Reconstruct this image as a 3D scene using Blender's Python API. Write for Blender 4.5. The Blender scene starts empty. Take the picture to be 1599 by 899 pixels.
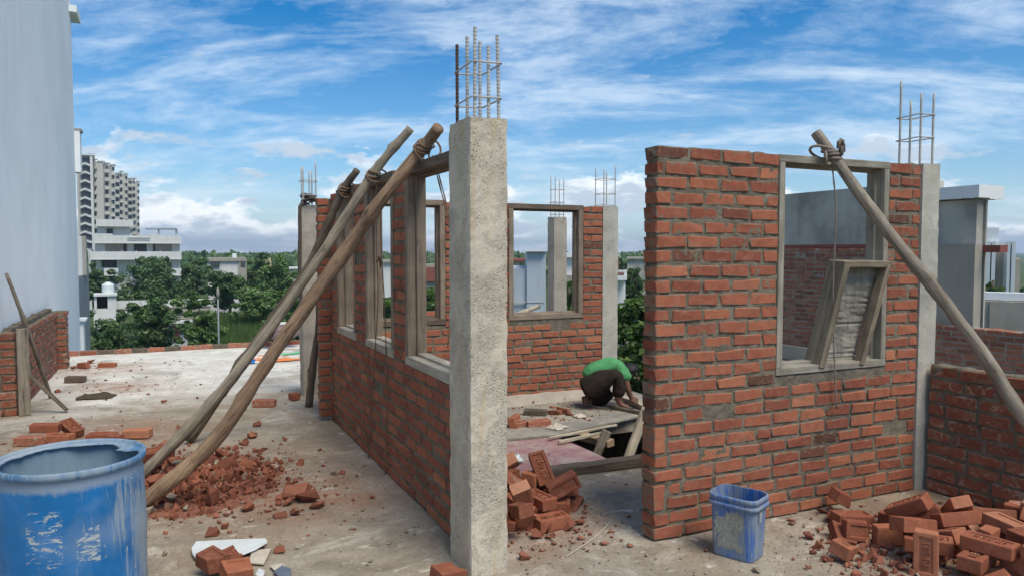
import bpy, bmesh, math, random
import numpy as np
from mathutils import Vector, Matrix, Euler, Quaternion, noise

SC = bpy.context.scene
COL = SC.collection
rad = math.radians

# ------------------------------------------------------------------ camera
FPX, CX, CY = 1153.0, 799.5, 449.5          # focal length and centre in photo pixels
PITCH, YAW, EYE = math.atan(57.5 / FPX), math.atan(543.5 / FPX), 1.62
cam_d = bpy.data.cameras.new('camera')
cam_d.sensor_width = 36.0
cam_d.lens = 36.0 * FPX / 1599.0
cam_d.clip_start = 0.05
cam_d.clip_end = 5000
cam = bpy.data.objects.new('camera', cam_d)
COL.objects.link(cam)
cam.location = (0, 0, EYE)
cam.rotation_euler = (math.pi / 2 - PITCH, 0, -YAW)
SC.camera = cam

# ------------------------------------------------------------------ node helpers
def node(nt, t, ins=None, **kw):
    n = nt.nodes.new(t)
    for k, v in kw.items():
        setattr(n, k, v)
    for k, v in (ins or {}).items():
        s = n.inputs[k]
        if isinstance(v, bpy.types.NodeSocket):
            nt.links.new(v, s)
        else:
            s.default_value = v
    return n

def c4(c):
    return (c[0], c[1], c[2], 1.0) if len(c) == 3 else c

def ramp(nt, fac, stops, interp='LINEAR'):
    n = node(nt, 'ShaderNodeValToRGB', {0: fac})
    cr = n.color_ramp
    cr.interpolation = interp
    while len(cr.elements) < len(stops):
        cr.elements.new(0.5)
    for e, (p, c) in zip(cr.elements, stops):
        e.position = p
        e.color = c4(c) if hasattr(c, '__len__') else (c, c, c, 1)
    return n.outputs[0]

def mix(nt, fac, a, b, blend='MIX'):
    n = nt.nodes.new('ShaderNodeMix')
    n.data_type = 'RGBA'
    n.blend_type = blend
    for idx, v in ((0, fac), (6, a), (7, b)):
        s = n.inputs[idx]
        if isinstance(v, bpy.types.NodeSocket):
            nt.links.new(v, s)
        elif idx == 0:
            s.default_value = v
        else:
            s.default_value = c4(v)
    return n.outputs[2]

def mth(nt, op, a, b=0.0, clamp=False):
    return node(nt, 'ShaderNodeMath', {0: a, 1: b}, operation=op, use_clamp=clamp).outputs[0]

def vmul(nt, v, s):
    return node(nt, 'ShaderNodeVectorMath', {0: v, 1: s}, operation='MULTIPLY').outputs[0]

def vadd(nt, v, s):
    return node(nt, 'ShaderNodeVectorMath', {0: v, 1: s}, operation='ADD').outputs[0]

def nz(nt, vec, scale, detail=4, rough=0.55, dist=0.0):
    return node(nt, 'ShaderNodeTexNoise', {'Vector': vec, 'Scale': scale, 'Detail': detail,
                                           'Roughness': rough, 'Distortion': dist}).outputs[0]

# ------------------------------------------------------------------ world: hazy blue sky with clouds
SUN_EL, SUN_AZ = rad(58), rad(166)          # azimuth clockwise from +Y: the sun stands behind the camera
world = bpy.data.worlds.new('World')
SC.world = world
world.use_nodes = True
wt = world.node_tree
wt.nodes.clear()
SKY_STRENGTH = 0.094
sky = node(wt, 'ShaderNodeTexSky', sky_type='NISHITA', sun_disc=False)
sky.sun_elevation = SUN_EL
sky.sun_rotation = SUN_AZ
sky.altitude = 300
sky.air_density = 1.0
sky.dust_density = 0.6
sky.ozone_density = 3.0
tc = node(wt, 'ShaderNodeTexCoord').outputs['Generated']
sep = node(wt, 'ShaderNodeSeparateXYZ', {0: tc})
zc = mth(wt, 'MAXIMUM', sep.outputs[2], 0.0)
az = mth(wt, 'ARCTAN2', sep.outputs[0], sep.outputs[1])
el = mth(wt, 'ARCSINE', sep.outputs[2])
# high thin cloud, laid out on a plane overhead so that streaks flatten towards the horizon
inv = mth(wt, 'DIVIDE', 1.0, mth(wt, 'ADD', zc, 0.24))
pl = node(wt, 'ShaderNodeCombineXYZ', {0: mth(wt, 'MULTIPLY', sep.outputs[0], inv), 1: mth(wt, 'MULTIPLY', sep.outputs[1], inv), 2: 1.3}).outputs[0]
rot = node(wt, 'ShaderNodeMapping', {'Vector': pl, 'Rotation': (0, 0, YAW + rad(5))}).outputs[0]
ci = nz(wt, vadd(wt, vmul(wt, rot, (0.85, 1.75, 1.0)), (3.1, 0.4, 0)), 1.55, 11, 0.63, 0.4)
ci2 = nz(wt, vmul(wt, rot, (1.5, 2.9, 1.0)), 4.6, 9, 0.70, 0.4)
cim = mth(wt, 'ADD', mth(wt, 'MULTIPLY', ci, 0.78), mth(wt, 'MULTIPLY', ci2, 0.22))
cirrus = ramp(wt, cim, [(0.44, 0.0), (0.51, 0.28), (0.58, 0.68), (0.67, 1.0)])
# low heaped clouds near the horizon, laid out on azimuth and elevation
ae = node(wt, 'ShaderNodeCombineXYZ', {0: mth(wt, 'MULTIPLY', az, 1.0), 1: mth(wt, 'MULTIPLY', el, 2.6), 2: 0.0}).outputs[0]
ae = vadd(wt, ae, (0.35, 0.0, 5.2))
cu = nz(wt, ae, 7.5, 9, 0.58, 0.15)
# lower density with height: heaps stand on the horizon haze
cuh = mth(wt, 'ADD', cu, node(wt, 'ShaderNodeMapRange', {'Value': el, 'From Min': 0.0, 'From Max': 0.20, 'To Min': 0.10, 'To Max': -0.17}).outputs[0])
cumask = ramp(wt, cuh, [(0.485, 0.0), (0.54, 0.85), (0.60, 1.0)])
cud = nz(wt, vadd(wt, ae, (0.0, -0.05, 0.0)), 7.5, 9, 0.58, 0.15)
shade = mth(wt, 'SUBTRACT', cu, cud)          # lit tops, grey undersides
cush = node(wt, 'ShaderNodeMapRange', {'Value': shade, 'From Min': -0.05, 'From Max': 0.07, 'To Min': 1.0, 'To Max': 0.0}).outputs[0]
K = 1.0 / SKY_STRENGTH
def kc(r, g, b):
    return (r * K, g * K, b * K)
cucol = mix(wt, cush, kc(0.44, 0.52, 0.61), kc(0.86, 0.885, 0.91))
skyc = node(wt, 'ShaderNodeHueSaturation', {'Saturation': 1.5, 'Value': 1.0, 'Color': sky.outputs[0]}).outputs[0]
# pale haze towards the horizon
hz = ramp(wt, el, [(0.0, 0.55), (0.09, 0.22), (0.30, 0.0)])
skyc = mix(wt, hz, skyc, kc(0.36, 0.53, 0.73))
cic = mix(wt, mth(wt, 'MULTIPLY', cirrus, 0.78), skyc, kc(0.60, 0.70, 0.80))
final = mix(wt, cumask, cic, cucol)
bg = node(wt, 'ShaderNodeBackground', {'Color': final, 'Strength': SKY_STRENGTH})
wo = node(wt, 'ShaderNodeOutputWorld', {0: bg.outputs[0]})

# ------------------------------------------------------------------ sun behind thin cloud
sd = bpy.data.lights.new('sun', 'SUN')
sd.energy = 2.6
sd.angle = rad(30)
sd.color = (1.0, 0.92, 0.78)
sun = bpy.data.objects.new('sun', sd)
COL.objects.link(sun)
sdir = Vector((math.sin(SUN_AZ) * math.cos(SUN_EL), math.cos(SUN_AZ) * math.cos(SUN_EL), math.sin(SUN_EL)))
sun.rotation_euler = sdir.to_track_quat('Z', 'Y').to_euler()
sun.location = (0, 0, 30)

vs = SC.view_settings
vs.view_transform = 'Standard'
vs.look = 'None'
vs.exposure = 0.5
vs.gamma = 1.0
vs.use_curve_mapping = False
SC.cycles.use_denoising = True
SC.cycles.max_bounces = 5
SC.cycles.use_adaptive_sampling = True
SC.cycles.adaptive_threshold = 0.02
SC.cycles.transparent_max_bounces = 6

# ------------------------------------------------------------------ photo pixel -> place (real planes of the site)
_F = Vector((math.sin(YAW) * math.cos(PITCH), math.cos(YAW) * math.cos(PITCH), -math.sin(PITCH)))
_R = Vector((math.cos(YAW), -math.sin(YAW), 0))
_U = _R.cross(_F)
_C = Vector((0, 0, EYE))
def ray(x, y):
    return _F + _R * ((x - CX) / FPX) - _U * ((y - CY) / FPX)
def onZ(x, y, z=0.0):
    d = ray(x, y); return _C + d * ((z - EYE) / d.z)
def onX(x, y, X):
    d = ray(x, y); return _C + d * (X / d.x)
def onY(x, y, Y):
    d = ray(x, y); return _C + d * (Y / d.y)
def atD(x, y, D):
    return _C + ray(x, y) * D

# ------------------------------------------------------------------ object helpers
def tag(o, label=None, cat=None, group=None, kind=None):
    if label: o['label'] = label
    if cat: o['category'] = cat
    if group: o['group'] = group
    if kind or cat: o['kind'] = kind or 'thing'
    return o

def wmat(o):
    m = o.matrix_basis.copy()
    return wmat(o.parent) @ o.matrix_parent_inverse @ m if o.parent else m

def put(o, parent):
    if parent is not None:
        o.parent = parent
        o.matrix_parent_inverse = wmat(parent).inverted()
    return o

def empty(name, loc, label, cat, group=None):
    o = bpy.data.objects.new(name, None)
    o.empty_display_size = 0.1
    COL.objects.link(o)
    o.location = loc
    return tag(o, label, cat, group)

def obj(name, me, parent=None, mat=None, M=None):
    o = bpy.data.objects.new(name, me)
    COL.objects.link(o)
    if mat is not None and not me.materials:
        me.materials.append(mat)
    if M is not None:
        o.matrix_basis = M
    return put(o, parent)

class MB:
    """collects boxes, tubes and lathes into one mesh"""
    def __init__(s):
        s.v, s.f, s.m = [], [], []
        s.cur = 0
    def add(s, vs_, fs):
        o = len(s.v)
        s.v += [tuple(p) for p in vs_]
        for f in fs:
            s.f.append(tuple(i + o for i in f)); s.m.append(s.cur)
        return s
    def box(s, a, b, M=None):
        (x0, y0, z0), (x1, y1, z1) = a, b
        p = [Vector(q) for q in ((x0, y0, z0), (x1, y0, z0), (x1, y1, z0), (x0, y1, z0), (x0, y0, z1), (x1, y0, z1), (x1, y1, z1), (x0, y1, z1))]
        if M is not None: p = [M @ q for q in p]
        return s.add(p, ((0, 3, 2, 1), (4, 5, 6, 7), (0, 1, 5, 4), (1, 2, 6, 5), (2, 3, 7, 6), (3, 0, 4, 7)))
    def tube(s, path, radii, n=8, caps=True, jit=0.0, seed=0.0):
        path = [Vector(p) for p in path]
        if not hasattr(radii, '__len__'): radii = [radii] * len(path)
        vv, ff = [], []
        ref = None
        for i, p in enumerate(path):
            t = (path[min(i + 1, len(path) - 1)] - path[max(i - 1, 0)]).normalized()
            if ref is None:
                ref = t.orthogonal().normalized()
            ref = (ref - t * ref.dot(t)).normalized()
            bi = t.cross(ref)
            for k in range(n):
                a = 2 * math.pi * k / n
                d = ref * math.cos(a) + bi * math.sin(a)
                r = radii[i]
                if jit:
                    r *= 1 + jit * noise.noise(Vector((p + d * r) * 9) + Vector((seed, 0, 0)))
                vv.append(p + d * r)
        for i in range(len(path) - 1):
            for k in range(n):
                k2 = (k + 1) % n
                ff.append((i * n + k, i * n + k2, (i + 1) * n + k2, (i + 1) * n + k))
        if caps:
            ff.append(tuple(range(n - 1, -1, -1)))
            ff.append(tuple((len(path) - 1) * n + k for k in range(n)))
        return s.add(vv, ff)
    def lathe(s, prof, n=32, c=(0, 0, 0), caps=False):
        vv, ff = [], []
        for r, z in prof:
            for k in range(n):
                a = 2 * math.pi * k / n
                vv.append((c[0] + r * math.cos(a), c[1] + r * math.sin(a), c[2] + z))
        for i in range(len(prof) - 1):
            for k in range(n):
                k2 = (k + 1) % n
                ff.append((i * n + k, i * n + k2, (i + 1) * n + k2, (i + 1) * n + k))
        if caps:
            ff.append(tuple(range(n - 1, -1, -1)))
            ff.append(tuple((len(prof) - 1) * n + k for k in range(n)))
        return s.add(vv, ff)
    def mesh(s, name, mats, smooth=False):
        me = bpy.data.meshes.new(name)
        me.from_pydata(s.v, [], s.f)
        for m in (mats if isinstance(mats, (list, tuple)) else [mats]):
            me.materials.append(m)
        me.polygons.foreach_set('material_index', s.m)
        if smooth:
            me.polygons.foreach_set('use_smooth', [True] * len(s.f))
        me.update()
        return me
    def build(s, name, mats, parent=None, smooth=False, M=None):
        return obj(name, s.mesh(name, mats, smooth), parent, None, M)

def bevel_mesh(me, w, seg=1, ang=None):
    bm = bmesh.new(); bm.from_mesh(me)
    es = [e for e in bm.edges if e.is_manifold and (ang is None or e.calc_face_angle(0) > ang)]
    bmesh.ops.bevel(bm, geom=es, offset=w, segments=seg, affect='EDGES', profile=0.6)
    bm.to_mesh(me); bm.free()
    return me

def align(p0, p1, roll=0.0):
    """matrix whose Z axis runs from p0 to p1, origin at p0"""
    p0, p1 = Vector(p0), Vector(p1)
    q = (p1 - p0).to_track_quat('Z', 'Y')
    return Matrix.Translation(p0) @ q.to_matrix().to_4x4() @ Matrix.Rotation(roll, 4, 'Z')

def np_mesh(name, verts, loops, sizes, mat):
    """verts (n,3), flat loop index array, face sizes"""
    me = bpy.data.meshes.new(name)
    me.vertices.add(len(verts)); me.vertices.foreach_set('co', np.asarray(verts, np.float32).ravel())
    me.loops.add(len(loops)); me.loops.foreach_set('vertex_index', np.asarray(loops, np.int32))
    st = np.concatenate([[0], np.cumsum(sizes)[:-1]]).astype(np.int32)
    me.polygons.add(len(sizes)); me.polygons.foreach_set('loop_start', st)
    me.update(calc_edges=True); me.validate()
    me.materials.append(mat)
    return me

# ------------------------------------------------------------------ materials
def newmat(name, rough=0.9, spec=0.25):
    m = bpy.data.materials.new(name)
    m.use_nodes = True
    nt = m.node_tree
    b = nt.nodes['Principled BSDF']
    b.inputs['Roughness'].default_value = rough
    b.inputs['Specular IOR Level'].default_value = spec
    return m, nt, b

def lk(nt, a, b):
    nt.links.new(a, b)

def bump(nt, b, h, strength=0.5, dist=0.01):
    n = node(nt, 'ShaderNodeBump', {'Height': h, 'Strength': strength, 'Distance': dist})
    lk(nt, n.outputs[0], b.inputs['Normal'])

def ocoord(nt):
    return node(nt, 'ShaderNodeTexCoord').outputs['Object']

def rnd_of(nt):
    r = mth(nt, 'ADD', node(nt, 'ShaderNodeObjectInfo').outputs['Random'],
            node(nt, 'ShaderNodeNewGeometry').outputs['Random Per Island'])
    return mth(nt, 'FRACT', r)

def brick_mat(name, stops, smear=0.5, dust=(0.30, 0.26, 0.22), pale=0.0, edge=0.0):
    m, nt, b = newmat(name, 0.93, 0.15)
    r = rnd_of(nt)
    off = node(nt, 'ShaderNodeCombineXYZ', {0: mth(nt, 'MULTIPLY', r, 37.0), 1: mth(nt, 'MULTIPLY', r, 91.0), 2: mth(nt, 'MULTIPLY', r, 13.0)}).outputs[0]
    p = vadd(nt, ocoord(nt), off)
    base = ramp(nt, r, stops)
    n1 = nz(nt, p, 16, 5, 0.6)
    base = mix(nt, 1.0, base, ramp(nt, n1, [(0.25, (0.78, 0.77, 0.77)), (0.5, (1, 1, 1)), (0.78, (1.18, 1.17, 1.15))]), 'MULTIPLY')
    n2 = nz(nt, vadd(nt, p, (5, 2, 9)), 26, 6, 0.68, 0.6)
    base = mix(nt, mth(nt, 'MULTIPLY', ramp(nt, n2, [(0.52, 0.0), (0.66, 1.0)]), smear), base, dust)
    if edge:                                    # mortar smeared over the arrises
        sx_ = node(nt, 'ShaderNodeSeparateXYZ', {0: node(nt, 'ShaderNodeVectorMath', {0: ocoord(nt)}, operation='ABSOLUTE').outputs[0]})
        ed = mth(nt, 'MAXIMUM', mth(nt, 'MULTIPLY', sx_.outputs[2], 1 / 0.035), mth(nt, 'SUBTRACT', mth(nt, 'MULTIPLY', sx_.outputs[0], 1 / 0.03), 2.75))
        n5 = nz(nt, vadd(nt, p, (8, 2, 6)), 22, 6, 0.65, 0.4)
        mk = mth(nt, 'ADD', mth(nt, 'MULTIPLY', ed, 0.34), n5)
        base = mix(nt, mth(nt, 'MULTIPLY', ramp(nt, mk, [(0.775, 0.0), (0.87, 1.0)]), edge), base, (0.205, 0.172, 0.138))
    if pale:
        n4 = nz(nt, vadd(nt, p, (1, 7, 3)), 12, 6, 0.7, 1.2)
        base = mix(nt, mth(nt, 'MULTIPLY', ramp(nt, n4, [(0.56, 0.0), (0.62, 1.0), (0.70, 0.0)]), pale), base, (0.50, 0.44, 0.38))
    lk(nt, base, b.inputs['Base Color'])
    n3 = nz(nt, p, 75, 6, 0.7)
    bump(nt, b, mth(nt, 'ADD', n3, mth(nt, 'MULTIPLY', n1, 1.2)), 0.55, 0.006)
    return m

WALL_STOPS = [(0.0, (0.10, 0.052, 0.042)), (0.025, (0.16, 0.066, 0.05)), (0.05, (0.245, 0.08, 0.056)), (0.35, (0.29, 0.096, 0.064)),
              (0.62, (0.335, 0.113, 0.073)), (0.90, (0.36, 0.128, 0.08)), (0.97, (0.41, 0.16, 0.095)), (1.0, (0.33, 0.12, 0.08))]
M_BRICK = brick_mat('fired_brick', WALL_STOPS, 0.35, dust=(0.33, 0.215, 0.15), edge=0.85)
M_BRICK_DK = brick_mat('shade_darkened_limed_brick', [(0.0, (0.155, 0.058, 0.042)), (0.4, (0.24, 0.082, 0.055)), (1.0, (0.30, 0.105, 0.068))], 0.5, pale=0.6, edge=0.8)  # darker brick copy carrying the parapets' shade in its colour, plus pale lime
M_BRICK_OLD = brick_mat('old_brick', [(0.0, (0.17, 0.075, 0.055)), (0.3, (0.27, 0.10, 0.068)), (0.8, (0.34, 0.13, 0.085)), (1.0, (0.34, 0.19, 0.14))], 0.7, dust=(0.33, 0.30, 0.27))
M_BRICK_NEW = brick_mat('clean_brick', [(0.0, (0.19, 0.07, 0.048)), (0.2, (0.26, 0.09, 0.058)), (0.6, (0.32, 0.118, 0.073)), (0.9, (0.40, 0.165, 0.105)), (1.0, (0.44, 0.24, 0.17))], 0.35, dust=(0.38, 0.205, 0.14))
M_BRICK_DUSTY = brick_mat('cement_dusted_brick', [(0.0, (0.33, 0.15, 0.11)), (1.0, (0.36, 0.13, 0.09))], 0.95, dust=(0.42, 0.38, 0.33))
M_BRICK_GREY = brick_mat('mud_coated_brick', [(0.0, (0.10, 0.085, 0.075)), (1.0, (0.14, 0.11, 0.09))], 0.6, dust=(0.24, 0.21, 0.18))
M_CRUMB = brick_mat('brick_crumb', [(0.0, (0.19, 0.07, 0.05)), (0.6, (0.27, 0.098, 0.066)), (0.93, (0.33, 0.14, 0.095)), (0.95, (0.28, 0.25, 0.21)), (1.0, (0.32, 0.27, 0.23))], 0.25)
M_GRIT = brick_mat('grit', [(0.0, (0.22, 0.19, 0.155)), (0.6, (0.32, 0.28, 0.225)), (1.0, (0.47, 0.43, 0.37))], 0.2)

def mortar_mat(name, c0, c1, c2):
    m, nt, b = newmat(name, 0.97, 0.1)
    p = ocoord(nt)
    n1 = nz(nt, p, 7, 6, 0.65)
    n2 = nz(nt, p, 60, 5, 0.7)
    base = ramp(nt, n1, [(0.3, c0), (0.5, c1), (0.72, c2)])
    base = mix(nt, 1.0, base, ramp(nt, n2, [(0.3, (0.72, 0.72, 0.72)), (0.7, (1.22, 1.22, 1.22))]), 'MULTIPLY')
    lk(nt, base, b.inputs['Base Color'])
    bump(nt, b, mth(nt, 'ADD', nz(nt, p, 38, 6, 0.7), mth(nt, 'MULTIPLY', n2, 0.5)), 0.8, 0.012)
    return m
M_MORTAR = mortar_mat('cement_mortar', (0.125, 0.11, 0.092), (0.18, 0.16, 0.133), (0.25, 0.225, 0.19))
M_MORTAR_PALE = mortar_mat('old_mortar', (0.24, 0.22, 0.20), (0.31, 0.285, 0.26), (0.40, 0.37, 0.34))

def concrete_mat(name, tone=(0.40, 0.37, 0.32), stain=0.5, pits=1.0):
    m, nt, b = newmat(name, 0.92, 0.2)
    p = ocoord(nt)
    t = Vector(tone)
    n1 = nz(nt, p, 3.2, 7, 0.65)
    base = ramp(nt, n1, [(0.25, t * 0.72), (0.5, t), (0.75, t * 1.16)])
    fine = nz(nt, p, 85, 4, 0.7)
    base = mix(nt, 1.0, base, ramp(nt, fine, [(0.3, (0.86, 0.86, 0.86)), (0.7, (1.12, 1.12, 1.12))]), 'MULTIPLY')
    sv = vmul(nt, p, (7, 7, 1.1))
    st = nz(nt, sv, 1.3, 5, 0.6, 0.8)
    base = mix(nt, mth(nt, 'MULTIPLY', ramp(nt, st, [(0.52, 0.0), (0.72, 1.0)]), stain), base, (t.x * 0.98, t.y * 0.80, t.z * 0.55))
    # blow holes and honeycombing, gathered in patches
    vor = node(nt, 'ShaderNodeTexVoronoi', {'Vector': vadd(nt, p, vmul(nt, node(nt, 'ShaderNodeTexNoise', {'Vector': p, 'Scale': 25.0}).outputs[1], (0.03, 0.03, 0.03))), 'Scale': 62.0, 'Randomness': 1.0}).outputs[0]
    patch = ramp(nt, nz(nt, p, 5.5, 4, 0.7, 0.5), [(0.44, 0.0), (0.60, 1.0)])
    hole = mth(nt, 'MULTIPLY', ramp(nt, vor, [(0.16, 1.0), (0.34, 0.0)]), patch)
    cr = nz(nt, vmul(nt, p, (1, 1, 1.6)), 30, 5, 0.75, 2.2)
    crack = mth(nt, 'MULTIPLY', ramp(nt, cr, [(0.455, 0.0), (0.485, 1.0), (0.515, 0.0)]), mth(nt, 'MULTIPLY', patch, 0.55))
    dark = mth(nt, 'MULTIPLY', mth(nt, 'MAXIMUM', hole, crack), 0.6 * pits)
    base = mix(nt, dark, base, t * 0.42)
    lk(nt, base, b.inputs['Base Color'])
    hgt = mth(nt, 'SUBTRACT', mth(nt, 'ADD', mth(nt, 'MULTIPLY', nz(nt, p, 22, 6, 0.65), 0.8), mth(nt, 'MULTIPLY', fine, 0.3)), mth(nt, 'MULTIPLY', mth(nt, 'MAXIMUM', hole, crack), 1.6 * pits))
    bump(nt, b, hgt, 0.55, 0.01)
    return m
M_CONC = concrete_mat('column_concrete', (0.565, 0.51, 0.42), 0.55, 1.35)
M_CONC_CLEAN = concrete_mat('smooth_column_concrete', (0.47, 0.45, 0.395), 0.25, 0.45)
M_CONC_WARM = concrete_mat('warm_concrete', (0.40, 0.365, 0.32), 0.3, 0.4)

def plaster_mat(name, tone, streak=0.25, blot=0.3, sc=1.0, rough=0.85):
    m, nt, b = newmat(name, rough, 0.2)
    p = ocoord(nt)
    t = Vector(tone)
    n1 = nz(nt, p, 0.9 * sc, 6, 0.6)
    base = ramp(nt, n1, [(0.3, t * (1 - blot * 0.6)), (0.55, t), (0.8, t * (1 + blot * 0.25))])
    st = nz(nt, vmul(nt, p, (9 * sc, 9 * sc, 0.35 * sc)), 1.0, 4, 0.6)
    base = mix(nt, mth(nt, 'MULTIPLY', ramp(nt, st, [(0.50, 0.0), (0.75, 1.0)]), streak), base, t * 0.55)
    lk(nt, base, b.inputs['Base Color'])
    bump(nt, b, nz(nt, p, 30 * sc, 5, 0.6), 0.25, 0.01)
    return m
M_WHITE_WALL = plaster_mat('painted_white_plaster', (0.85, 0.875, 0.87), 0.12, 0.16)
M_WHITE_BLD = plaster_mat('weathered_white_paint', (0.66, 0.66, 0.63), 0.35, 0.15, 0.35)
M_WHITE_CLEAN = plaster_mat('clean_white_paint', (0.74, 0.75, 0.74), 0.1, 0.08, 0.4)
M_CREAM = plaster_mat('cream_paint', (0.52, 0.51, 0.455), 0.15, 0.12, 0.1)
M_GREYPL = plaster_mat('raw_cement_plaster', (0.43, 0.42, 0.385), 0.5, 0.85, 1.2)
M_GREYPL_LT = plaster_mat('pale_cement_plaster', (0.36, 0.335, 0.29), 0.25, 0.35, 1.0)
M_GREYBLOCK = plaster_mat('grey_rendered_block', (0.27, 0.29, 0.30), 0.4, 0.35, 0.9)
M_YELLOW = plaster_mat('yellow_paint', (0.55, 0.45, 0.26), 0.1, 0.1, 0.3)
M_PALEBLUE = plaster_mat('pale_blue_render', (0.45, 0.50, 0.55), 0.30, 0.12, 1.0)
M_RED_TRIM = plaster_mat('dull_red_trim', (0.26, 0.09, 0.07), 0.2, 0.2, 1.0)

def plain(name, col, rough=0.7, spec=0.3, metal=0.0):
    m, nt, b = newmat(name, rough, spec)
    b.inputs['Metallic'].default_value = metal
    n = nz(nt, ocoord(nt), 14, 4, 0.6)
    c = Vector(col)
    lk(nt, ramp(nt, n, [(0.3, c * 0.82), (0.7, c * 1.12)]), b.inputs['Base Color'])
    return m
M_DARKOPEN = plain('dark_interior', (0.06, 0.066, 0.072), 0.6)
M_GLASS_DK = plain('dark_window_glass', (0.05, 0.06, 0.07), 0.15, 0.5)
M_RUST = plain('rusty_steel', (0.10, 0.065, 0.05), 0.85, 0.2)
M_STEEL = plain('cement_coated_steel', (0.44, 0.43, 0.40), 0.75, 0.3)
M_STEEL_DK = plain('dark_steel', (0.13, 0.115, 0.105), 0.7, 0.3)
M_TANK = plain('white_plastic', (0.68, 0.74, 0.72), 0.45, 0.4)
M_POLE_GREY = plain('grey_metal_pole', (0.26, 0.28, 0.29), 0.5, 0.4)
M_HOSE = plain('brown_hose', (0.085, 0.065, 0.055), 0.6, 0.3)

def wood_mat(name, c0, c1, c2, grain=1.0, knots=0.6, streak=(34, 34, 1.6)):
    m, nt, b = newmat(name, 0.85, 0.2)
    r = rnd_of(nt)
    off = node(nt, 'ShaderNodeCombineXYZ', {0: mth(nt, 'MULTIPLY', r, 17.0), 1: mth(nt, 'MULTIPLY', r, 5.0), 2: mth(nt, 'MULTIPLY', r, 43.0)}).outputs[0]
    p = vadd(nt, ocoord(nt), off)
    g = nz(nt, vmul(nt, p, streak), 1.6, 6, 0.65, 0.6)
    base = ramp(nt, g, [(0.28, c0), (0.5, c1), (0.75, c2)])
    bl = nz(nt, p, 4.5, 4, 0.6)
    base = mix(nt, 1.0, base, ramp(nt, bl, [(0.3, (0.70, 0.69, 0.68)), (0.7, (1.18, 1.17, 1.15))]), 'MULTIPLY')
    vor = node(nt, 'ShaderNodeTexVoronoi', {'Vector': vmul(nt, p, (1, 1, 0.45)), 'Scale': 9.0}).outputs[0]
    kn = mth(nt, 'MULTIPLY', ramp(nt, vor, [(0.05, 1.0), (0.12, 0.0)]), knots)
    base = mix(nt, kn, base, Vector(c0) * 0.4)
    ck = nz(nt, vmul(nt, p, (60, 60, 2.2)), 1.0, 5, 0.7, 0.3)
    crk = ramp(nt, ck, [(0.33, 1.0), (0.38, 0.0)])
    base = mix(nt, mth(nt, 'MULTIPLY', crk, 0.7), base, Vector(c0) * 0.35)
    lk(nt, base, b.inputs['Base Color'])
    bump(nt, b, mth(nt, 'SUBTRACT', g, mth(nt, 'MULTIPLY', crk, 0.8)), 0.6 * grain, 0.008)
    return m
M_WOOD_GREY = wood_mat('weathered_grey_wood', (0.145, 0.12, 0.095), (0.27, 0.235, 0.19), (0.40, 0.36, 0.30), 1.5)
M_WOOD_BROWN = wood_mat('brown_eucalyptus_pole', (0.15, 0.10, 0.072), (0.285, 0.195, 0.142), (0.39, 0.29, 0.22), 1.5, knots=0.85)
M_WOOD_DARK = wood_mat('dark_old_pole', (0.07, 0.058, 0.048), (0.135, 0.11, 0.092), (0.21, 0.175, 0.145))
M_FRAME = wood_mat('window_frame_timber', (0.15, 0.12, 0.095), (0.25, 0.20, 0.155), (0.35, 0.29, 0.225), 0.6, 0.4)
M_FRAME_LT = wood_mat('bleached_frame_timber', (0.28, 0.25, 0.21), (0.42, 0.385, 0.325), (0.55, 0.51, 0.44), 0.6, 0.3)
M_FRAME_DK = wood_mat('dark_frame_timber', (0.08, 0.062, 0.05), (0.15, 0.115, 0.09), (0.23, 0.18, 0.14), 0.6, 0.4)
M_FRAME_GR = wood_mat('dusty_frame_timber', (0.18, 0.165, 0.14), (0.29, 0.27, 0.225), (0.39, 0.365, 0.31), 0.6, 0.4)
M_SHUT = wood_mat('cement_crusted_board', (0.13, 0.105, 0.075), (0.225, 0.19, 0.14), (0.33, 0.29, 0.225), 1.2, 0.5)
M_PALEBOARD = wood_mat('peeling_grey_plywood', (0.17, 0.16, 0.14), (0.28, 0.265, 0.235), (0.37, 0.355, 0.32), 1.8, 0.0, (22, 22, 2.2))
M_BEAM = wood_mat('fresh_cut_timber', (0.25, 0.17, 0.10), (0.38, 0.27, 0.165), (0.48, 0.37, 0.24), 0.5, 0.4)
M_LATH = wood_mat('pale_lath', (0.30, 0.25, 0.18), (0.45, 0.39, 0.29), (0.55, 0.49, 0.38), 0.5, 0.2)

def ply_mat(name, tone, dust):
    m, nt, b = newmat(name, 0.85, 0.2)
    p = ocoord(nt)
    t = Vector(tone)
    g = nz(nt, vmul(nt, p, (2, 9, 9)), 2.4, 5, 0.6, 0.4)
    base = ramp(nt, g, [(0.3, t * 0.72), (0.7, t * 1.2)])
    d = nz(nt, p, 4.0, 7, 0.68, 0.6)
    base = mix(nt, ramp(nt, d, [(0.44, 0.0), (0.62, 0.85)]), base, dust)
    d2 = nz(nt, vadd(nt, p, (4, 4, 4)), 19, 6, 0.7, 0.6)
    base = mix(nt, ramp(nt, d2, [(0.58, 0.0), (0.68, 0.8)]), base, Vector(dust) * 0.62)
    lk(nt, base, b.inputs['Base Color'])
    bump(nt, b, d2, 0.4, 0.006)
    return m
M_PLY_PINK = ply_mat('pink_shuttering_plywood', (0.34, 0.185, 0.185), (0.40, 0.345, 0.285))
M_PLY_GREY = ply_mat('grey_shuttering_plywood', (0.24, 0.225, 0.215), (0.37, 0.34, 0.295))

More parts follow.
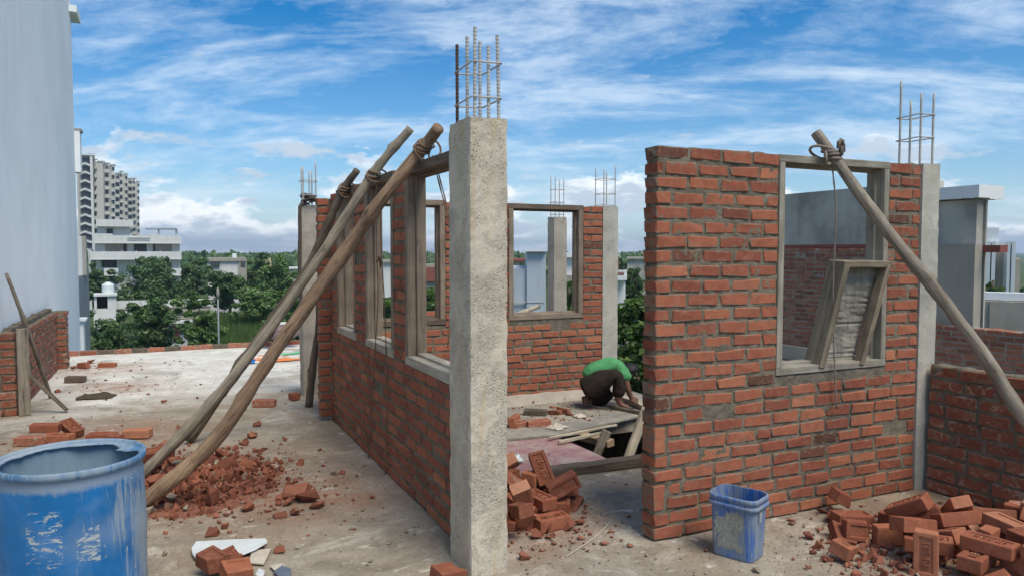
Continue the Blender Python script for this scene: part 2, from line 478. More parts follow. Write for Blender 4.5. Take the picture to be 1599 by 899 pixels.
def rope_mat():
    m, nt, b = newmat('coir_rope', 0.95, 0.1)
    p = ocoord(nt)
    n = nz(nt, p, 120, 4, 0.7)
    lk(nt, ramp(nt, n, [(0.3, (0.115, 0.07, 0.045)), (0.7, (0.27, 0.185, 0.125))]), b.inputs['Base Color'])
    bump(nt, b, n, 0.8, 0.004)
    return m
M_ROPE = rope_mat()
M_ROPE_GR = plain('grey_cloth_rope', (0.26, 0.215, 0.175), 0.95, 0.1)

def blue_plastic(name, blue, scum, amount, centre=None, patches=(), runs=None):
    m, nt, b = newmat(name, 0.55, 0.35)
    p = ocoord(nt)
    t = Vector(blue)
    n1 = nz(nt, p, 6, 5, 0.6)
    base = ramp(nt, n1, [(0.3, t * 0.78), (0.7, t * 1.15)])
    # pale cement scum: vertical runs, splashes, rubbed patches
    run = nz(nt, vmul(nt, p, (30, 30, 2.4)), 1.2, 8, 0.74, 0.5)
    side = nz(nt, vadd(nt, p, (3, 1, 0)), 2.6, 3, 0.5)
    a = mth(nt, 'ADD', mth(nt, 'MULTIPLY', run, 0.6), mth(nt, 'MULTIPLY', side, 0.5))
    splash = nz(nt, vmul(nt, p, (1, 1, 0.45)), 42, 6, 0.66, 0.3)
    sp = mth(nt, 'ADD', splash, mth(nt, 'MULTIPLY', side, 0.22))
    ang = None
    if centre:
        q = node(nt, 'ShaderNodeSeparateXYZ', {0: vadd(nt, p, (-centre[0], -centre[1], 0))})
        ang = mth(nt, 'ARCTAN2', q.outputs[1], q.outputs[0])
    if runs:
        k = node(nt, 'ShaderNodeMapRange', {'Value': ang, 'From Min': runs[0], 'From Max': runs[1], 'To Min': -0.06, 'To Max': 0.13}).outputs[0]
        a = mth(nt, 'ADD', a, k)
        sp = mth(nt, 'ADD', sp, mth(nt, 'MULTIPLY', k, 0.7))
    f1 = ramp(nt, a, [(0.565 - amount, 0.0), (0.63 - amount, 0.6), (0.74 - amount, 0.9)])
    f2 = ramp(nt, sp, [(0.735, 0.0), (0.765, 0.85)])
    f3 = mth(nt, 'MULTIPLY', ramp(nt, nz(nt, p, 3.3, 5, 0.6), [(0.48, 0.0), (0.75, 0.55)]), 0.7)
    f = mth(nt, 'MAXIMUM', mth(nt, 'MAXIMUM', f1, f2), f3)
    if patches:                                   # grimy band where slurry dried under the rim
        f = mth(nt, 'MAXIMUM', f, mth(nt, 'MULTIPLY', ramp(nt, mth(nt, 'ADD', q.outputs[2], mth(nt, 'MULTIPLY', splash, 0.05)), [(0.70, 0.0), (0.722, 0.75)]), 0.8))
    base = mix(nt, f, base, scum)
    fl = nz(nt, vmul(nt, p, (14, 14, 38)), 1.5, 6, 0.72, 0.6)
    for (a0, a1, z0, z1, dens) in patches:       # remains of glued labels
        ma = mth(nt, 'SUBTRACT', 1.0, mth(nt, 'ABSOLUTE', mth(nt, 'DIVIDE', mth(nt, 'SUBTRACT', ang, (a0 + a1) / 2), abs(a1 - a0) / 2)))
        mz = mth(nt, 'SUBTRACT', 1.0, mth(nt, 'ABSOLUTE', mth(nt, 'DIVIDE', mth(nt, 'SUBTRACT', q.outputs[2], (z0 + z1) / 2), abs(z1 - z0) / 2)))
        inside = mth(nt, 'MINIMUM', mth(nt, 'MULTIPLY', mth(nt, 'MINIMUM', ma, mz), 14.0, True), 1.0)
        cut_ = ramp(nt, mth(nt, 'ADD', fl, dens), [(0.49, 0.0), (0.52, 0.95)])
        base = mix(nt, mth(nt, 'MULTIPLY', inside, cut_), base, (0.40, 0.43, 0.42))
    lk(nt, base, b.inputs['Base Color'])
    lk(nt, ramp(nt, f, [(0.0, 0.42), (0.6, 0.9)]), b.inputs['Roughness'])
    bump(nt, b, mth(nt, 'ADD', splash, mth(nt, 'MULTIPLY', f, 0.5)), 0.2, 0.004)
    return m
DX, DY, DH, DR = -0.37, 3.566, 0.765, 0.285
def drum_at(px_, py_):
    d = ray(px_, py_); o_ = _C - Vector((DX, DY, 0))
    A_ = d.x ** 2 + d.y ** 2; B_ = 2 * (o_.x * d.x + o_.y * d.y); C_ = o_.x ** 2 + o_.y ** 2 - (DR * 0.975) ** 2
    h = _C + d * ((-B_ - math.sqrt(max(0, B_ * B_ - 4 * A_ * C_))) / (2 * A_))
    return math.atan2(h.y - DY, h.x - DX), h.z
def lab(x0, x1, y0, y1, dens):
    (a0, z1), (a1, z0) = drum_at(x0, y0), drum_at(x1, y1)
    return (a0, a1, z0, z1, dens)
M_DRUM = blue_plastic('scuffed_blue_drum_plastic', (0.010, 0.138, 0.36), (0.33, 0.37, 0.38), 0.015, (DX, DY),
                      [lab(38, 100, 800, 888, -0.055), lab(118, 158, 826, 874, -0.03)], (drum_at(95, 800)[0], drum_at(226, 800)[0]))
M_DRUM_RIM = blue_plastic('dusty_blue_rim_plastic', (0.06, 0.17, 0.33), (0.30, 0.36, 0.40), 0.10)
M_DRUM_IN = blue_plastic('cement_lined_plastic', (0.08, 0.19, 0.31), (0.21, 0.29, 0.345), 0.12)
M_PAIL = blue_plastic('scuffed_blue_pail_plastic', (0.02, 0.12, 0.42), (0.26, 0.285, 0.285), 0.115)
M_SCUM = mortar_mat('dried_cement_patch', (0.25, 0.26, 0.25), (0.33, 0.335, 0.32), (0.42, 0.42, 0.40))
M_SCUM_LT = mortar_mat('dried_label_glue', (0.34, 0.36, 0.36), (0.44, 0.46, 0.45), (0.54, 0.55, 0.53))

def leaf_mat(name, c0, c1, c2):
    m = bpy.data.materials.new(name); m.use_nodes = True
    nt = m.node_tree; nt.nodes.clear()
    geo = node(nt, 'ShaderNodeNewGeometry')
    p = ocoord(nt)
    r = mth(nt, 'ADD', mth(nt, 'MULTIPLY', geo.outputs['Random Per Island'], 0.55), mth(nt, 'MULTIPLY', nz(nt, p, 0.9, 3, 0.6), 0.75))
    col = ramp(nt, r, [(0.25, c0), (0.62, c1), (0.95, c2)])
    d = node(nt, 'ShaderNodeBsdfDiffuse', {'Color': col})
    t = node(nt, 'ShaderNodeBsdfTranslucent', {'Color': mix(nt, 1.0, col, (1.25, 1.3, 0.7), 'MULTIPLY')})
    g = node(nt, 'ShaderNodeBsdfGlossy', {'Color': (0.5, 0.5, 0.5, 1), 'Roughness': 0.45})
    a = node(nt, 'ShaderNodeMixShader', {0: 0.28, 1: d.outputs[0], 2: t.outputs[0]})
    a2 = node(nt, 'ShaderNodeMixShader', {0: 0.05, 1: a.outputs[0], 2: g.outputs[0]})
    node(nt, 'ShaderNodeOutputMaterial', {0: a2.outputs[0]})
    return m
M_LEAF = leaf_mat('leaf_mid_green', (0.045, 0.095, 0.03), (0.105, 0.19, 0.055), (0.19, 0.29, 0.09))
M_LEAF_DK = leaf_mat('leaf_deep_green', (0.036, 0.08, 0.032), (0.082, 0.152, 0.055), (0.15, 0.23, 0.082))
M_LEAF_LT = leaf_mat('leaf_fresh_green', (0.035, 0.075, 0.02), (0.085, 0.16, 0.038), (0.17, 0.26, 0.065))
M_GRASS = leaf_mat('grass_green', (0.04, 0.085, 0.02), (0.085, 0.155, 0.035), (0.15, 0.20, 0.06))
M_BARK = wood_mat('bark', (0.06, 0.05, 0.04), (0.12, 0.10, 0.08), (0.19, 0.16, 0.13))

def ground_mat():
    m, nt, b = newmat('scrubby_ground', 0.98, 0.05)
    p = ocoord(nt)
    n = nz(nt, p, 0.08, 7, 0.65)
    n2 = nz(nt, p, 1.4, 5, 0.7)
    base = ramp(nt, n, [(0.35, (0.055, 0.10, 0.03)), (0.52, (0.075, 0.115, 0.04)), (0.66, (0.15, 0.125, 0.08))])
    base = mix(nt, 1.0, base, ramp(nt, n2, [(0.3, (0.7, 0.7, 0.7)), (0.7, (1.25, 1.25, 1.25))]), 'MULTIPLY')
    lk(nt, base, b.inputs['Base Color'])
    return m
M_GROUND = ground_mat()

def floor_mat():
    m, nt, b = newmat('dusty_roof_slab', 0.94, 0.18)
    p = ocoord(nt)
    sx = node(nt, 'ShaderNodeSeparateXYZ', {0: p})
    big = nz(nt, p, 0.75, 7, 0.62, 0.5)
    med = nz(nt, vadd(nt, p, (7, 3, 1)), 3.2, 8, 0.66, 0.5)
    fin = nz(nt, p, 42, 6, 0.72)
    base = ramp(nt, med, [(0.30, (0.20, 0.172, 0.137)), (0.45, (0.275, 0.24, 0.195)), (0.60, (0.345, 0.303, 0.25)), (0.74, (0.43, 0.39, 0.33))])
    # slab turns paler towards the far edge, broken up by noise
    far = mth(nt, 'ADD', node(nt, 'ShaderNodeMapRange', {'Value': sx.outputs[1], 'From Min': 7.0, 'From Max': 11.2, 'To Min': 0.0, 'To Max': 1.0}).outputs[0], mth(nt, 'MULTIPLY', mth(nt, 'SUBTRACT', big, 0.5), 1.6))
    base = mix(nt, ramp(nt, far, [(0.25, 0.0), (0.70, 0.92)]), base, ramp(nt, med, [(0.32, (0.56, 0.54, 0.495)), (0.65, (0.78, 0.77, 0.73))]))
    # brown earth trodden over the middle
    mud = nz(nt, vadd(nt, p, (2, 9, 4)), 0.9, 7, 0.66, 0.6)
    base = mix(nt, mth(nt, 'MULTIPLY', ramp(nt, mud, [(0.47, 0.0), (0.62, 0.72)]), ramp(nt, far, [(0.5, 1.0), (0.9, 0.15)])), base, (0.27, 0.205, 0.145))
    # damp grey film
    dmp = nz(nt, vadd(nt, p, (12, 5, 4)), 1.7, 6, 0.62, 0.8)
    base = mix(nt, ramp(nt, dmp, [(0.54, 0.0), (0.68, 0.6)]), base, (0.20, 0.175, 0.145))
    # spilt lime: pale scuffs and drips
    lime = nz(nt, vmul(nt, vadd(nt, p, (1, 1, 0)), (1, 1.9, 1)), 5.5, 7, 0.72, 0.9)
    base = mix(nt, ramp(nt, lime, [(0.585, 0.0), (0.66, 0.8)]), base, (0.58, 0.55, 0.495))
    lim2 = nz(nt, vadd(nt, p, (31, 17, 2)), 1.9, 9, 0.70, 0.7)
    base = mix(nt, ramp(nt, lim2, [(0.55, 0.0), (0.61, 0.45), (0.72, 0.75)]), base, (0.52, 0.485, 0.42))
    # red brick dust round the heaps
    red = None
    for (x, y, s) in ((0.25, 5.65, 0.95), (3.95, 2.45, 0.8), (1.95, 3.9, 0.5), (-0.5, 9.9, 0.55), (-0.9, 11.6, 0.7), (-0.6, 7.3, 0.8), (0.8, 5.0, 0.7)):
        d = node(nt, 'ShaderNodeVectorMath', {0: p, 1: (x, y, 0)}, operation='DISTANCE').outputs['Value']
        q = node(nt, 'ShaderNodeMapRange', {'Value': d, 'From Min': s * 1.25, 'From Max': s * 0.2, 'To Min': 0.0, 'To Max': 1.0}).outputs[0]
        red = q if red is None else mth(nt, 'MAXIMUM', red, q)
    rn = nz(nt, vadd(nt, p, (3, 3, 8)), 5, 7, 0.7, 0.4)
    rf = mth(nt, 'MULTIPLY', red, ramp(nt, rn, [(0.36, 0.0), (0.58, 1.0)]))
    base = mix(nt, mth(nt, 'MULTIPLY', rf, 0.68), base, (0.30, 0.135, 0.085))
    base = mix(nt, 1.0, base, ramp(nt, fin, [(0.28, (0.74, 0.74, 0.74)), (0.72, (1.18, 1.18, 1.18))]), 'MULTIPLY')
    lk(nt, base, b.inputs['Base Color'])
    hgt = mth(nt, 'ADD', mth(nt, 'MULTIPLY', fin, 0.45), mth(nt, 'ADD', mth(nt, 'MULTIPLY', nz(nt, p, 13, 6, 0.65), 0.9), mth(nt, 'MULTIPLY', lime, 0.4)))
    bump(nt, b, hgt, 0.6, 0.012)
    return m
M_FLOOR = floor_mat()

# yellow tint put into the bare site materials to offset blue sky light
for m_ in (M_BRICK, M_BRICK_DK, M_BRICK_OLD, M_BRICK_NEW, M_BRICK_DUSTY, M_BRICK_GREY, M_CRUMB, M_GRIT, M_MORTAR, M_MORTAR_PALE, M_CONC, M_CONC_CLEAN, M_CONC_WARM, M_GREYPL, M_GREYPL_LT,
           M_WOOD_GREY, M_WOOD_BROWN, M_WOOD_DARK, M_FRAME, M_FRAME_LT, M_FRAME_DK, M_FRAME_GR, M_SHUT, M_PALEBOARD, M_FLOOR, M_PLY_GREY, M_SCUM):
    nt_ = m_.node_tree
    b_ = nt_.nodes['Principled BSDF']
    src = b_.inputs['Base Color'].links[0].from_socket
    lk(nt_, mix(nt_, 1.0, src, (1.0, 0.99, 0.95) if m_ in (M_FLOOR, M_CONC, M_CONC_CLEAN, M_CONC_WARM, M_GREYPL, M_GREYPL_LT, M_FRAME, M_FRAME_LT, M_FRAME_DK, M_FRAME_GR, M_WOOD_GREY, M_SHUT, M_PALEBOARD) else (1.0, 0.985, 0.88), 'MULTIPLY'), b_.inputs['Base Color'])

# ------------------------------------------------------------------ the setting: slab, storey below, ground
HOLE = (2.78, 4.50, 4.58, 5.93)             # stair opening x0 x1 y0 y1
def build_floor():
    xs = sorted(set([round(-1.49 + 0.1 * i, 3) for i in range(60)] + [4.9, HOLE[0], HOLE[1], 4.42]))
    xs = [x for x in xs if x <= 4.9]
    ys = sorted(set([round(-4 + 0.1 * i, 3) for i in range(174)] + [13.38, HOLE[2], HOLE[3], 7.36]))
    ys = [y for y in ys if y <= 13.38]
    def solid(x, y):
        if HOLE[0] < x < HOLE[1] and HOLE[2] < y < HOLE[3]: return False
        if y > 7.36 and x > 4.42: return False
        return -1.49 < x < 4.9 and -4 < y < 13.38
    mb = MB(); idx = {}
    def vid(i, j, low):
        k = (i, j, low)
        if k not in idx:
            x, y = xs[i], ys[j]
            z = -0.13 if low else 0.007 * noise.noise((x * 1.7, y * 1.7, 0)) + 0.004 * noise.noise((x * 6, y * 6, 4)) - 0.004
            idx[k] = len(mb.v); mb.v.append((x, y, z))
        return idx[k]
    nx, ny = len(xs) - 1, len(ys) - 1
    sol = [[solid((xs[i] + xs[i + 1]) / 2, (ys[j] + ys[j + 1]) / 2) for j in range(ny)] for i in range(nx)]
    def S(i, j): return 0 <= i < nx and 0 <= j < ny and sol[i][j]
    for i in range(nx):
        for j in range(ny):
            if not sol[i][j]: continue
            mb.f.append((vid(i, j, 0), vid(i + 1, j, 0), vid(i + 1, j + 1, 0), vid(i, j + 1, 0)))
            mb.f.append((vid(i, j, 1), vid(i, j + 1, 1), vid(i + 1, j + 1, 1), vid(i + 1, j, 1)))
            for (di, dj, a, b) in ((-1, 0, (0, 1), (0, 0)), (1, 0, (1, 0), (1, 1)), (0, -1, (0, 0), (1, 0)), (0, 1, (1, 1), (0, 1))):
                if not S(i + di, j + dj):
                    A = (i + a[0], j + a[1]); B = (i + b[0], j + b[1])
                    mb.f.append((vid(*A, 0), vid(*A, 1), vid(*B, 1), vid(*B, 0)))
    mb.m = [0] * len(mb.f)
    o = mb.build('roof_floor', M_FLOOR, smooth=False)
    me = o.data
    me.polygons.foreach_set('use_smooth', [abs(p.normal.z) > 0.9 for p in me.polygons])
    tag(o, kind='structure')
build_floor()

mb = MB()                                    # the storey under the slab, closed and dark inside
for a, b in (((-1.47, -3.98, -7), (-1.25, 13.3, -0.131)), ((4.66, -3.98, -7), (4.88, 7.3, -0.131)), ((-1.25, -3.98, -7), (4.66, -3.75, -0.131)),
             ((-1.25, 13.1, -7), (4.40, 13.3, -0.131)), ((4.18, 7.3, -7), (4.40, 13.1, -0.131)), ((4.18, 7.08, -7), (4.66, 7.3, -0.131)), ((-1.25, -3.75, -3.2), (4.66, 7.08, -3.05))):
    mb.box(a, b)
tag(mb.build('lower_storey', M_GREYPL), kind='structure')

def build_ground():
    bm = bmesh.new()
    ring = [0, 20, 40, 70, 110, 180, 300, 600, 1500, 3500]
    prev = None
    for r in ring:
        cur = []
        n = 1 if r == 0 else 48
        for k in range(n):
            a = 2 * math.pi * k / n
            x, y = r * math.cos(a), r * math.sin(a)
            z = -7.0 + (0.35 * noise.noise((x * 0.03, y * 0.03, 2)) if 15 < r < 1000 else 0)
            cur.append(bm.verts.new((x, y, z)))
        if prev:
            m = len(prev)
            for k in range(n):
                if m == 1: bm.faces.new((prev[0], cur[k], cur[(k + 1) % n]))
                else: bm.faces.new((prev[k], cur[k], cur[(k + 1) % n], prev[(k + 1) % n]))
        prev = cur
    me = bpy.data.meshes.new('ground'); bm.to_mesh(me); bm.free()
    o = obj('ground', me, None, M_GROUND)
    tag(o, kind='structure')
build_ground()

# ------------------------------------------------------------------ brick pieces
BL, BW, BH = 0.225, 0.115, 0.070
def brick_mesh(seed, jit=0.0038, bev=0.005, L=BL):
    r = random.Random(seed)
    bm = bmesh.new()
    bmesh.ops.create_cube(bm, size=1)
    for v in bm.verts:
        v.co = Vector((v.co.x * L, v.co.y * BW, v.co.z * BH)) + Vector((r.gauss(0, jit), 0.3 * r.gauss(0, jit), r.gauss(0, jit)))
    bmesh.ops.bevel(bm, geom=list(bm.edges), offset=bev, segments=1, affect='EDGES')
    for v in bm.verts:
        v.co += Vector((r.gauss(0, jit * 0.7), r.gauss(0, jit * 0.3), r.gauss(0, jit * 0.6)))
    me = bpy.data.meshes.new('brick'); bm.to_mesh(me); bm.free()
    return me

_BR = {}
def bricks_for(mat):
    if mat.name not in _BR:
        full = [brick_mesh(k) for k in range(10)]
        half = [brick_mesh(50 + k, L=BL * 0.47) for k in range(6)]
        for me in full + half: me.materials.append(mat)
        _BR[mat.name] = (full, half)
    return _BR[mat.name]

def brick_wall(parent, origin, u, v, L, T, Hh, mat, mortar, course=0.0817, holes=(), seed=1, cell=0.03, keep=None, start_half=0,
               uprights=(), rough=1.0, top_jit=0.0, proud=0.004, z0=0.0):
    """running-bond wall one half-brick thick: mortar core plus one object for each brick"""
    u, v = Vector(u), Vector(v)
    O = Vector(origin)
    w = Vector((0, 0, 1))
    r = random.Random(seed)
    # --- mortar core
    us = set([0.0, L]); zs = set([0.0, Hh])
    for a, b, c, d in holes: us |= {max(0, a), min(L, b)}; zs |= {max(0, c), min(Hh, d)}
    def fill(s, n):
        out = []
        s = sorted(s)
        for a, b in zip(s, s[1:]):
            k = max(1, int(round((b - a) / cell)))
            out += [a + (b - a) * i / k for i in range(k)]
        return out + [s[-1]]
    us, zs = fill(us, L), fill(zs, Hh)
    nu, nz_ = len(us) - 1, len(zs) - 1
    def sol(i, j):
        if not (0 <= i < nu and 0 <= j < nz_): return False
        a, c = (us[i] + us[i + 1]) / 2, (zs[j] + zs[j + 1]) / 2
        return not any(h[0] < a < h[1] and h[2] < c < h[3] for h in holes)
    mb = MB(); idx = {}
    def vid(i, j, s):
        k = (i, j, s)
        if k not in idx:
            a, c = us[i], zs[j]
            q = O + u * a + w * c
            n = noise.noise(q * 21 + Vector((s * 9, seed, 0))) * 0.0078 + noise.noise(q * 55 + Vector((s * 9, seed, 5))) * 0.0035 + noise.noise(q * 5 + Vector((s * 3, seed, 8))) * 0.0016
            dep = 0.0042 + n * rough
            e = 0.006 * noise.noise(q * 14 + Vector((3, 3, s)))
            inset = 0.008
            aa = min(max(a, inset + e if i == 0 else 0), L - (inset + e) if i == nu else L)
            cc = c - (0.012 - 0.016 * noise.noise(q * 9) if j == nz_ else 0)
            p = O + u * aa + w * cc + v * (dep if s == 0 else T - dep)
            idx[k] = len(mb.v); mb.v.append(tuple(p))
        return idx[k]
    for i in range(nu):
        for j in range(nz_):
            if not sol(i, j): continue
            mb.f.append((vid(i, j, 0), vid(i + 1, j, 0), vid(i + 1, j + 1, 0), vid(i, j + 1, 0)))
            mb.f.append((vid(i, j, 1), vid(i, j + 1, 1), vid(i + 1, j + 1, 1), vid(i + 1, j, 1)))
            for di, dj, a, b in ((-1, 0, (0, 1), (0, 0)), (1, 0, (1, 0), (1, 1)), (0, -1, (0, 0), (1, 0)), (0, 1, (1, 1), (0, 1))):
                if not sol(i + di, j + dj):
                    A = (i + a[0], j + a[1]); B = (i + b[0], j + b[1])
                    mb.f.append((vid(*A, 0), vid(*A, 1), vid(*B, 1), vid(*B, 0)))
    mb.m = [0] * len(mb.f)
    if u.cross(v).z < 0:
        mb.f = [tuple(reversed(f)) for f in mb.f]
    mb.build('mortar', mortar, parent, smooth=True)
    # --- bricks
    full, half = bricks_for(mat)
    R4 = Matrix((u.to_4d(), v.to_4d(), w.to_4d(), (0, 0, 0, 1))).transposed()
    R4[3][3] = 1; R4[3][0] = R4[3][1] = R4[3][2] = 0
    for k in range(3): R4[k][3] = 0
    J = 0.0185
    rest = MB()
    def lay(a, b, z, h, dv=0.0, upright=False):
        ln = b - a
        base = r.choice(full if ln > 0.15 else half)
        bl = BL if ln > 0.15 else BL * 0.47
        c = O + u * ((a + b) / 2) + w * (z + h / 2) + v * (T / 2 + dv + r.gauss(0, 0.0016))
        sv = (T + proud * 2 + r.gauss(0, 0.003)) / BW
        Rj = Matrix.Rotation(r.gauss(0, 0.006), 4, 'Z') @ Matrix.Rotation(r.gauss(0, 0.007), 4, 'Y') @ Matrix.Rotation(r.gauss(0, 0.012), 4, 'X')
        M = Matrix.Translation(c) @ R4 @ Rj @ Matrix.Diagonal((ln / bl, sv, h / BH, 1))
        if upright:
            M = Matrix.Translation(c) @ R4 @ Rj @ Matrix.Rotation(math.pi / 2, 4, 'Y') @ Matrix.Diagonal((h / BL, sv, ln / BH, 1))
            base = r.choice(full)
        if keep is None or keep(c):
            obj('brick', base, parent, None, M)
        else:
            rest.add([M @ vv.co for vv in base.vertices], [tuple(p.vertices) for p in base.polygons])
    n = int(round(Hh / course))
    for k in range(n):
        z = k * course + 0.004
        h = course - J + r.gauss(0, 0.0012)
        zc = z + h / 2
        segs = [(0.0, L)]
        for hx0, hx1, hz0, hz1 in holes:
            if hz0 - 0.02 < zc < hz1 + 0.02:
                ns = []
                for a, b in segs:
                    if hx1 <= a or hx0 >= b: ns.append((a, b)); continue
                    if hx0 > a: ns.append((a, hx0))
                    if hx1 < b: ns.append((hx1, b))
                segs = ns
        for a, b in segs:
            if b - a < 0.04: continue
            lead = a
            for (ux, k0, k1) in uprights:
                if k0 <= k < k1 and abs(a - ux) < 0.02:
                    if k == k0: lay(a + 0.001, a + 0.072, z, (k1 - k0) * course - J, upright=True)
                    lead = a + 0.072 + J
            p = lead
            first = True
            while p < b - 0.035:
                ln = BL * r.uniform(0.95, 1.04)
                if first and (k + start_half) % 2: ln = BL * 0.49
                if r.random() < 0.035: ln *= r.uniform(0.5, 0.8)
                first = False
                e = p + ln
                if b - e < 0.05: e = b
                e = min(e, b)
                if e - p > BL * 1.25: e = p + BL
                if r.random() > 0.004:
                    lay(p, e - (J if e < b - 0.01 else 0.001), z + r.gauss(0, 0.0012), h)
                p = e
    if rest.v:
        o = rest.build('brick_courses', mat, parent)
        o['kind'] = 'stuff'

# ------------------------------------------------------------------ walls of the unfinished room
RW = empty('brick_wall', (3.52, 3.39, 0), 'tall bare brick wall with a window opening, right of the doorway', 'wall')
RWIN = (0.885, 1.845, 0.862, 2.30)          # opening in the right wall (along u, then height)
brick_wall(RW, (2.445, 3.33, 0), (1, 0, 0), (0, 1, 0), 2.15, 0.115, 2.206, M_BRICK, M_MORTAR, holes=[RWIN], seed=3, cell=0.018,
           uprights=[(0.0, 2, 4), (0.0, 6, 8)], proud=0.003, rough=1.1)

LW = empty('brick_wall', (1.5, 5.3, 0), 'long brick wall with three window openings, propped by slanting poles', 'wall')
LH = [(0.02, 1.09, 0.865, 3), (1.36, 2.16, 0.865, 3), (2.50, 3.21, 0.865, 3)]
brick_wall(LW, (1.445, 3.632, 0), (0, 1, 0), (1, 0, 0), 3.47, 0.115, 2.17, M_BRICK, M_MORTAR, course=0.0803, holes=LH, seed=5, cell=0.024, proud=0.003, rough=1.05)

BWALL = empty('brick_wall', (2.9, 7.18, 0), 'brick wall at the back of the room, behind the crouching person', 'wall')
BH_ = [(0.55, 1.275, 0.835, 3), (1.985, 2.905, 0.845, 3)]
brick_wall(BWALL, (1.33, 7.12, 0.03), (1, 0, 0), (0, 1, 0), 3.155, 0.115, 2.10, M_BRICK, M_MORTAR, course=0.0808, holes=BH_, seed=8, cell=0.03)
mbk = MB()
xs_ = [1.62 + i * 0.06 for i in range(49)]
for i in range(len(xs_)):
    x = xs_[i]; d = 0.10 + 0.03 * noise.noise((x * 4, 0, 0)); h = 0.075 + 0.02 * noise.noise((x * 6, 3, 0))
    mbk.v += [(x, 7.115 - d - 0.1, -0.004), (x, 7.115 - d, h * 0.8), (x, 7.119, h)]
for i in range(len(xs_) - 1):
    a = i * 3; b = a + 3
    mbk.f += [(a, b, b + 1, a + 1), (a + 1, b + 1, b + 2, a + 2)]; mbk.m += [0, 0]
mbk.build('footing', M_CONC_WARM, BWALL, smooth=True)

RL = empty('parapet_wall', (4.74, 1.8, 0), 'low dark brick parapet running from the right-hand column', 'wall')
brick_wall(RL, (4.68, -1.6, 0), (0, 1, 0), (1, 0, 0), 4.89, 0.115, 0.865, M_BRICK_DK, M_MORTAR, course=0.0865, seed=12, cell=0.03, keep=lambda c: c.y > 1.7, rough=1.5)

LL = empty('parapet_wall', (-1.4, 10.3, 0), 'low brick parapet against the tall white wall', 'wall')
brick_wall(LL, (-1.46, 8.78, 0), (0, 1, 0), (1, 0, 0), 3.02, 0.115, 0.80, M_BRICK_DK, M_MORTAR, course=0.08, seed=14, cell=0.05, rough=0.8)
brick_wall(LL, (-1.46, 11.80, 0), (1, 0, 0), (0, 1, 0), 0.225, 0.235, 0.80, M_BRICK_DK, M_MORTAR, course=0.08, seed=15, cell=0.05, rough=0.8)
brick_wall(LL, (-1.80, 8.62, 0), (1, 0, 0), (0, 1, 0), 0.46, 0.115, 0.83, M_BRICK_DK, M_MORTAR, course=0.083, seed=16, cell=0.05, rough=0.8)
mb = MB()                                    # rough mortar along the top against the white wall
for i in range(60):
    y = 8.8 + i * 0.05; h = 0.03 + 0.035 * (0.5 + noise.noise((y * 7, 1, 1)))
    mb.box((-1.475, y, 0.79), (-1.40, y + 0.0499, 0.79 + h))
mb.build('mortar_fillet', M_MORTAR, LL)

KE = empty('brick_kerb', (1.4, 13.2, 0), 'single course of bricks laid along the far roof edge', 'kerb')
full, half = bricks_for(M_BRICK)
fd, hd = bricks_for(M_BRICK_DUSTY)
rk = random.Random(4)
x = -1.45
while x < 4.2:
    me = rk.choice(full if rk.random() < 0.2 else (fd if rk.random() < 0.6 else bricks_for(M_BRICK_GREY)[0]))
    yy = 13.62 - 0.115 * (x + 1.4) * 0.9 if x < 1.2 else 13.28
    M = Matrix.Translation((x + 0.115, 13.24, 0.032)) @ Matrix.Rotation(rk.gauss(0, 0.03), 4, 'Z') @ Matrix.Diagonal((1.02, 1, 0.95, 1))
    obj('brick', me, KE, None, M)
    x += 0.24
mb = MB().box((-1.47, 13.19, -0.002), (4.3, 13.28, 0.055)); mb.build('mortar', M_MORTAR_PALE, KE)

FP = empty('parapet_wall', (5.1, 10.2, 0), 'low brick parapet seen through the back window', 'wall')
brick_wall(FP, (3.2, 10.35, 0), (1, 0, 0), (0, 1, 0), 1.2, 0.115, 0.74, M_BRICK, M_MORTAR, course=0.083, seed=19, cell=0.06)

# ------------------------------------------------------------------ concrete columns with starter bars
def rebar(name, x, y, z0, z1, r, mat, parent, lean=(0, 0), ribs=True):
    mb = MB()
    n = max(2, int((z1 - z0) / (0.009 if ribs else 0.05)))
    path, rr = [], []
    for i in range(n + 1):
        t = i / n
        path.append((x + lean[0] * t * t, y + lean[1] * t * t, z0 + (z1 - z0) * t))
        rr.append(r * (1.16 if (ribs and i % 2) else 0.92) if ribs else r)
    mb.tube(path, rr, 7)
    return mb.build(name, mat, parent, smooth=not ribs)

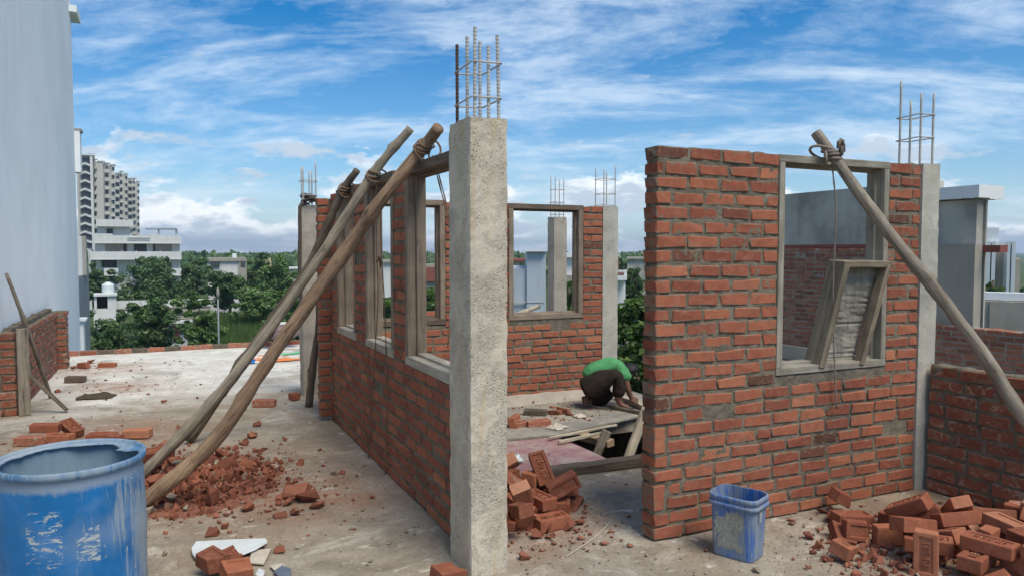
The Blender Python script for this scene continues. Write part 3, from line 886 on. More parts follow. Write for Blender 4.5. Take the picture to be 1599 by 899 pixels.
def column(label, x0, x1, y0, y1, h, mat, bars, rings, step=0.04, rough=1.0, bar_r=0.007, ribs=False, barmat=None, name='concrete_column', top_extra=0.0, zbase=-0.01, group=None):
    e = empty(name, ((x0 + x1) / 2, (y0 + y1) / 2, 0), label, 'column', group)
    per = []
    def edge(a, b):
        k = max(2, int(round((Vector(b) - Vector(a)).length / step)))
        for i in range(k): per.append((a[0] + (b[0] - a[0]) * i / k, a[1] + (b[1] - a[1]) * i / k, i == 0))
    edge((x0, y0), (x1, y0)); edge((x1, y0), (x1, y1)); edge((x1, y1), (x0, y1)); edge((x0, y1), (x0, y0))
    n = len(per); nz_ = int(round((h - zbase) / step))
    cx, cy = (x0 + x1) / 2, (y0 + y1) / 2
    mb = MB()
    for j in range(nz_ + 1):
        z = zbase + (h - zbase) * j / nz_
        for (x, y, corner) in per:
            nx = 1 if x > x1 - 1e-5 else (-1 if x < x0 + 1e-5 else 0)
            ny = 1 if y > y1 - 1e-5 else (-1 if y < y0 + 1e-5 else 0)
            q = Vector((x, y, z))
            d = (0.0035 * noise.noise(q * 10) + 0.0025 * noise.noise(q * 30)) * rough
            if corner:
                d -= 0.003 + 0.007 * rough * max(0, noise.noise(q * 17) + 0.15)
            if j >= nz_ - 1:
                d -= 0.006 * rough * max(0, noise.noise(q * 25) + 0.3)
            zz = z
            if j == nz_:
                zz += 0.010 * rough * noise.noise(q * 12)
            mb.v.append((x + nx * d, y + ny * d, zz))
    for j in range(nz_):
        for k in range(n):
            k2 = (k + 1) % n
            mb.f.append((j * n + k, j * n + k2, (j + 1) * n + k2, (j + 1) * n + k))
    c = len(mb.v); mb.v.append((cx, cy, h + top_extra))
    for k in range(n):
        mb.f.append((nz_ * n + k, nz_ * n + (k + 1) % n, c))
    mb.m = [0] * len(mb.f)
    mb.build('shaft', mat, e)
    bm_ = barmat or M_STEEL
    for i, (bx, by, bz, lx, ly) in enumerate(bars):
        rebar('rebar', bx, by, h - 0.03, bz, bar_r, M_RUST if (i == 0 and ribs) else bm_, e, (lx, ly), ribs)
    for (za, pad, tilt) in rings:
        xs = [b[0] for b in bars]; ys = [b[1] for b in bars]
        a0, a1, b0, b1 = min(xs) - pad, max(xs) + pad, min(ys) - pad, max(ys) + pad
        mb = MB()
        pts = [(a0, b0, za), (a1, b0, za + tilt), (a1, b1, za + tilt * 0.5), (a0, b1, za - tilt), (a0, b0, za + 0.004)]
        pp = []
        for a, b in zip(pts, pts[1:]):
            for t in (0.04, 0.33, 0.66, 0.96): pp.append(tuple(a[i] + (b[i] - a[i]) * t for i in range(3)))
        pp.append((a0 + 0.03, b0 + 0.03, za + 0.012))
        mb.tube(pp, bar_r * 0.55, 6)
        mb.build('stirrup', bm_, e, smooth=True)
    return e

zt = lambda px, py, X, Y: (_C + ray(px, py) * ((X * _F.x + Y * _F.y) / (_F.x ** 2 + _F.y ** 2) ** 0.5)).z
def bz(py, X, Y):                            # height seen at photo row py on a vertical line through X, Y
    lo, hi = 0.0, 4.0
    for _ in range(40):
        m = (lo + hi) / 2
        d = Vector((X, Y, m)) - _C
        yy = CY - FPX * d.dot(_U) / d.dot(_F)
        if yy > py: lo = m
        else: hi = m
    return lo
nb = [(1.385, 3.60, 68), (1.395, 3.49, 58), (1.388, 3.375, 43), (1.455, 3.595, 76), (1.512, 3.60, 64), (1.518, 3.375, 55)]
nb = [(1.385, 3.60, 70, 0, 0), (1.395, 3.485, 58, -.004, -.01), (1.388, 3.370, 43, .002, 0), (1.462, 3.372, 72, .004, .01), (1.512, 3.60, 64, .004, .01), (1.518, 3.375, 56, -.008, 0)]
column('nearest concrete column, pale and pitted, six tall ribbed bars on top', 1.345, 1.548, 3.33, 3.632, 2.266, M_CONC,
       [(x, y, bz(p, x, y), lx, ly) for x, y, p, lx, ly in nb],
       [(bz(152, 1.388, 3.37), 0.012, 0.004), (bz(97, 1.388, 3.37), 0.012, 0.006)], step=0.022, rough=0.8, bar_r=0.0082, ribs=True, top_extra=0.015)
column('grey concrete column with four tall bars, at the end of the windowed right wall', 4.597, 4.775, 3.315, 3.56, 2.205, M_CONC_CLEAN,
       [(4.628, 3.52, bz(127, 4.63, 3.52), 0, 0), (4.62, 3.36, bz(146, 4.62, 3.36), .0, 0), (4.745, 3.53, bz(158, 4.745, 3.53), 0, 0), (4.745, 3.36, bz(146, 4.745, 3.36), 0, 0)],
       [(bz(216, 4.63, 3.4), 0.01, 0.004), (bz(180, 4.63, 3.4), 0.01, 0.004)], step=0.04, rough=0.6, bar_r=0.0078)
column('concrete column with four bars, beside the crouching person', 4.49, 4.70, 7.12, 7.36, 2.125, M_CONC_CLEAN,
       [(4.52, 7.15, bz(264, 4.52, 7.15), 0, 0), (4.52, 7.33, bz(263, 4.52, 7.33), 0, 0), (4.67, 7.33, bz(267, 4.67, 7.33), 0, 0), (4.67, 7.15, bz(259, 4.67, 7.15), 0, 0)],
       [(bz(303, 4.6, 7.2), 0.01, 0.0), (bz(280, 4.6, 7.2), 0.01, 0.0), (bz(321, 4.6, 7.2), 0.01, 0.0)], step=0.06, rough=0.6, bar_r=0.006)
column('concrete column with bundled bars, left of the windowed brick wall', 1.385, 1.585, 8.40, 8.66, 2.13, M_CONC_WARM,
       [(1.415, 8.43, bz(261, 1.415, 8.43), 0, 0), (1.43, 8.63, bz(262, 1.43, 8.63), 0, 0), (1.515, 8.63, bz(267, 1.5, 8.63), 0, 0), (1.552, 8.43, bz(253, 1.555, 8.43), 0, 0), (1.545, 8.63, bz(266, 1.545, 8.63), 0, 0)],
       [(bz(305, 1.48, 8.43), 0.01, 0.0), (bz(282, 1.48, 8.43), 0.014, -0.004)], step=0.06, rough=0.8, bar_r=0.0075)
column('farther concrete column with four bars, seen through the back window', 5.40, 5.63, 9.95, 10.17, 2.14, M_CONC_WARM,
       [(5.44, 9.99, bz(275, 5.44, 9.99), 0, 0), (5.44, 10.13, bz(274, 5.44, 10.13), 0, 0), (5.59, 10.13, bz(280, 5.59, 10.13), 0, 0), (5.59, 9.99, bz(279, 5.59, 9.99), 0, 0)],
       [(bz(316, 5.5, 10), 0.01, 0), (bz(296, 5.5, 10), 0.01, 0), (bz(335, 5.5, 10), 0.01, 0)], step=0.06, rough=0.8, bar_r=0.007, zbase=-7.0)

# ------------------------------------------------------------------ timber window frames
def member(name, O, xd, yd, zd, L, w, d, mat, parent, stop=0.018):
    """rebated timber: xd points into the opening, yd through the wall, zd along the piece"""
    xd, yd, zd, O = Vector(xd), Vector(yd), Vector(zd), Vector(O)
    prof = [(0, 0), (w, 0), (w, d * 0.48), (w + stop, d * 0.48), (w + stop, d), (0, d)]
    n = len(prof); k = 10
    mb = MB()
    for i in range(k + 1):
        z = L * i / k
        for j, (a, b) in enumerate(prof):
            q = O + zd * z + Vector((j * 3.1, 0, 0))
            mb.v.append((a + 0.0022 * noise.noise(q * 6), b + 0.0022 * noise.noise(q * 6 + Vector((4, 4, 4))), z))
    for i in range(k):
        for j in range(n):
            j2 = (j + 1) % n
            mb.f.append((i * n + j, i * n + j2, (i + 1) * n + j2, (i + 1) * n + j))
    mb.f += [tuple(reversed(range(n))), tuple(k * n + j for j in range(n))]
    mb.m = [0] * len(mb.f)
    M = Matrix(((xd.x, yd.x, zd.x, O.x), (xd.y, yd.y, zd.y, O.y), (xd.z, yd.z, zd.z, O.z), (0, 0, 0, 1)))
    if xd.cross(yd).dot(zd) < 0:
        mb.f = [tuple(reversed(f)) for f in mb.f]
    me = mb.mesh(name, mat)
    bevel_mesh(me, 0.003, 1, 0.5)
    return obj(name, me, parent, None, M)

def frame(label, O, u, v, a0, a1, z0, z1, mats, w=0.052, d=0.125, group='timber window frames', out=0.006):
    """frame in the wall whose front face passes through O along u; v goes through the wall"""
    O, u, v = Vector(O), Vector(u), Vector(v)
    O = O - v * out
    e = empty('window_frame', O + u * ((a0 + a1) / 2) + Vector((0, 0, z0)), label, 'window frame', group)
    Z = Vector((0, 0, 1))
    mh, ms, mj = mats
    member('head', O + u * (a0 - 0.005) + Z * z1, -Z, v, u, a1 - a0 + 0.01, w, d, mh, e)
    member('sill', O + u * (a0 - 0.004) + Z * z0, Z, v, u, a1 - a0 + 0.008, w, d + 0.008, ms, e)
    member('jamb', O + u * a0 + Z * (z0 + w), u, v, Z, z1 - z0 - 2 * w, w, d, mj, e)
    member('jamb', O + u * a1 + Z * (z0 + w), -u, v, Z, z1 - z0 - 2 * w, w, d, mj, e)
    return e
frame('dusty timber window frame in the right-hand wall, tilted formwork behind it', (2.445, 3.33, 0), (1, 0, 0), (0, 1, 0), RWIN[0] + 0.004, RWIN[1] - 0.004, 0.868, 2.196,
      (M_FRAME_GR, M_FRAME_GR, M_FRAME_GR), w=0.045)
zl = 2.175
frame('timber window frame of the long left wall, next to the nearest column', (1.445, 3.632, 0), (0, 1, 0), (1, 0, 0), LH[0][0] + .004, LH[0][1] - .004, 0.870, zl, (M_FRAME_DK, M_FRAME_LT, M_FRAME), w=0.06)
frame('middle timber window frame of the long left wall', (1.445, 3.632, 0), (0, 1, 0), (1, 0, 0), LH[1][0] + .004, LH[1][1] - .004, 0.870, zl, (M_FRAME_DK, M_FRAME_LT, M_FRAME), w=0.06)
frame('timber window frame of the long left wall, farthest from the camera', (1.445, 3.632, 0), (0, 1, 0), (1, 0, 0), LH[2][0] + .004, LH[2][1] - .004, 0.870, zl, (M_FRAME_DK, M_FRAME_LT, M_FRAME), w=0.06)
frame('timber window frame in the back wall, seen through the left wall openings', (1.33, 7.12, 0), (1, 0, 0), (0, 1, 0), BH_[0][0] + .004, BH_[0][1] - .004, 0.872, 2.135, (M_FRAME, M_FRAME_DK, M_FRAME), w=0.055)
frame('dark timber window frame in the back wall, framing a far column', (1.33, 7.12, 0), (1, 0, 0), (0, 1, 0), BH_[1][0] + .004, BH_[1][1] - .004, 0.88, 2.125, (M_FRAME_DK, M_FRAME, M_FRAME), w=0.055)

# ------------------------------------------------------------------ slanting props and their lashings
def spline(pts, n):
    pts = [Vector(p) for p in pts]
    P = [pts[0] * 2 - pts[1]] + pts + [pts[-1] * 2 - pts[-2]]
    out = []
    m = len(pts) - 1
    for i in range(n + 1):
        t = i / n * m
        k = min(int(t), m - 1); t -= k
        a, b, c, d = P[k:k + 4]
        out.append(0.5 * ((2 * b) + (c - a) * t + (2 * a - 5 * b + 4 * c - d) * t * t + (3 * b - a - 3 * c + d) * t ** 3))
    return out

def pole(name, label, pts, r0, r1, mat, seed=0, cat='pole', n=34, knob=0.10, group=None, sides=12, parent=None):
    base = Vector(pts[0])
    M = align(pts[0], pts[-1])
    Mi = M.inverted()
    path = [Mi @ p for p in spline(pts, n)]
    rr = []
    rs = random.Random(seed)
    knots = [rs.uniform(0.05, 0.95) for _ in range(5)]
    for i in range(n + 1):
        t = i / n
        k = sum(math.exp(-((t - q) / 0.02) ** 2) for q in knots)
        rr.append((r0 + (r1 - r0) * t) * (1 + 0.5 * knob * noise.noise((t * 9, seed, 0)) + knob * 0.9 * k))
    mb = MB().tube(path, rr, sides, True, jit=0.12, seed=seed)
    kn = [(rs.randrange(2, n - 1), rs.uniform(0, 6.28), rs.uniform(0.25, 0.55)) for _ in range(max(3, n // 6))]
    vv = []
    for i in range(n + 1):
        c = path[i]
        for k in range(sides):
            p = Vector(mb.v[i * sides + k]); d = p - c
            a = 2 * math.pi * k / sides
            f = 1 + 0.07 * noise.noise(p * 30 + Vector((seed, 0, 0))) + 0.05 * noise.noise(Vector((p.x * 90, p.y * 90, p.z * 6)))
            for (ki, ka, kh) in kn:          # knots and cut-off branch stubs
                da = (a - ka + math.pi) % (2 * math.pi) - math.pi
                f += kh * math.exp(-(da / 0.42) ** 2 - ((i - ki) / 0.75) ** 2)
            vv.append(tuple(c + d * f))
    mb.v[:len(vv)] = vv
    o = mb.build(name, mat, parent, smooth=True, M=M)
    if parent is None: tag(o, label, cat, group)
    return o

def lean(foot, Y1, xys):
    """points of a leaning pole: photo positions on the plane from its foot to depth Y1 at its head"""
    n = len(xys)
    return [Vector(foot)] + [onY(x, y, foot[1] + (Y1 - foot[1]) * (k + 1) / n) for k, (x, y) in enumerate(xys)]
P1 = lean((0.16, 6.74, 0.02), 6.18, [(422, 502), (477, 425), (510, 355), (537, 296), (558, 266)])
pole('prop_pole', 'dark slanting prop pole, farthest of the three against the left wall', P1, 0.040, 0.030, M_WOOD_DARK, 3, n=50)
P2 = lean((-0.20, 5.70, 0.03), 5.26, [(311, 650), (392, 552), (489, 417), (582, 273), (641, 201)])
P3 = lean((-0.17, 5.08, 0.04), 4.20, [(333, 689), (426, 552), (540, 391), (587, 324), (660, 232), (685, 200)])
pole('prop_pole', 'grey slanting prop pole, middle one of the three against the left wall', P2, 0.041, 0.031, M_WOOD_GREY, 8, n=60, sides=14)
pole('prop_pole', 'thick brown knotty prop pole, nearest of the three against the left wall', P3, 0.046, 0.036, M_WOOD_BROWN, 12, knob=0.13, n=60, sides=14)
LA, LB = onY(1298, 240, 3.262), onY(1598, 650, 2.40)
ln_ = Vector((LB.y - LA.y, LA.x - LB.x, 0))
def on_lean(x, y):                           # vertical plane in which the right-hand pole leans
    d = ray(x, y)
    return _C + d * ((LA - _C).dot(ln_) / d.dot(ln_))
P4 = [LA + (LB - LA) * ((0.02 - LA.z) / (LB.z - LA.z)), LB, on_lean(1520, 530), on_lean(1440, 428), on_lean(1370, 340), LA, on_lean(1274, 207)]
pole('prop_pole', 'weathered prop pole lashed across the right-hand window', P4, 0.036, 0.031, M_WOOD_GREY, 21, n=60, sides=14, knob=0.13)

def lash(label, c, axis, side, r, turns, hang, mat=None, thick=0.0068, name='rope', seed=0, tails=()):
    """rope wound round a pole and the frame head, with strands hanging down"""
    c, axis, side = Vector(c), Vector(axis).normalized(), Vector(side).normalized()
    up = axis.cross(side).normalized()
    rs = random.Random(seed)
    mb = MB()
    path = []
    N = turns * 14
    for i in range(N + 1):
        a = 2 * math.pi * i / 14
        t = (i / N - 0.5)
        ov = 1.0 + 0.14 * math.sin(a * 0.5 + seed)
        path.append(c + axis * (t * thick * turns * 2.0 + 0.012 * math.sin(a * 0.31 + seed)) + (side * math.cos(a) * ov + up * math.sin(a)) * (r + thick * 0.8))
    mb.tube(path, [thick * (1 + 0.12 * math.sin(i * 2.1)) for i in range(N + 1)], 6)
    path = []
    for i in range(33):                       # crossing turns that take in the frame
        a = 2 * math.pi * i / 15
        path.append(c + side * 0.035 + axis * (0.05 * math.sin(a)) + side * (math.cos(a) * (r + 0.045)) + up * (math.sin(a) * (r + 0.02)))
    mb.tube(path, thick, 6)
    for k in range(3):                        # loose end
        d = Vector((rs.uniform(-1, 1), rs.uniform(-1, 1), rs.uniform(-0.2, 1)))
        s = c + side * r + up * r * 0.4
        mb.tube([s, s + d * 0.03, s + d * 0.05 + Vector((0, 0, -0.03)), s + d * 0.06 + Vector((0, 0, -0.08))], thick * 0.8, 5)
    for h in hang:
        pts = spline(h, 26)
        mb.tube(pts, [thick * 0.62 * (1 + 0.25 * math.sin(i * 2.7)) for i in range(len(pts))], 6)
    for q in tails:
        q = Vector(q)
        for k in range(9):
            d = Vector((rs.gauss(0, 1), rs.gauss(0, 1), rs.gauss(0, 1))).normalized()
            mb.tube([q, q + d * 0.016, q + d * 0.022 + Vector((0, 0, -0.035 - 0.02 * rs.random()))], [thick * 1.5, thick, thick * 0.4], 5)
    o = mb.build(name, mat or M_ROPE, None, smooth=True)
    tag(o, label, 'rope')
    return o

a3 = P3[6] - P3[4]; a2 = P2[5] - P2[3]; a1 = P1[5] - P1[3]
lash('coir rope lashing the brown pole to the frame head beside the nearest column', P3[5], a3, (1, 0.1, -0.1), 0.042, 4,
     [[P3[5] + Vector((0.06, 0.0, -0.04)), Vector((1.62, 4.33, 1.7)), Vector((1.60, 4.30, 1.2)), Vector((1.585, 4.30, 1.02))],
      [P3[5] + Vector((0.08, 0.02, -0.04)), Vector((1.60, 4.27, 1.75)), Vector((1.585, 4.22, 1.3)), Vector((1.59, 4.20, 1.0))]], seed=1)
XF = 1.43
L2 = P2[4]
lash('coir rope lashing the grey pole, two long strands hanging down the left wall', L2, a2, (1, 0.1, -0.1), 0.036, 4,
     [[L2 + Vector((0.03, 0.01, -0.04)), onX(588, 380, 1.43), onX(590, 470, XF), onX(582, 600, XF), onX(576, 715, 1.425)],
      [L2 + Vector((0.05, -0.02, -0.04)), onX(595, 380, 1.43), onX(600, 470, XF), onX(604, 600, XF), onX(602, 746, 1.425)]], seed=2, thick=0.0065,
     tails=[onX(592, 403, 1.43), onX(576, 717, 1.425), onX(602, 744, 1.425), onX(602, 750, 1.425)])
lash('coir rope lashing the dark far pole to the frame head', P1[4], a1, (1, 0.1, -0.1), 0.038, 3,
     [[P1[4] + Vector((0.04, 0, -0.03)), P1[4] + Vector((0.05, 0.0, -0.25)), P1[4] + Vector((0.05, 0, -0.34))], [P1[4] + Vector((0.05, -0.02, -0.03)), P1[4] + Vector((0.06, -0.03, -0.3))]], seed=3)
a4 = P4[6] - P4[4]
lash('knotted rope on the right-hand pole with one strand hanging through the window', P4[5], a4, (-0.5, 0.85, 0.1), 0.036, 4,
     [[P4[5] + Vector((0.03, 0.02, -0.05)), onY(1305, 330, 3.31), onY(1301, 450, 3.31), onY(1303, 560, 3.30), onY(1306, 638, 3.30)]], M_ROPE_GR, 0.0085, seed=4,
     tails=[P4[5] + Vector((0.02, -0.05, 0.07)), P4[5] + Vector((0.03, -0.055, 0.04))])

pole('timber_post', 'short crooked dark post leaning by the far column', [onZ(482, 634), onY(490, 560, 7.76), onY(497, 520, 7.72), onY(499, 470, 7.66), onY(503, 430, 7.6)], 0.040, 0.030, M_WOOD_DARK, 31, 'post')
# hose and rope bundle on the far column
mb = MB().tube(spline([(1.45, 8.42, 2.14), (1.375, 8.385, 2.12), (1.365, 8.38, 1.9), (1.35, 8.37, 1.5), (1.362, 8.38, 1.1), (1.345, 8.37, 0.9)], 30), 0.016, 7)
mb.tube(spline([(1.47, 8.42, 2.145), (1.383, 8.39, 2.13), (1.375, 8.385, 1.85), (1.36, 8.375, 1.45), (1.372, 8.385, 1.0)], 30), 0.012, 7)
tag(mb.build('hose', M_HOSE, None, True), 'brown hose hanging down the side of the far column', 'hose')
mb = MB(); rs = random.Random(5)
for k in range(7):
    c = Vector((1.48 + rs.gauss(0, 0.02), 8.52 + rs.gauss(0, 0.05), 2.17 + k * 0.012))
    mb.tube([c + Vector((0.062 * math.cos(t * 0.7 + k), 0.075 * math.sin(t * 0.7 + k), 0.02 * math.sin(t * 1.3 + k))) for t in range(10)], 0.009, 6)
tag(mb.build('rope', M_HOSE, None, True), 'dark rope coiled among the bars of the far column', 'rope')

# ------------------------------------------------------------------ tilted formwork standing behind the right-hand window
def timber(name, p0, p1, w, t, mat, parent=None, roll=0.0, bev=0.004, k=8, warp=0.004):
    p0, p1 = Vector(p0), Vector(p1)
    L = (p1 - p0).length
    mb = MB()
    for i in range(k + 1):
        z = L * i / k
        for j, (a, b) in enumerate(((-w / 2, -t / 2), (w / 2, -t / 2), (w / 2, t / 2), (-w / 2, t / 2))):
            q = p0 + Vector((j * 2.3, 0, z * 3))
            mb.v.append((a + warp * noise.noise(q * 4), b + warp * noise.noise(q * 4 + Vector((7, 1, 3))), z))
    for i in range(k):
        for j in range(4):
            j2 = (j + 1) % 4
            mb.f.append((i * 4 + j, i * 4 + j2, i * 4 + 4 + j2, i * 4 + 4 + j))
    mb.f += [(3, 2, 1, 0), tuple(k * 4 + j for j in range(4))]
    mb.m = [0] * len(mb.f)
    me = mb.mesh(name, mat)
    bevel_mesh(me, bev, 1, 0.6)
    return obj(name, me, parent, None, align(p0, p1, roll))

bl, br, tl, tr = onY(1284, 575, 3.315), onY(1347, 570, 3.315), onY(1324, 413, 3.27), onY(1390, 413, 3.27)
FW = empty('formwork_panel', bl.lerp(br, 0.5), 'tilted wooden formwork panel with peeling board, standing in the right-hand window', 'formwork')
fn = (tr - tl).cross(tl - bl).normalized()     # panel normal
if fn.y > 0: fn = -fn
dn = (bl - tl).normalized()
bl2, br2 = bl, br
def rail(p0, p1, mat, off=0.0, w=0.10, t=0.05):
    z = (Vector(p1) - Vector(p0)).normalized(); x = fn; y = z.cross(x).normalized(); x = y.cross(z)
    M = Matrix(((x.x, y.x, z.x, 0), (x.y, y.y, z.y, 0), (x.z, y.z, z.z, 0), (0, 0, 0, 1)))
    p0 = Vector(p0) + fn * off
    L = (Vector(p1) - Vector(p0) + fn * off).length
    o = timber('rail', (0, 0, 0), (0, 0, L), w, t, mat, None, 0, 0.004)
    o.matrix_basis = Matrix.Translation(p0) @ M
    return put(o, FW)
rail(bl2, tl, M_SHUT, -0.065, 0.13, 0.05)
rail(br2, tr, M_SHUT, -0.03, 0.06, 0.04)
rail(tl - (tr - tl).normalized() * 0.03, tr + (tr - tl).normalized() * 0.03, M_SHUT, -0.065, 0.13, 0.04)
mb = MB()                                     # peeling board inside
N, Mn = 40, 12
for i in range(N + 1):
    for j in range(Mn + 1):
        p = (tl.lerp(tr, j / Mn)).lerp(bl2.lerp(br2, j / Mn), i / N) - fn * 0.10
        p += fn * 0.010 * noise.noise((i * 0.9, j * 0.16, 1)) + fn * 0.005 * noise.noise((i * 2.3, j * 0.5, 7))
        mb.v.append(tuple(p))
for i in range(N):
    for j in range(Mn):
        a = i * (Mn + 1) + j
        mb.f.append((a, a + 1, a + Mn + 2, a + Mn + 1)); mb.m.append(0)
o = mb.build('board', M_PALEBOARD, FW)
o.modifiers.new('thickness', 'SOLIDIFY').thickness = 0.014

# ------------------------------------------------------------------ deck over the stair opening
def slab_poly(name, pts, z, th, mat, label=None, cat=None, parent=None, sub=True):
    bm = bmesh.new()
    vs_ = [bm.verts.new((p[0], p[1], 0)) for p in pts]
    f = bm.faces.new(vs_)
    if f.normal.z < 0: f.normal_flip()
    bm.normal_update()
    if bm.faces[:][0].normal.z < 0: bmesh.ops.reverse_faces(bm, faces=bm.faces[:])
    r = bmesh.ops.extrude_face_region(bm, geom=bm.faces[:])
    for v in [g for g in r['geom'] if isinstance(g, bmesh.types.BMVert)]: v.co.z += th
    bmesh.ops.recalc_face_normals(bm, faces=bm.faces[:])
    c = Vector((sum(p[0] for p in pts) / len(pts), sum(p[1] for p in pts) / len(pts), z))
    for v in bm.verts: v.co -= Vector((c.x, c.y, 0))
    me = bpy.data.meshes.new(name); bm.to_mesh(me); bm.free()
    o = obj(name, me, parent, mat)
    o.location = c
    if label: tag(o, label, cat)
    return o
g = lambda x, y, z=0.02: onZ(x, y, z)
slab_poly('plywood_sheet', [g(1300, 648, .008), g(1003, 650, .008), g(862, 682, .008), g(760, 690, .008), (2.62, 6.75), (4.60, 6.75)], 0.006, 0.018, M_PLY_GREY, 'dusty grey plywood sheet under the crouching person', 'plywood')
slab_poly('plywood_sheet', [g(868, 682), g(900, 694), g(938, 711), g(968, 727), (2.62, 4.66), (2.0, 4.72), (2.15, 5.62)], 0.006, 0.016, M_PLY_PINK, 'faded pink plywood sheet at the edge of the floor opening', 'plywood')
be = timber('timber_beam', (2.43, 4.62, 0.032), (4.45, 4.585, 0.032), 0.10, 0.07, M_WOOD_DARK, None, 0, 0.006, 14, 0.008)
tag(be, 'grey timber beam along the near edge of the floor opening', 'beam')
b2 = timber('timber_beam', onZ(893, 676, -0.03), onZ(954, 692, -0.02), 0.085, 0.06, M_BEAM, None, 0.1, 0.004)
tag(b2, 'short fresh-cut timber jutting over the floor opening', 'beam')
for (a, b, lb, w) in (((856, 684), (963, 663), 'thin pale lath beside the grey plywood edge', 0.03), ((872, 690), (947, 674), 'pale lath reaching furthest over the pink plywood', 0.04)):
    o = timber('lath', onZ(*a, 0.045), onZ(*b, 0.05), 0.018, w * 0.7, M_LATH, None, 0.0, 0.003, 8, 0.006)
    tag(o, lb, 'lath')
def down(a, b, z=-3.04):
    d = b - a
    return [a + d * ((z - a.z) / d.z), a.lerp(b, 0.5), a]
pole('prop_pole', 'pale bamboo prop standing in the floor opening', down(onY(1003, 655, 5.25), onY(976, 728, 5.2)), 0.042, 0.042, M_LATH, 41)
pole('prop_pole', 'short grey prop under the jutting timber', down(onY(934, 704, 5.35), onY(925, 724, 5.36)), 0.04, 0.04, M_WOOD_GREY, 42)
o = timber('plank', onZ(962, 616, 0.07), onZ(1010, 636, 0.06), 0.075, 0.04, M_LATH, None, 0.0); tag(o, 'pale plank under the hands of the crouching person', 'plank')
o = timber('plank', onZ(952, 636, 0.035), onZ(1015, 648, 0.035), 0.03, 0.05, M_WOOD_DARK, None, 0.0); tag(o, 'dark plank on the grey plywood near the door edge', 'plank')
mb = MB().tube([onZ(898, 631, 0.045), onZ(950, 637, 0.045)], 0.008, 7)
tag(mb.build('steel_rod', M_STEEL_DK), 'dark iron rod lying before the crouching person', 'rod')

# ------------------------------------------------------------------ sticks and board on the left
t = timber('plank', (-1.275, 8.60, 0.0), (-1.275, 8.60, 0.86), 0.10, 0.05, M_WOOD_GREY, None, 0.2); tag(t, 'upright grey board at the near end of the left parapet', 'plank')
pole('stick', 'thin grey stick leaning on the white wall', [onZ(80, 621), onX(45, 520, -1.26), onX(10, 427, -1.40)], 0.022, 0.017, M_WOOD_GREY, 51, 'stick', 16, 0.08)
t = timber('plank', onZ(105, 640, 0.02), onY(33, 573, 8.66), 0.065, 0.035, M_WOOD_DARK, None, 0.3); tag(t, 'dark short plank leaning against the upright board', 'plank')
pole('wooden_pole', 'pale pole end resting on the far parapet, seen through the back window', [onY(790, 500, 7.6), onY(815, 488, 8.6), onY(841, 478, 10.33)], 0.030, 0.034, M_LATH, 61, 'pole', 14)

# ------------------------------------------------------------------ neighbouring buildings close by
WB = empty('white_building', (-1.6, 12, -7), 'tall plain white-painted building wall on the left', 'building')
mb = MB(); mb.box((-9.0, 2.0, -7), (-1.482, 16.3, 8.6)); mb.build('wall', M_WHITE_WALL, WB)
mb = MB(); mb.box((-1.80, 16.3, 6.02), (-1.36, 16.75, 6.16)); mb.box((-1.482, 16.0, 6.03), (-1.36, 16.3, 6.15)); mb.build('sunshade', M_WHITE_WALL, WB)
q0, q1 = onY(119, 270, 16.45), onY(125.5, 207, 16.45)
mb = MB(); mb.box((-1.9, 16.301, q0.z), (q1.x, 16.6, q1.z)); mb.build('ledge_box', M_WHITE_WALL, WB)
mb = MB(); mb.box((-1.9, 16.301, q1.z + 0.001), (q1.x + 0.03, 16.63, q1.z + 0.05)); mb.build('coping', M_GREYPL, WB)
q0, q1 = onY(131, 545, 16.7), onY(131, 500, 16.7)
mb = MB(); mb.box((-1.9, 16.55, -7), (q1.x, 16.85, q1.z)); mb.build('pier', M_WHITE_WALL, WB)
mb = MB(); mb.box((-1.9, 16.5, q1.z + 0.001), (q1.x + 0.05, 16.9, q1.z + 0.05)); mb.build('pier_cap', M_WHITE_WALL, WB)

GB = empty('grey_building', (-1.6, 20, -7), 'unpainted grey building wall with a white open frame on top, beyond the white wall', 'building')
e0 = atD(146, 425, 20.0)
mb = MB(); mb.box((e0.x - 5.0, 17.2, -7), (e0.x, 21.5, e0.z)); mb.build('wall', M_GREYBLOCK, GB)
pz = atD(143, 372, 20.0).z
mb = MB(); mb.box((e0.x - 0.22, 20.2, e0.z), (e0.x - 0.02, 20.5, pz - 0.16)); mb.build('post', M_WHITE_CLEAN, GB)
mb = MB(); mb.box((e0.x - 3.2, 20.2, pz - 0.16), (e0.x - 0.02, 20.5, pz)); mb.build('beam', M_WHITE_CLEAN, GB)
mb = MB(); mb.box((e0.x - 0.02, 20.2, e0.z - 0.001), (e0.x + 0.06, 20.48, pz + 0.01)); mb.build('pillar', M_GREYPL, GB)

NB = empty('neighbour_house', (12, 9, 0), 'neighbouring house of old brick and raw grey plaster with a white roof edge', 'building')
brick_wall(NB, (10.4, 7.30, -0.13), (0, 1, 0), (1, 0, 0), 6.2, 0.23, 1.80, M_BRICK_OLD, M_MORTAR_PALE, course=0.082, seed=30, cell=0.06, keep=lambda c: 8.2 < c.y < 10.75, rough=1.3, holes=[(2.02, 2.12, 0.86, 0.96)])
mb = MB(); mb.box((10.42, 7.32, 1.671), (10.62, 13.5, 1.73)); mb.build('band_course', M_RED_TRIM, NB)
mb = MB(); mb.box((10.43, 7.32, 1.73), (10.62, 13.5, 2.665)); mb.build('plaster_wall', M_GREYPL, NB)
mb = MB()
for k, (y0, y1, z) in enumerate(((9.9, 10.6, 2.28), (9.75, 9.8, 2.0))): pass
mb.box((10.26, 7.32, -0.35), (10.398, 13.5, -0.10)); mb.build('plinth', M_GREYPL_LT, NB)
XE = onY(1540, 340, 6.66).x
mb = MB(); mb.box((10.63, 6.66, -7), (XE, 13.4, 2.336)); mb.build('wall', M_GREYPL, NB)
mb = MB()
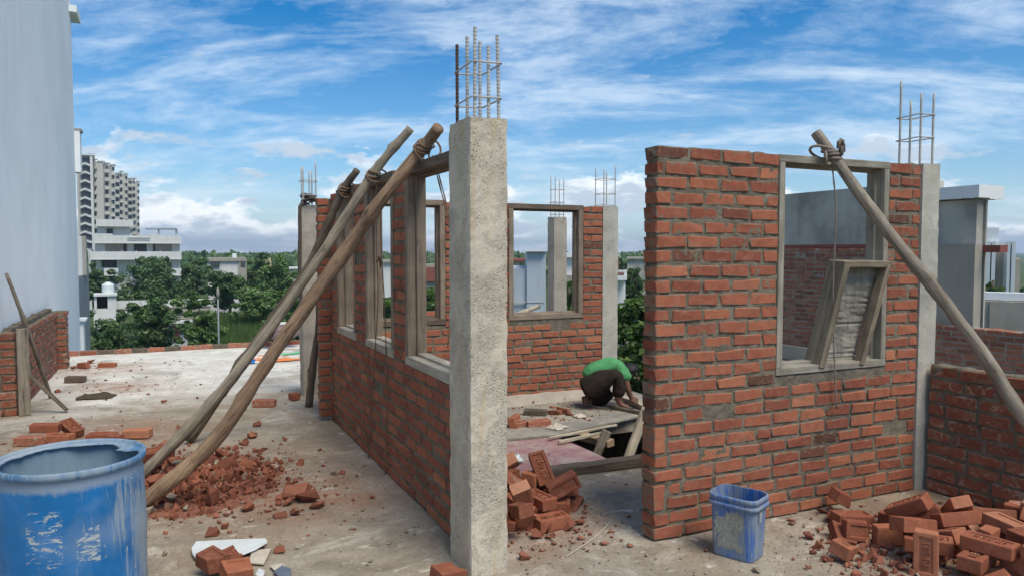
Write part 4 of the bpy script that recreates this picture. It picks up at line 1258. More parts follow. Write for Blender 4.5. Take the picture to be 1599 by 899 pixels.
n = 24
for i in range(n):                             # white roof edge with a ragged painted lower line
    y0, y1 = 6.62 + i * 0.035, 6.62 + (i + 1) * 0.035
    mb.box((10.36, y0, 2.37 + 0.018 * noise.noise((i * 0.6, 0, 0))), (10.61, y1 - 0.0001, 2.548))
XF_ = onY(1570, 300, 6.62).x
nn = int((XF_ - 10.611) / 0.04)
for i in range(nn):
    x0 = 10.611 + i * 0.04
    mb.box((x0, 6.62, 2.352 + 0.02 * noise.noise((i * 0.5, 4, 0)) + 0.0012 * i), (x0 + 0.0399, 7.4, 2.548))
mb.build('roof_edge', M_WHITE_CLEAN, NB)
mb = MB(); mb.box((10.45, 6.70, 1.70), (10.62, 7.31, 2.35)); mb.build('plaster_wall', M_GREYPL, NB)
mb = MB(); mb.box((10.28, 6.60, -0.3), (10.44, 7.315, 1.715)); mb.build('rendered_panel', M_GREYPL_LT, NB)
mb = MB(); mb.box((10.45, 6.36, 1.60), (10.62, 6.66, 1.70)); mb.build('ledge', M_RED_TRIM, NB)

NP = empty('parapet_wall', (10.3, 5.5, 0), 'old brick parapet on the neighbouring roof, behind the near parapet', 'wall')
brick_wall(NP, (10.2, 3.2, -0.14), (0, 1, 0), (1, 0, 0), 4.1, 0.20, 0.70, M_BRICK_OLD, M_MORTAR_PALE, course=0.078, seed=33, cell=0.06, keep=lambda c: c.y > 5.2)
mb = MB(); mb.box((9.0, 3.0, -7), (10.2, 13.6, -0.36)); tag(mb.build('neighbour_roof', M_GREYPL_LT), kind='structure')

def px_house(name, label, D, cat='building', px0=800, into=None):
    """a building at distance D, its front square to the line of sight; returns a function that adds parts measured on that front"""
    o0 = atD(px0, 392, D)
    fwd = Vector((o0.x, o0.y, 0)).normalized()
    e = into or empty(name, (o0.x, o0.y, -7), label, cat)
    def hit(x, y):
        d = ray(x, y)
        return _C + d * ((o0 - _C).dot(fwd) / d.dot(fwd))
    def part(pname, rects, mat, d0, d1, parent=None):
        mb = MB()
        for (x0, x1, y0, y1) in rects:
            a = hit(x0, (y0 + y1) / 2); b = hit(x1, (y0 + y1) / 2)
            zt_, zb_ = hit((x0 + x1) / 2, y0).z, hit((x0 + x1) / 2, y1).z
            a.z = b.z = 0
            p = [a + fwd * d0, b + fwd * d0, b + fwd * d1, a + fwd * d1]
            mb.add([q + Vector((0, 0, zb_)) for q in p] + [q + Vector((0, 0, zt_)) for q in p], ((0, 3, 2, 1), (4, 5, 6, 7), (0, 1, 5, 4), (1, 2, 6, 5), (2, 3, 7, 6), (3, 0, 4, 7)))
        return mb.build(pname, mat, parent or e)
    return e, part

# right-hand white house with fins
e, part = px_house('white_house', 'white modern house with vertical fins behind the grey plaster corner', 30.0, px0=1560)
part('wall', [(1538, 1585, 378, 500)], M_WHITE_CLEAN, 0.6, 6)
part('upper_wall', [(1530, 1560, 355, 378)], M_WHITE_CLEAN, 0.8, 5)
for x in (1540, 1548, 1572, 1578):
    part('fin', [(x, x + (6 if x < 1570 else 5), 377, 456)] if x != 1578 else [(1573, 1585, 377, 455)], M_WHITE_CLEAN, 0.0, 0.61)
    if x == 1572: break
part('fin', [(1579, 1585, 377, 455)], M_WHITE_CLEAN, 0.0, 0.61)
part('recess', [(1554.5, 1566, 392, 455)], M_GREYPL_LT, 0.55, 0.7)
part('side_wall', [(1585.2, 1594, 405, 470)], M_GREYPL_LT, 1.5, 6)
e, part = px_house('compound_wall', 'white and grey boundary wall in front of the house with fins', 24.0, 'wall', px0=1560)
part('white_coping', [(1528, 1640, 458, 470)], M_WHITE_CLEAN, 0.3, 0.8)
part('grey_wall', [(1500, 1640, 471, 640)], M_GREYPL_LT, 0.0, 0.6)
part('pier', [(1543, 1548, 470, 640)], M_GREYPL_LT, -0.06, 0.0)

# behind the back window
e, part = px_house('rendered_house', 'pale blue-grey rendered house seen through the back window', 24.0, px0=810)
part('wall', [(770, 850, 419, 640)], M_PALEBLUE, 0, 5)
part('tall_wall', [(822.5, 852, 392, 640)], M_PALEBLUE, -0.1, 5)
part('eave', [(818, 853, 391, 393)], M_WHITE_CLEAN, -0.3, 5)
part('groove', [(790, 850, 471, 471.6)], M_GREYPL, -0.12, -0.05)
e2, part = px_house('small_house', 'cream house with a brown roof edge, beyond the rendered house', 60.0, px0=808)
part('wall', [(796, 823, 408, 460)], M_CREAM, 0, 6)
part('roof_edge', [(794, 825, 404.5, 408)], M_RED_TRIM, -0.4, 6.2)
e2, part = px_house('white_house', 'white house right of the far column, seen through the back window', 38.0, px0=890)
part('wall', [(872, 905, 402, 500)], M_WHITE_CLEAN, 0.3, 6)
part('cornice', [(870, 906, 394, 402)], M_WHITE_CLEAN, 0, 6)
part('band', [(871, 905, 430, 440)], M_GREYPL_LT, 0.05, 0.31)
part('opening', [(883, 903, 440, 470)], M_DARKOPEN, 0.2, 0.31)
e2, part = px_house('balcony_house', 'white house with a patterned red balcony rail, right of the back column', 34.0, px0=970)
part('wall', [(940, 975, 437, 520)], M_WHITE_CLEAN, 0.6, 6)
part('balcony_slab', [(935, 979, 430, 437)], M_WHITE_CLEAN, -0.2, 0.8)
part('balcony_wall', [(935, 975.5, 421.5, 430)], M_WHITE_CLEAN, -0.1, 0.0)
part('balcony_post', [(975.5, 979, 421, 430)], M_WHITE_CLEAN, -0.1, 0.0)
pat = part('lattice', [(956 + 2.4 * i, 957.6 + 2.4 * i, 424.2 + (i % 2), 431 - ((i + 1) % 2)) for i in range(8)], M_RED_TRIM, -0.14, -0.11)
part('upper_wall', [(935, 966, 401, 421)], M_RED_TRIM, 1.2, 5)
part('upper_slab', [(935, 967, 397, 401)], M_CREAM, 1.0, 5)
part('window', [(959, 963, 445, 465)], M_DARKOPEN, 0.57, 0.62)
part('pillar', [(973.5, 976.5, 437, 480)], M_WHITE_CLEAN, -0.1, 0.1)
e2, part = px_house('far_house', 'grey flat-roofed block on the skyline, right of the balcony house', 80.0, px0=995)
part('wall', [(979, 1030, 405, 470)], M_GREYPL, 0, 8)
part('roof_slab', [(978, 1031, 402, 405)], M_GREYPL_LT, -0.3, 8)

# big white apartment house
e, part = px_house('apartment_house', 'white four-storey house with long balconies behind the trees', 100.0, px0=215)
WBm = M_WHITE_BLD
part('wall', [(150, 283, 375, 530)], WBm, 1.2, 12)
part('stair_head', [(151, 203, 352, 372)], WBm, 1.0, 9)
part('stair_roof', [(150, 208, 343, 354)], WBm, 0.0, 9.5)
part('roof_parapet', [(146, 283, 368, 379)], WBm, -0.2, 0.05)
part('roof_slab', [(146, 283.5, 379, 380.5)], WBm, -0.25, 1.2)
part('parapet_step', [(148, 176, 365, 368)], WBm, -0.2, 0.05)
part('parapet_step', [(234, 246, 366, 368)], WBm, -0.2, 0.05)
for (y0, y1) in ((393, 404), (419, 429)):
    part('balcony', [(142 if y0 < 400 else 164, 283 if y0 < 400 else 283, y0, y1)] if y0 < 400 else [(163, 185, y0, y1), (253, 283, y0, y1)], WBm, -0.6, 0.0)
    part('balcony_slab', [(141 if y0 < 400 else 162, 283.5, y1, y1 + 1.6)] if y0 < 400 else [(162, 186, y1, y1 + 1.6), (252, 283.5, y1, y1 + 1.6)], WBm, -0.65, 1.21)
for (x0, x1, y0, y1, m) in ((166, 176, 357, 371, M_DARKOPEN), (164, 192, 379, 396, M_GREYPL_LT), (192, 198, 380, 395, M_DARKOPEN), (209, 229, 380, 396, M_DARKOPEN), (239, 243, 380, 396, M_DARKOPEN), (244, 269, 380.5, 396, M_GREYPL_LT),
                            (158, 182, 406, 418, M_DARKOPEN), (248, 268, 406, 417, M_DARKOPEN), (248, 268, 431, 437, M_DARKOPEN), (165, 180, 431, 440, M_DARKOPEN)):
    w_ = part('window', [(x0, x1, y0, y1)], m, 1.12 if y0 > 372 else 0.93, 1.25)
for x in (143, 162, 190, 212, 232, 250, 282):
    part('balcony_post', [(x, x + 1.2, 391.5, 393)], WBm, -0.5, -0.2)
part('rail', [(199, 234, 371.5, 372.2), (199, 234, 374.5, 375)], M_POLE_GREY, -0.3, -0.25)
for x in (246.5, 274):
    part('pergola_post', [(x, x + 3, 359, 366)], M_POLE_GREY, 0.2, 0.6)
part('pergola_beam', [(227, 277, 357, 359)], M_POLE_GREY, 0.1, 0.4)
part('pergola_beam', [(246, 277, 355.5, 357)], M_POLE_GREY, 3.1, 3.4)
part('side_wall', [(138, 142, 390, 520)], WBm, 2, 10)

# long cream tower of flats, its bays standing farther off towards the right
TW, tp = px_house('apartment_tower', 'long cream tower block of flats with stacked balconies on the skyline', 262.0, px0=140)
tp('stair_core', [(124, 147.5, 243, 480)], M_CREAM, 1.2, 14)
tp('stair_fin', [(143.5, 147.5, 242, 480)], M_WHITE_BLD, -0.3, 1.2)
tp('stair_fin', [(122.5, 125.5, 262, 480)], M_CREAM, -0.3, 1.2)
tp('stair_roof', [(125, 148, 241.5, 243)], M_WHITE_BLD, -0.5, 14)
k = 0
y = 246.0
while y < 400:
    tp('landing_opening', [(127, 143.5, y, y + 9.0)], M_DARKOPEN, 1.0, 1.21)
    w_ = tp('stair_band', [(125.5 + i * 2.25, 127.75 + i * 2.25, y + 9.5 + 1.5 * math.sin(i / 8 * 6.28 + 2.6), y + 12.6 + 1.5 * math.sin(i / 8 * 6.28 + 2.6)) for i in range(8)], M_WHITE_BLD, -0.2, 0.9)
    w_['kind'] = 'stuff'
    y += 13.3
for (x0, x1, kind_, yt, D_) in ((147.5, 152, 'b', 249, 266), (152, 163.5, 'f', 253, 267), (163.5, 172, 'b', 255, 269), (172, 180, 'n', 258, 273), (180, 187, 'w', 271, 300), (187, 193, 'b', 268, 302),
                                (193, 200, 'n', 272, 314), (200, 207, 'w', 279, 322), (207, 213, 'b', 279, 330), (213, 218.5, 'n', 284, 345)):
    _, bp = px_house('', '', D_, px0=(x0 + x1) / 2, into=TW)
    rec = 1.5 if kind_ in 'bw' else 0.0
    bp('wall', [(x0 - 0.2, x1 + 0.2, yt, 480)], M_CREAM, rec, 14)
    bp('parapet', [(x0 - 0.4, x1 + 0.4, yt - 1.5, yt)], M_CREAM, rec - 0.3, 3)
    st = 3.05 * FPX / D_
    y = yt + 3.2
    w = x1 - x0
    while y < 400 and kind_ != 'f':
        if kind_ == 'n':
            bp('window', [(x0 + w * 0.45, x0 + w * 0.85, y, y + st * 0.45)], M_DARKOPEN, rec - 0.06, rec + 0.05)
            bp('sunshade', [(x0 + w * 0.3, x1, y - 1.0, y - 0.2)], M_WHITE_BLD, rec - 0.8, rec - 0.07)
        else:
            bp('window', [(x0 + w * 0.12, x1 - w * (0.4 if kind_ == 'b' else 0.12), y, y + st * 0.66)], M_DARKOPEN, rec - 0.06, rec + 0.05)
            bp('balcony', [(x0 + w * 0.02, x1 - w * 0.05, y + st * 0.48, y + st * 0.80)], M_CREAM, rec - 1.9, rec - 1.7)
            bp('balcony_slab', [(x0 + w * 0.02, x1 - w * 0.05, y + st * 0.80, y + st * 0.88)], M_WHITE_BLD, rec - 1.95, rec - 0.07)
        y += st
mb = tp('roof_rail', [(136, 149, 238.5, 239)], M_POLE_GREY, 3, 3.2)

# smaller houses among the trees
e, part = px_house('flat_roof_house', 'pale unfinished flat-roofed house among trees, left of the far column', 90.0, px0=355)
part('wall', [(325, 383, 408, 520)], M_WHITE_BLD, 0.3, 9)
part('roof_slab', [(323, 385, 403, 408)], M_GREYPL_LT, 0, 9.3)
part('side_wall', [(374, 386, 408, 520)], M_GREYPL_LT, 0.1, 0.29)
for (x0, x1) in ((330, 343), (376, 383)): part('window', [(x0, x1, 410, 417)], M_DARKOPEN, 0.05, 0.31)
part('tank', [(363, 370, 396, 403)], M_TANK, 3, 4)
e, part = px_house('yellow_house', 'small yellow house gable rising over the trees', 110.0, px0=418)
part('wall', [(412, 424, 404, 460)], M_YELLOW, 0, 6); part('roof_step', [(412, 415, 401, 404)], M_YELLOW, 0, 6)
e, part = px_house('yellow_house', 'low cream house just left of the far column', 100.0, px0=460)
part('wall', [(452, 480, 420, 460)], M_CREAM, 0, 6); part('roof_slab', [(451, 481, 418, 420)], M_WHITE_BLD, -0.3, 6.3)
e, part = px_house('flat_roof_house', 'white flat house with a black water-stained roof, below the apartment house trees', 66.0, px0=250)
part('parapet', [(178, 330, 468, 479)], M_WHITE_BLD, 0, 0.3)
part('roof', [(178, 330, 479, 481)], M_GREYPL_LT, 0, 9)
part('wall', [(262, 330, 481, 560)], M_WHITE_BLD, 0.2, 9)
part('ledge', [(262, 330, 482, 486), (262, 330, 492, 496)], M_GREYPL_LT, -0.5, 0.19)
part('sunshade', [(262, 300, 498, 503)], M_WHITE_BLD, -0.9, 0.19)
part('door', [(264, 269, 508, 534)], M_DARKOPEN, 0.1, 0.21); part('gate', [(270, 280, 508, 533)], M_RED_TRIM, 0.05, 0.2)
part('compound_wall', [(150, 320, 535, 560)], M_WHITE_BLD, -4, -3.7)
e, part = px_house('roof_kiosk', 'white rooftop kiosk with a dark opening below the water tank', 62.0, 'kiosk', px0=165)
part('roof_slab', [(146, 183, 459, 462)], M_WHITE_BLD, -0.2, 2.4)
part('wall', [(147, 151, 462, 482), (168, 182, 462, 482)], M_WHITE_BLD, 0, 2.2)
part('back_wall', [(151, 168, 462, 482)], M_DARKOPEN, 1.6, 2.1)
part('base', [(147, 182, 482, 560)], M_WHITE_BLD, 0, 2.2)
t0 = atD(169, 459, 63.2)
mb = MB(); R_ = 0.47
prof = [(0.0, 0.0), (R_, 0.0)] + [(R_ * (1 + 0.04 * (i % 2)), 0.05 + i * 0.1) for i in range(8)] + [(R_ * 0.9, 0.86), (R_ * 0.45, 0.95), (R_ * 0.42, 1.02), (0, 1.03)]
o = mb.lathe(prof, 20, t0).build('water_tank', M_TANK, None, True); tag(o, 'ribbed white plastic water tank on the kiosk roof', 'water tank')

lp = empty('lamp_post', (atD(340, 392, 40).x, atD(340, 392, 40).y, -7), 'thin grey street lamp post in front of the grass bank', 'lamp post')
q = atD(340, 449, 40)
mb = MB().tube([(q.x, q.y, -7), (q.x, q.y, q.z - 0.1)], [0.06, 0.035], 8); mb.build('post', M_POLE_GREY, lp, True)
mb = MB().tube([(q.x, q.y, q.z - 0.62), (q.x, q.y, q.z - 0.35), (q.x, q.y, q.z - 0.05), (q.x, q.y, q.z)], [0.035, 0.09, 0.06, 0.02], 8); mb.build('lamp_head', M_GREYPL_LT, lp, True)
# half-built block seen through the left-wall windows
e, part = px_house('far_house', 'half-built flat block with bare bars, seen through the left wall openings', 75.0, px0=640)
part('wall', [(588, 622, 410, 480)], M_WHITE_BLD, 0, 8); part('wall', [(655, 700, 414, 450)], M_GREYPL_LT, 2, 8)
part('brick_storey', [(655, 700, 418, 440)], M_RED_TRIM, 1.6, 2)
part('roof_slab', [(586, 624, 407, 410)], M_GREYPL_LT, -0.3, 8)
for x in (592, 604, 611, 613, 660, 671, 675, 677, 683): part('starter_bar', [(x, x + 0.5, 386 + (x % 7), 415)], M_RUST, 2, 2.06)

# ------------------------------------------------------------------ trees
def tree(name, label, base, z0, top, rx, crown_h, seed, mat, leaf=0.16, nclump=46, nleaf=150, group='trees beyond the roof edge', cat='tree', lean=0.0):
    rg = np.random.default_rng(seed)
    e = empty(name, (base[0], base[1], z0), label, cat, group)
    H = top - z0
    cz = top - crown_h / 2
    mb = MB()
    pts = [Vector((base[0], base[1], z0 - 0.1)), Vector((base[0] + 0.1 * rx, base[1], z0 + H * 0.3)), Vector((base[0], base[1] + 0.1 * rx, cz)), Vector((base[0] - 0.05 * rx, base[1], top - crown_h * 0.15))]
    p = spline(pts, 12)
    r0 = max(0.06, H * 0.02)
    mb.tube(p, [r0 * (1 - 0.85 * i / 12) for i in range(13)], 7)
    # clump centres through the crown, denser at the shell
    d = rg.normal(size=(nclump, 3)); d /= np.linalg.norm(d, axis=1)[:, None]
    rr = rg.random(nclump) ** 0.45
    lump = 1 + 0.34 * np.sin(d[:, 0] * 3.1 + seed) * np.cos(d[:, 1] * 2.7 + seed * 2) + 0.2 * rg.normal(size=nclump)
    C = d * (rr * lump)[:, None] * np.array([rx, rx, crown_h / 2]) * 0.86
    C[:, 2] *= np.where(C[:, 2] > 0, 1.0, 0.9)
    C += np.array([base[0], base[1], cz])
    for k in range(0, nclump, 4):
        c = Vector(C[k]); s = p[4 + (k // 4) % 6]
        mid = s.lerp(c, 0.5) + Vector((0, 0, -0.05 * rx))
        mb.tube([s, mid, c], [r0 * 0.38, r0 * 0.22, r0 * 0.06], 5)
    mb.build('trunk', M_BARK, e, True)
    cr = rx * (0.13 + 0.20 * rg.random(nclump) ** 1.5)
    n = nclump * nleaf
    dd = rg.normal(size=(n, 3)); dd /= np.linalg.norm(dd, axis=1)[:, None]
    dd *= (rg.random(n) ** 0.5)[:, None]
    P = np.repeat(C, nleaf, 0) + dd * np.repeat(cr, nleaf)[:, None] * np.array([1.15, 1.15, 0.8])
    # leaf quads, mostly facing up and outwards
    nrm = dd * 0.8 + rg.normal(size=(n, 3)) * 0.55 + np.array([0, 0, 0.65])
    nrm /= np.linalg.norm(nrm, axis=1)[:, None]
    t = np.cross(nrm, rg.normal(size=(n, 3))); t /= np.linalg.norm(t, axis=1)[:, None]
    b = np.cross(nrm, t)
    s = leaf * (0.5 + 0.9 * rg.random(n) ** 1.5)[:, None] * np.repeat(0.75 + 0.6 * rg.random(nclump), nleaf)[:, None]
    fold = nrm * s * 0.12
    V = np.stack([P - t * s * 0.5, P - b * s * 0.27 + fold, P + t * s * 0.5, P + b * s * 0.27 + fold], 1).reshape(-1, 3)
    me = np_mesh('crown', V, np.arange(4 * n), np.full(n, 4), mat)
    obj('crown', me, e)
    return e

def tree_px(label, x, ytop, wpx, D, hfrac, seed, mat, **kw):
    q = atD(x, ytop, D)
    rx = wpx / 2 / FPX * D
    ch = min(hfrac * 2 * rx, q.z + 7 - 0.6)
    return tree(kw.pop('name', 'leafy_tree'), label, (q.x, q.y), -7.0, q.z, rx, ch, seed, mat, **kw)
tree_px('dark bushy tree at the foot of the grey building wall', 172, 478, 84, 46, 1.5, 1, M_LEAF_DK, leaf=0.24, nclump=60)
tree_px('round-topped tree left of the lamp post, second from the grey wall', 240, 447, 80, 44, 1.5, 2, M_LEAF_DK, leaf=0.22, nclump=80)
tree_px('young rounded tree beside the lamp post', 312, 460, 68, 42, 1.7, 3, M_LEAF, leaf=0.21, nclump=70)
tree_px('wide tree in front of the white apartment house', 228, 403, 118, 84, 0.85, 4, M_LEAF_DK, leaf=0.36, nclump=90)
tree_px('tree at the left corner of the white apartment house', 150, 402, 52, 80, 1.6, 5, M_LEAF_DK, leaf=0.36)
tree_px('dark tree right of the white apartment house', 306, 400, 52, 86, 1.3, 6, M_LEAF_DK, leaf=0.36)
tree_px('tall tree hiding the flat-roofed house', 356, 411, 62, 62, 1.35, 7, M_LEAF_DK, leaf=0.28, nclump=70)
tree_px('tree with a ragged top on the skyline left of the yellow gable', 404, 391, 52, 96, 1.3, 8, M_LEAF_DK, leaf=0.4)
tree_px('broad tree behind the slanting poles', 438, 402, 78, 72, 1.2, 9, M_LEAF, leaf=0.32, nclump=70)
tree_px('bushy tree under the yellow gable', 402, 444, 70, 58, 0.75, 10, M_LEAF, leaf=0.27, nclump=60)
tree_px('low tree just left of the far column', 460, 445, 74, 48, 1.3, 11, M_LEAF, leaf=0.24, nclump=60)
tree_px('shrubby low tree above the grass bank', 428, 490, 44, 46, 0.9, 12, M_LEAF, leaf=0.2)
tree_px('palm-like spiky tree right of the white apartment house', 286, 440, 40, 70, 1.0, 13, M_LEAF_DK, leaf=0.5, nclump=26)
tree_px('green tree filling the middle opening of the left wall', 598, 446, 72, 40, 1.3, 14, M_LEAF_LT, leaf=0.2, nclump=60)
tree_px('green tree filling the nearest opening of the left wall', 668, 444, 70, 38, 1.4, 15, M_LEAF_LT, leaf=0.2, nclump=60)
tree_px('tree seen past the far column through the back window', 890, 440, 44, 24, 1.6, 16, M_LEAF, leaf=0.16, nclump=40)
tree_px('big leafy tree close behind the crouching person', 1002, 452, 148, 14.5, 1.5, 17, M_LEAF_LT, leaf=0.135, nclump=110, nleaf=210)
tree_px('tall dark tree right of the balcony house', 990, 407, 36, 46, 2.2, 18, M_LEAF_DK, leaf=0.22, nclump=60)
tree_px('small far tree between the balcony house and the grey block', 972, 405, 22, 90, 1.3, 19, M_LEAF_DK, leaf=0.4, nclump=24)
tree_px('tree peeping over the rendered house roof', 815, 410, 22, 58, 1.2, 20, M_LEAF_DK, leaf=0.3, nclump=24)
tree_px('shrub growing at the foot of the house with fins', 1552, 438, 26, 27, 1.4, 21, M_LEAF_LT, leaf=0.12, nclump=24, cat='shrub', name='leafy_shrub')
tree_px('dark tree at the right edge behind the boundary wall', 1605, 440, 30, 40, 1.4, 22, M_LEAF_DK, leaf=0.2, nclump=30)

# far belt of trees along the horizon, one mass
rg = np.random.default_rng(77)
n = 60000
azs = rg.uniform(-0.75, 0.95, n) + YAW * 0
Dd = rg.uniform(170, 420, n)
hh = np.array([3.2 + 2.6 * noise.noise((a * 22, d * 0.012, 0)) + 1.4 * noise.noise((a * 90, d * 0.03, 5)) for a, d in zip(azs, Dd)])
zz = -7 + rg.random(n) ** 0.6 * (hh + 3.4) * 1.05
P = np.stack([np.sin(azs) * Dd, np.cos(azs) * Dd, zz], 1)
nrm = rg.normal(size=(n, 3)) + np.array([0, -0.5, 0.8]); nrm /= np.linalg.norm(nrm, axis=1)[:, None]
t = np.cross(nrm, rg.normal(size=(n, 3))); t /= np.linalg.norm(t, axis=1)[:, None]
b = np.cross(nrm, t); s = rg.uniform(0.9, 2.4, n)[:, None]
V = np.stack([P - t * s * .5, P - b * s * .35, P + t * s * .5, P + b * s * .35], 1).reshape(-1, 3)
o = obj('woodland', np_mesh('woodland', V, np.arange(4 * n), np.full(n, 4), M_LEAF_DK))
tag(o, 'far belt of trees along the horizon', 'woodland', kind='stuff')
# rough grass on the bank below the roof edge
n = 26000
u_, v_ = rg.uniform(0, 1, n), rg.uniform(0, 1, n)
a0, a1 = atD(330, 392, 34), atD(520, 392, 34)
b0, b1 = atD(330, 392, 62), atD(520, 392, 62)
X = (1 - v_) * ((1 - u_) * a0.x + u_ * a1.x) + v_ * ((1 - u_) * b0.x + u_ * b1.x)
Y = (1 - v_) * ((1 - u_) * a0.y + u_ * a1.y) + v_ * ((1 - u_) * b0.y + u_ * b1.y)
Z = -7 + 3.4 * np.clip(v_ - 0.05, 0, 1) ** 0.8
h = rg.uniform(0.25, 0.7, n); w = rg.uniform(0.02, 0.05, n); an = rg.uniform(0, 6.28, n)
lx, ly = rg.normal(0, 0.14, n), rg.normal(0, 0.14, n)
V = np.stack([np.stack([X - w * np.cos(an), Y - w * np.sin(an), Z - .1], 1), np.stack([X + w * np.cos(an), Y + w * np.sin(an), Z - .1], 1), np.stack([X + lx, Y + ly, Z + h], 1)], 1).reshape(-1, 3)
o = obj('grass', np_mesh('grass', V, np.arange(3 * n), np.full(n, 3), M_GRASS)); tag(o, 'rough green grass on the bank beyond the roof', 'grass', kind='stuff')
mb = MB()
K1, K2 = 12, 12
for i in range(K1 + 1):
    for j in range(K2 + 1):
        u1, v1 = -0.1 + 1.2 * i / K1, j / K2
        q = a0.lerp(a1, u1).lerp(b0.lerp(b1, u1), v1)
        mb.v.append((q.x, q.y, -7.05 + 3.4 * max(0, v1 - 0.05) ** 0.8 + 0.12 * noise.noise((i, j, 0))))
for i in range(K1):
    for j in range(K2):
        a = i * (K2 + 1) + j
        mb.f.append((a, a + K2 + 1, a + K2 + 2, a + 1)); mb.m.append(0)
tag(mb.build('grass_bank', M_GROUND, None, True), kind='structure')

# resting poses of the heaped bricks: x y z and rotation quaternion
HEAP_C = [[2.08,3.965,0.035,0.992,0.0,0.0,0.124],[2.085,4.143,0.112,0.683,-0.184,0.683,0.184],[1.851,4.392,0.097,0.129,-0.327,-0.045,-0.935],[1.681,4.289,0.055,0.1,-0.1,0.7,-0.7],[1.758,4.145,0.112,0.69,-0.154,0.69,0.154],[1.695,4.056,0.035,0.0,-0.876,0.482,-0.0],[1.724,3.821,0.071,0.864,0.082,0.15,-0.473],[2.043,3.948,0.105,0.649,-0.0,0.0,0.76],[1.964,4.21,0.055,0.582,0.582,-0.402,-0.402],[1.7,4.306,0.145,0.855,-0.0,-0.0,-0.519],[1.623,4.107,0.135,0.627,0.327,-0.037,-0.706],[2.027,3.762,0.035,1.0,-0.0,0.0,0.029],[1.884,3.773,0.126,0.276,-0.747,0.187,-0.576],[1.73,4.395,0.233,0.811,0.085,-0.003,-0.579],[1.935,4.223,0.165,0.105,0.105,-0.699,-0.699],[1.761,3.964,0.143,0.618,0.226,0.324,0.68],[1.957,4.315,0.224,0.19,-0.183,0.33,0.907],[2.214,3.961,0.166,0.073,0.211,0.691,-0.687],[1.655,4.386,0.294,0.026,0.563,0.818,0.114],[1.872,4.045,0.055,0.559,-0.559,-0.433,0.433],[1.766,3.711,0.162,0.063,0.614,0.784,-0.073],[2.358,3.833,0.112,0.022,0.707,0.022,-0.707],[1.648,4.054,0.213,0.103,-0.793,-0.561,-0.215],[1.871,3.834,0.193,0.374,0.758,0.489,-0.216]]
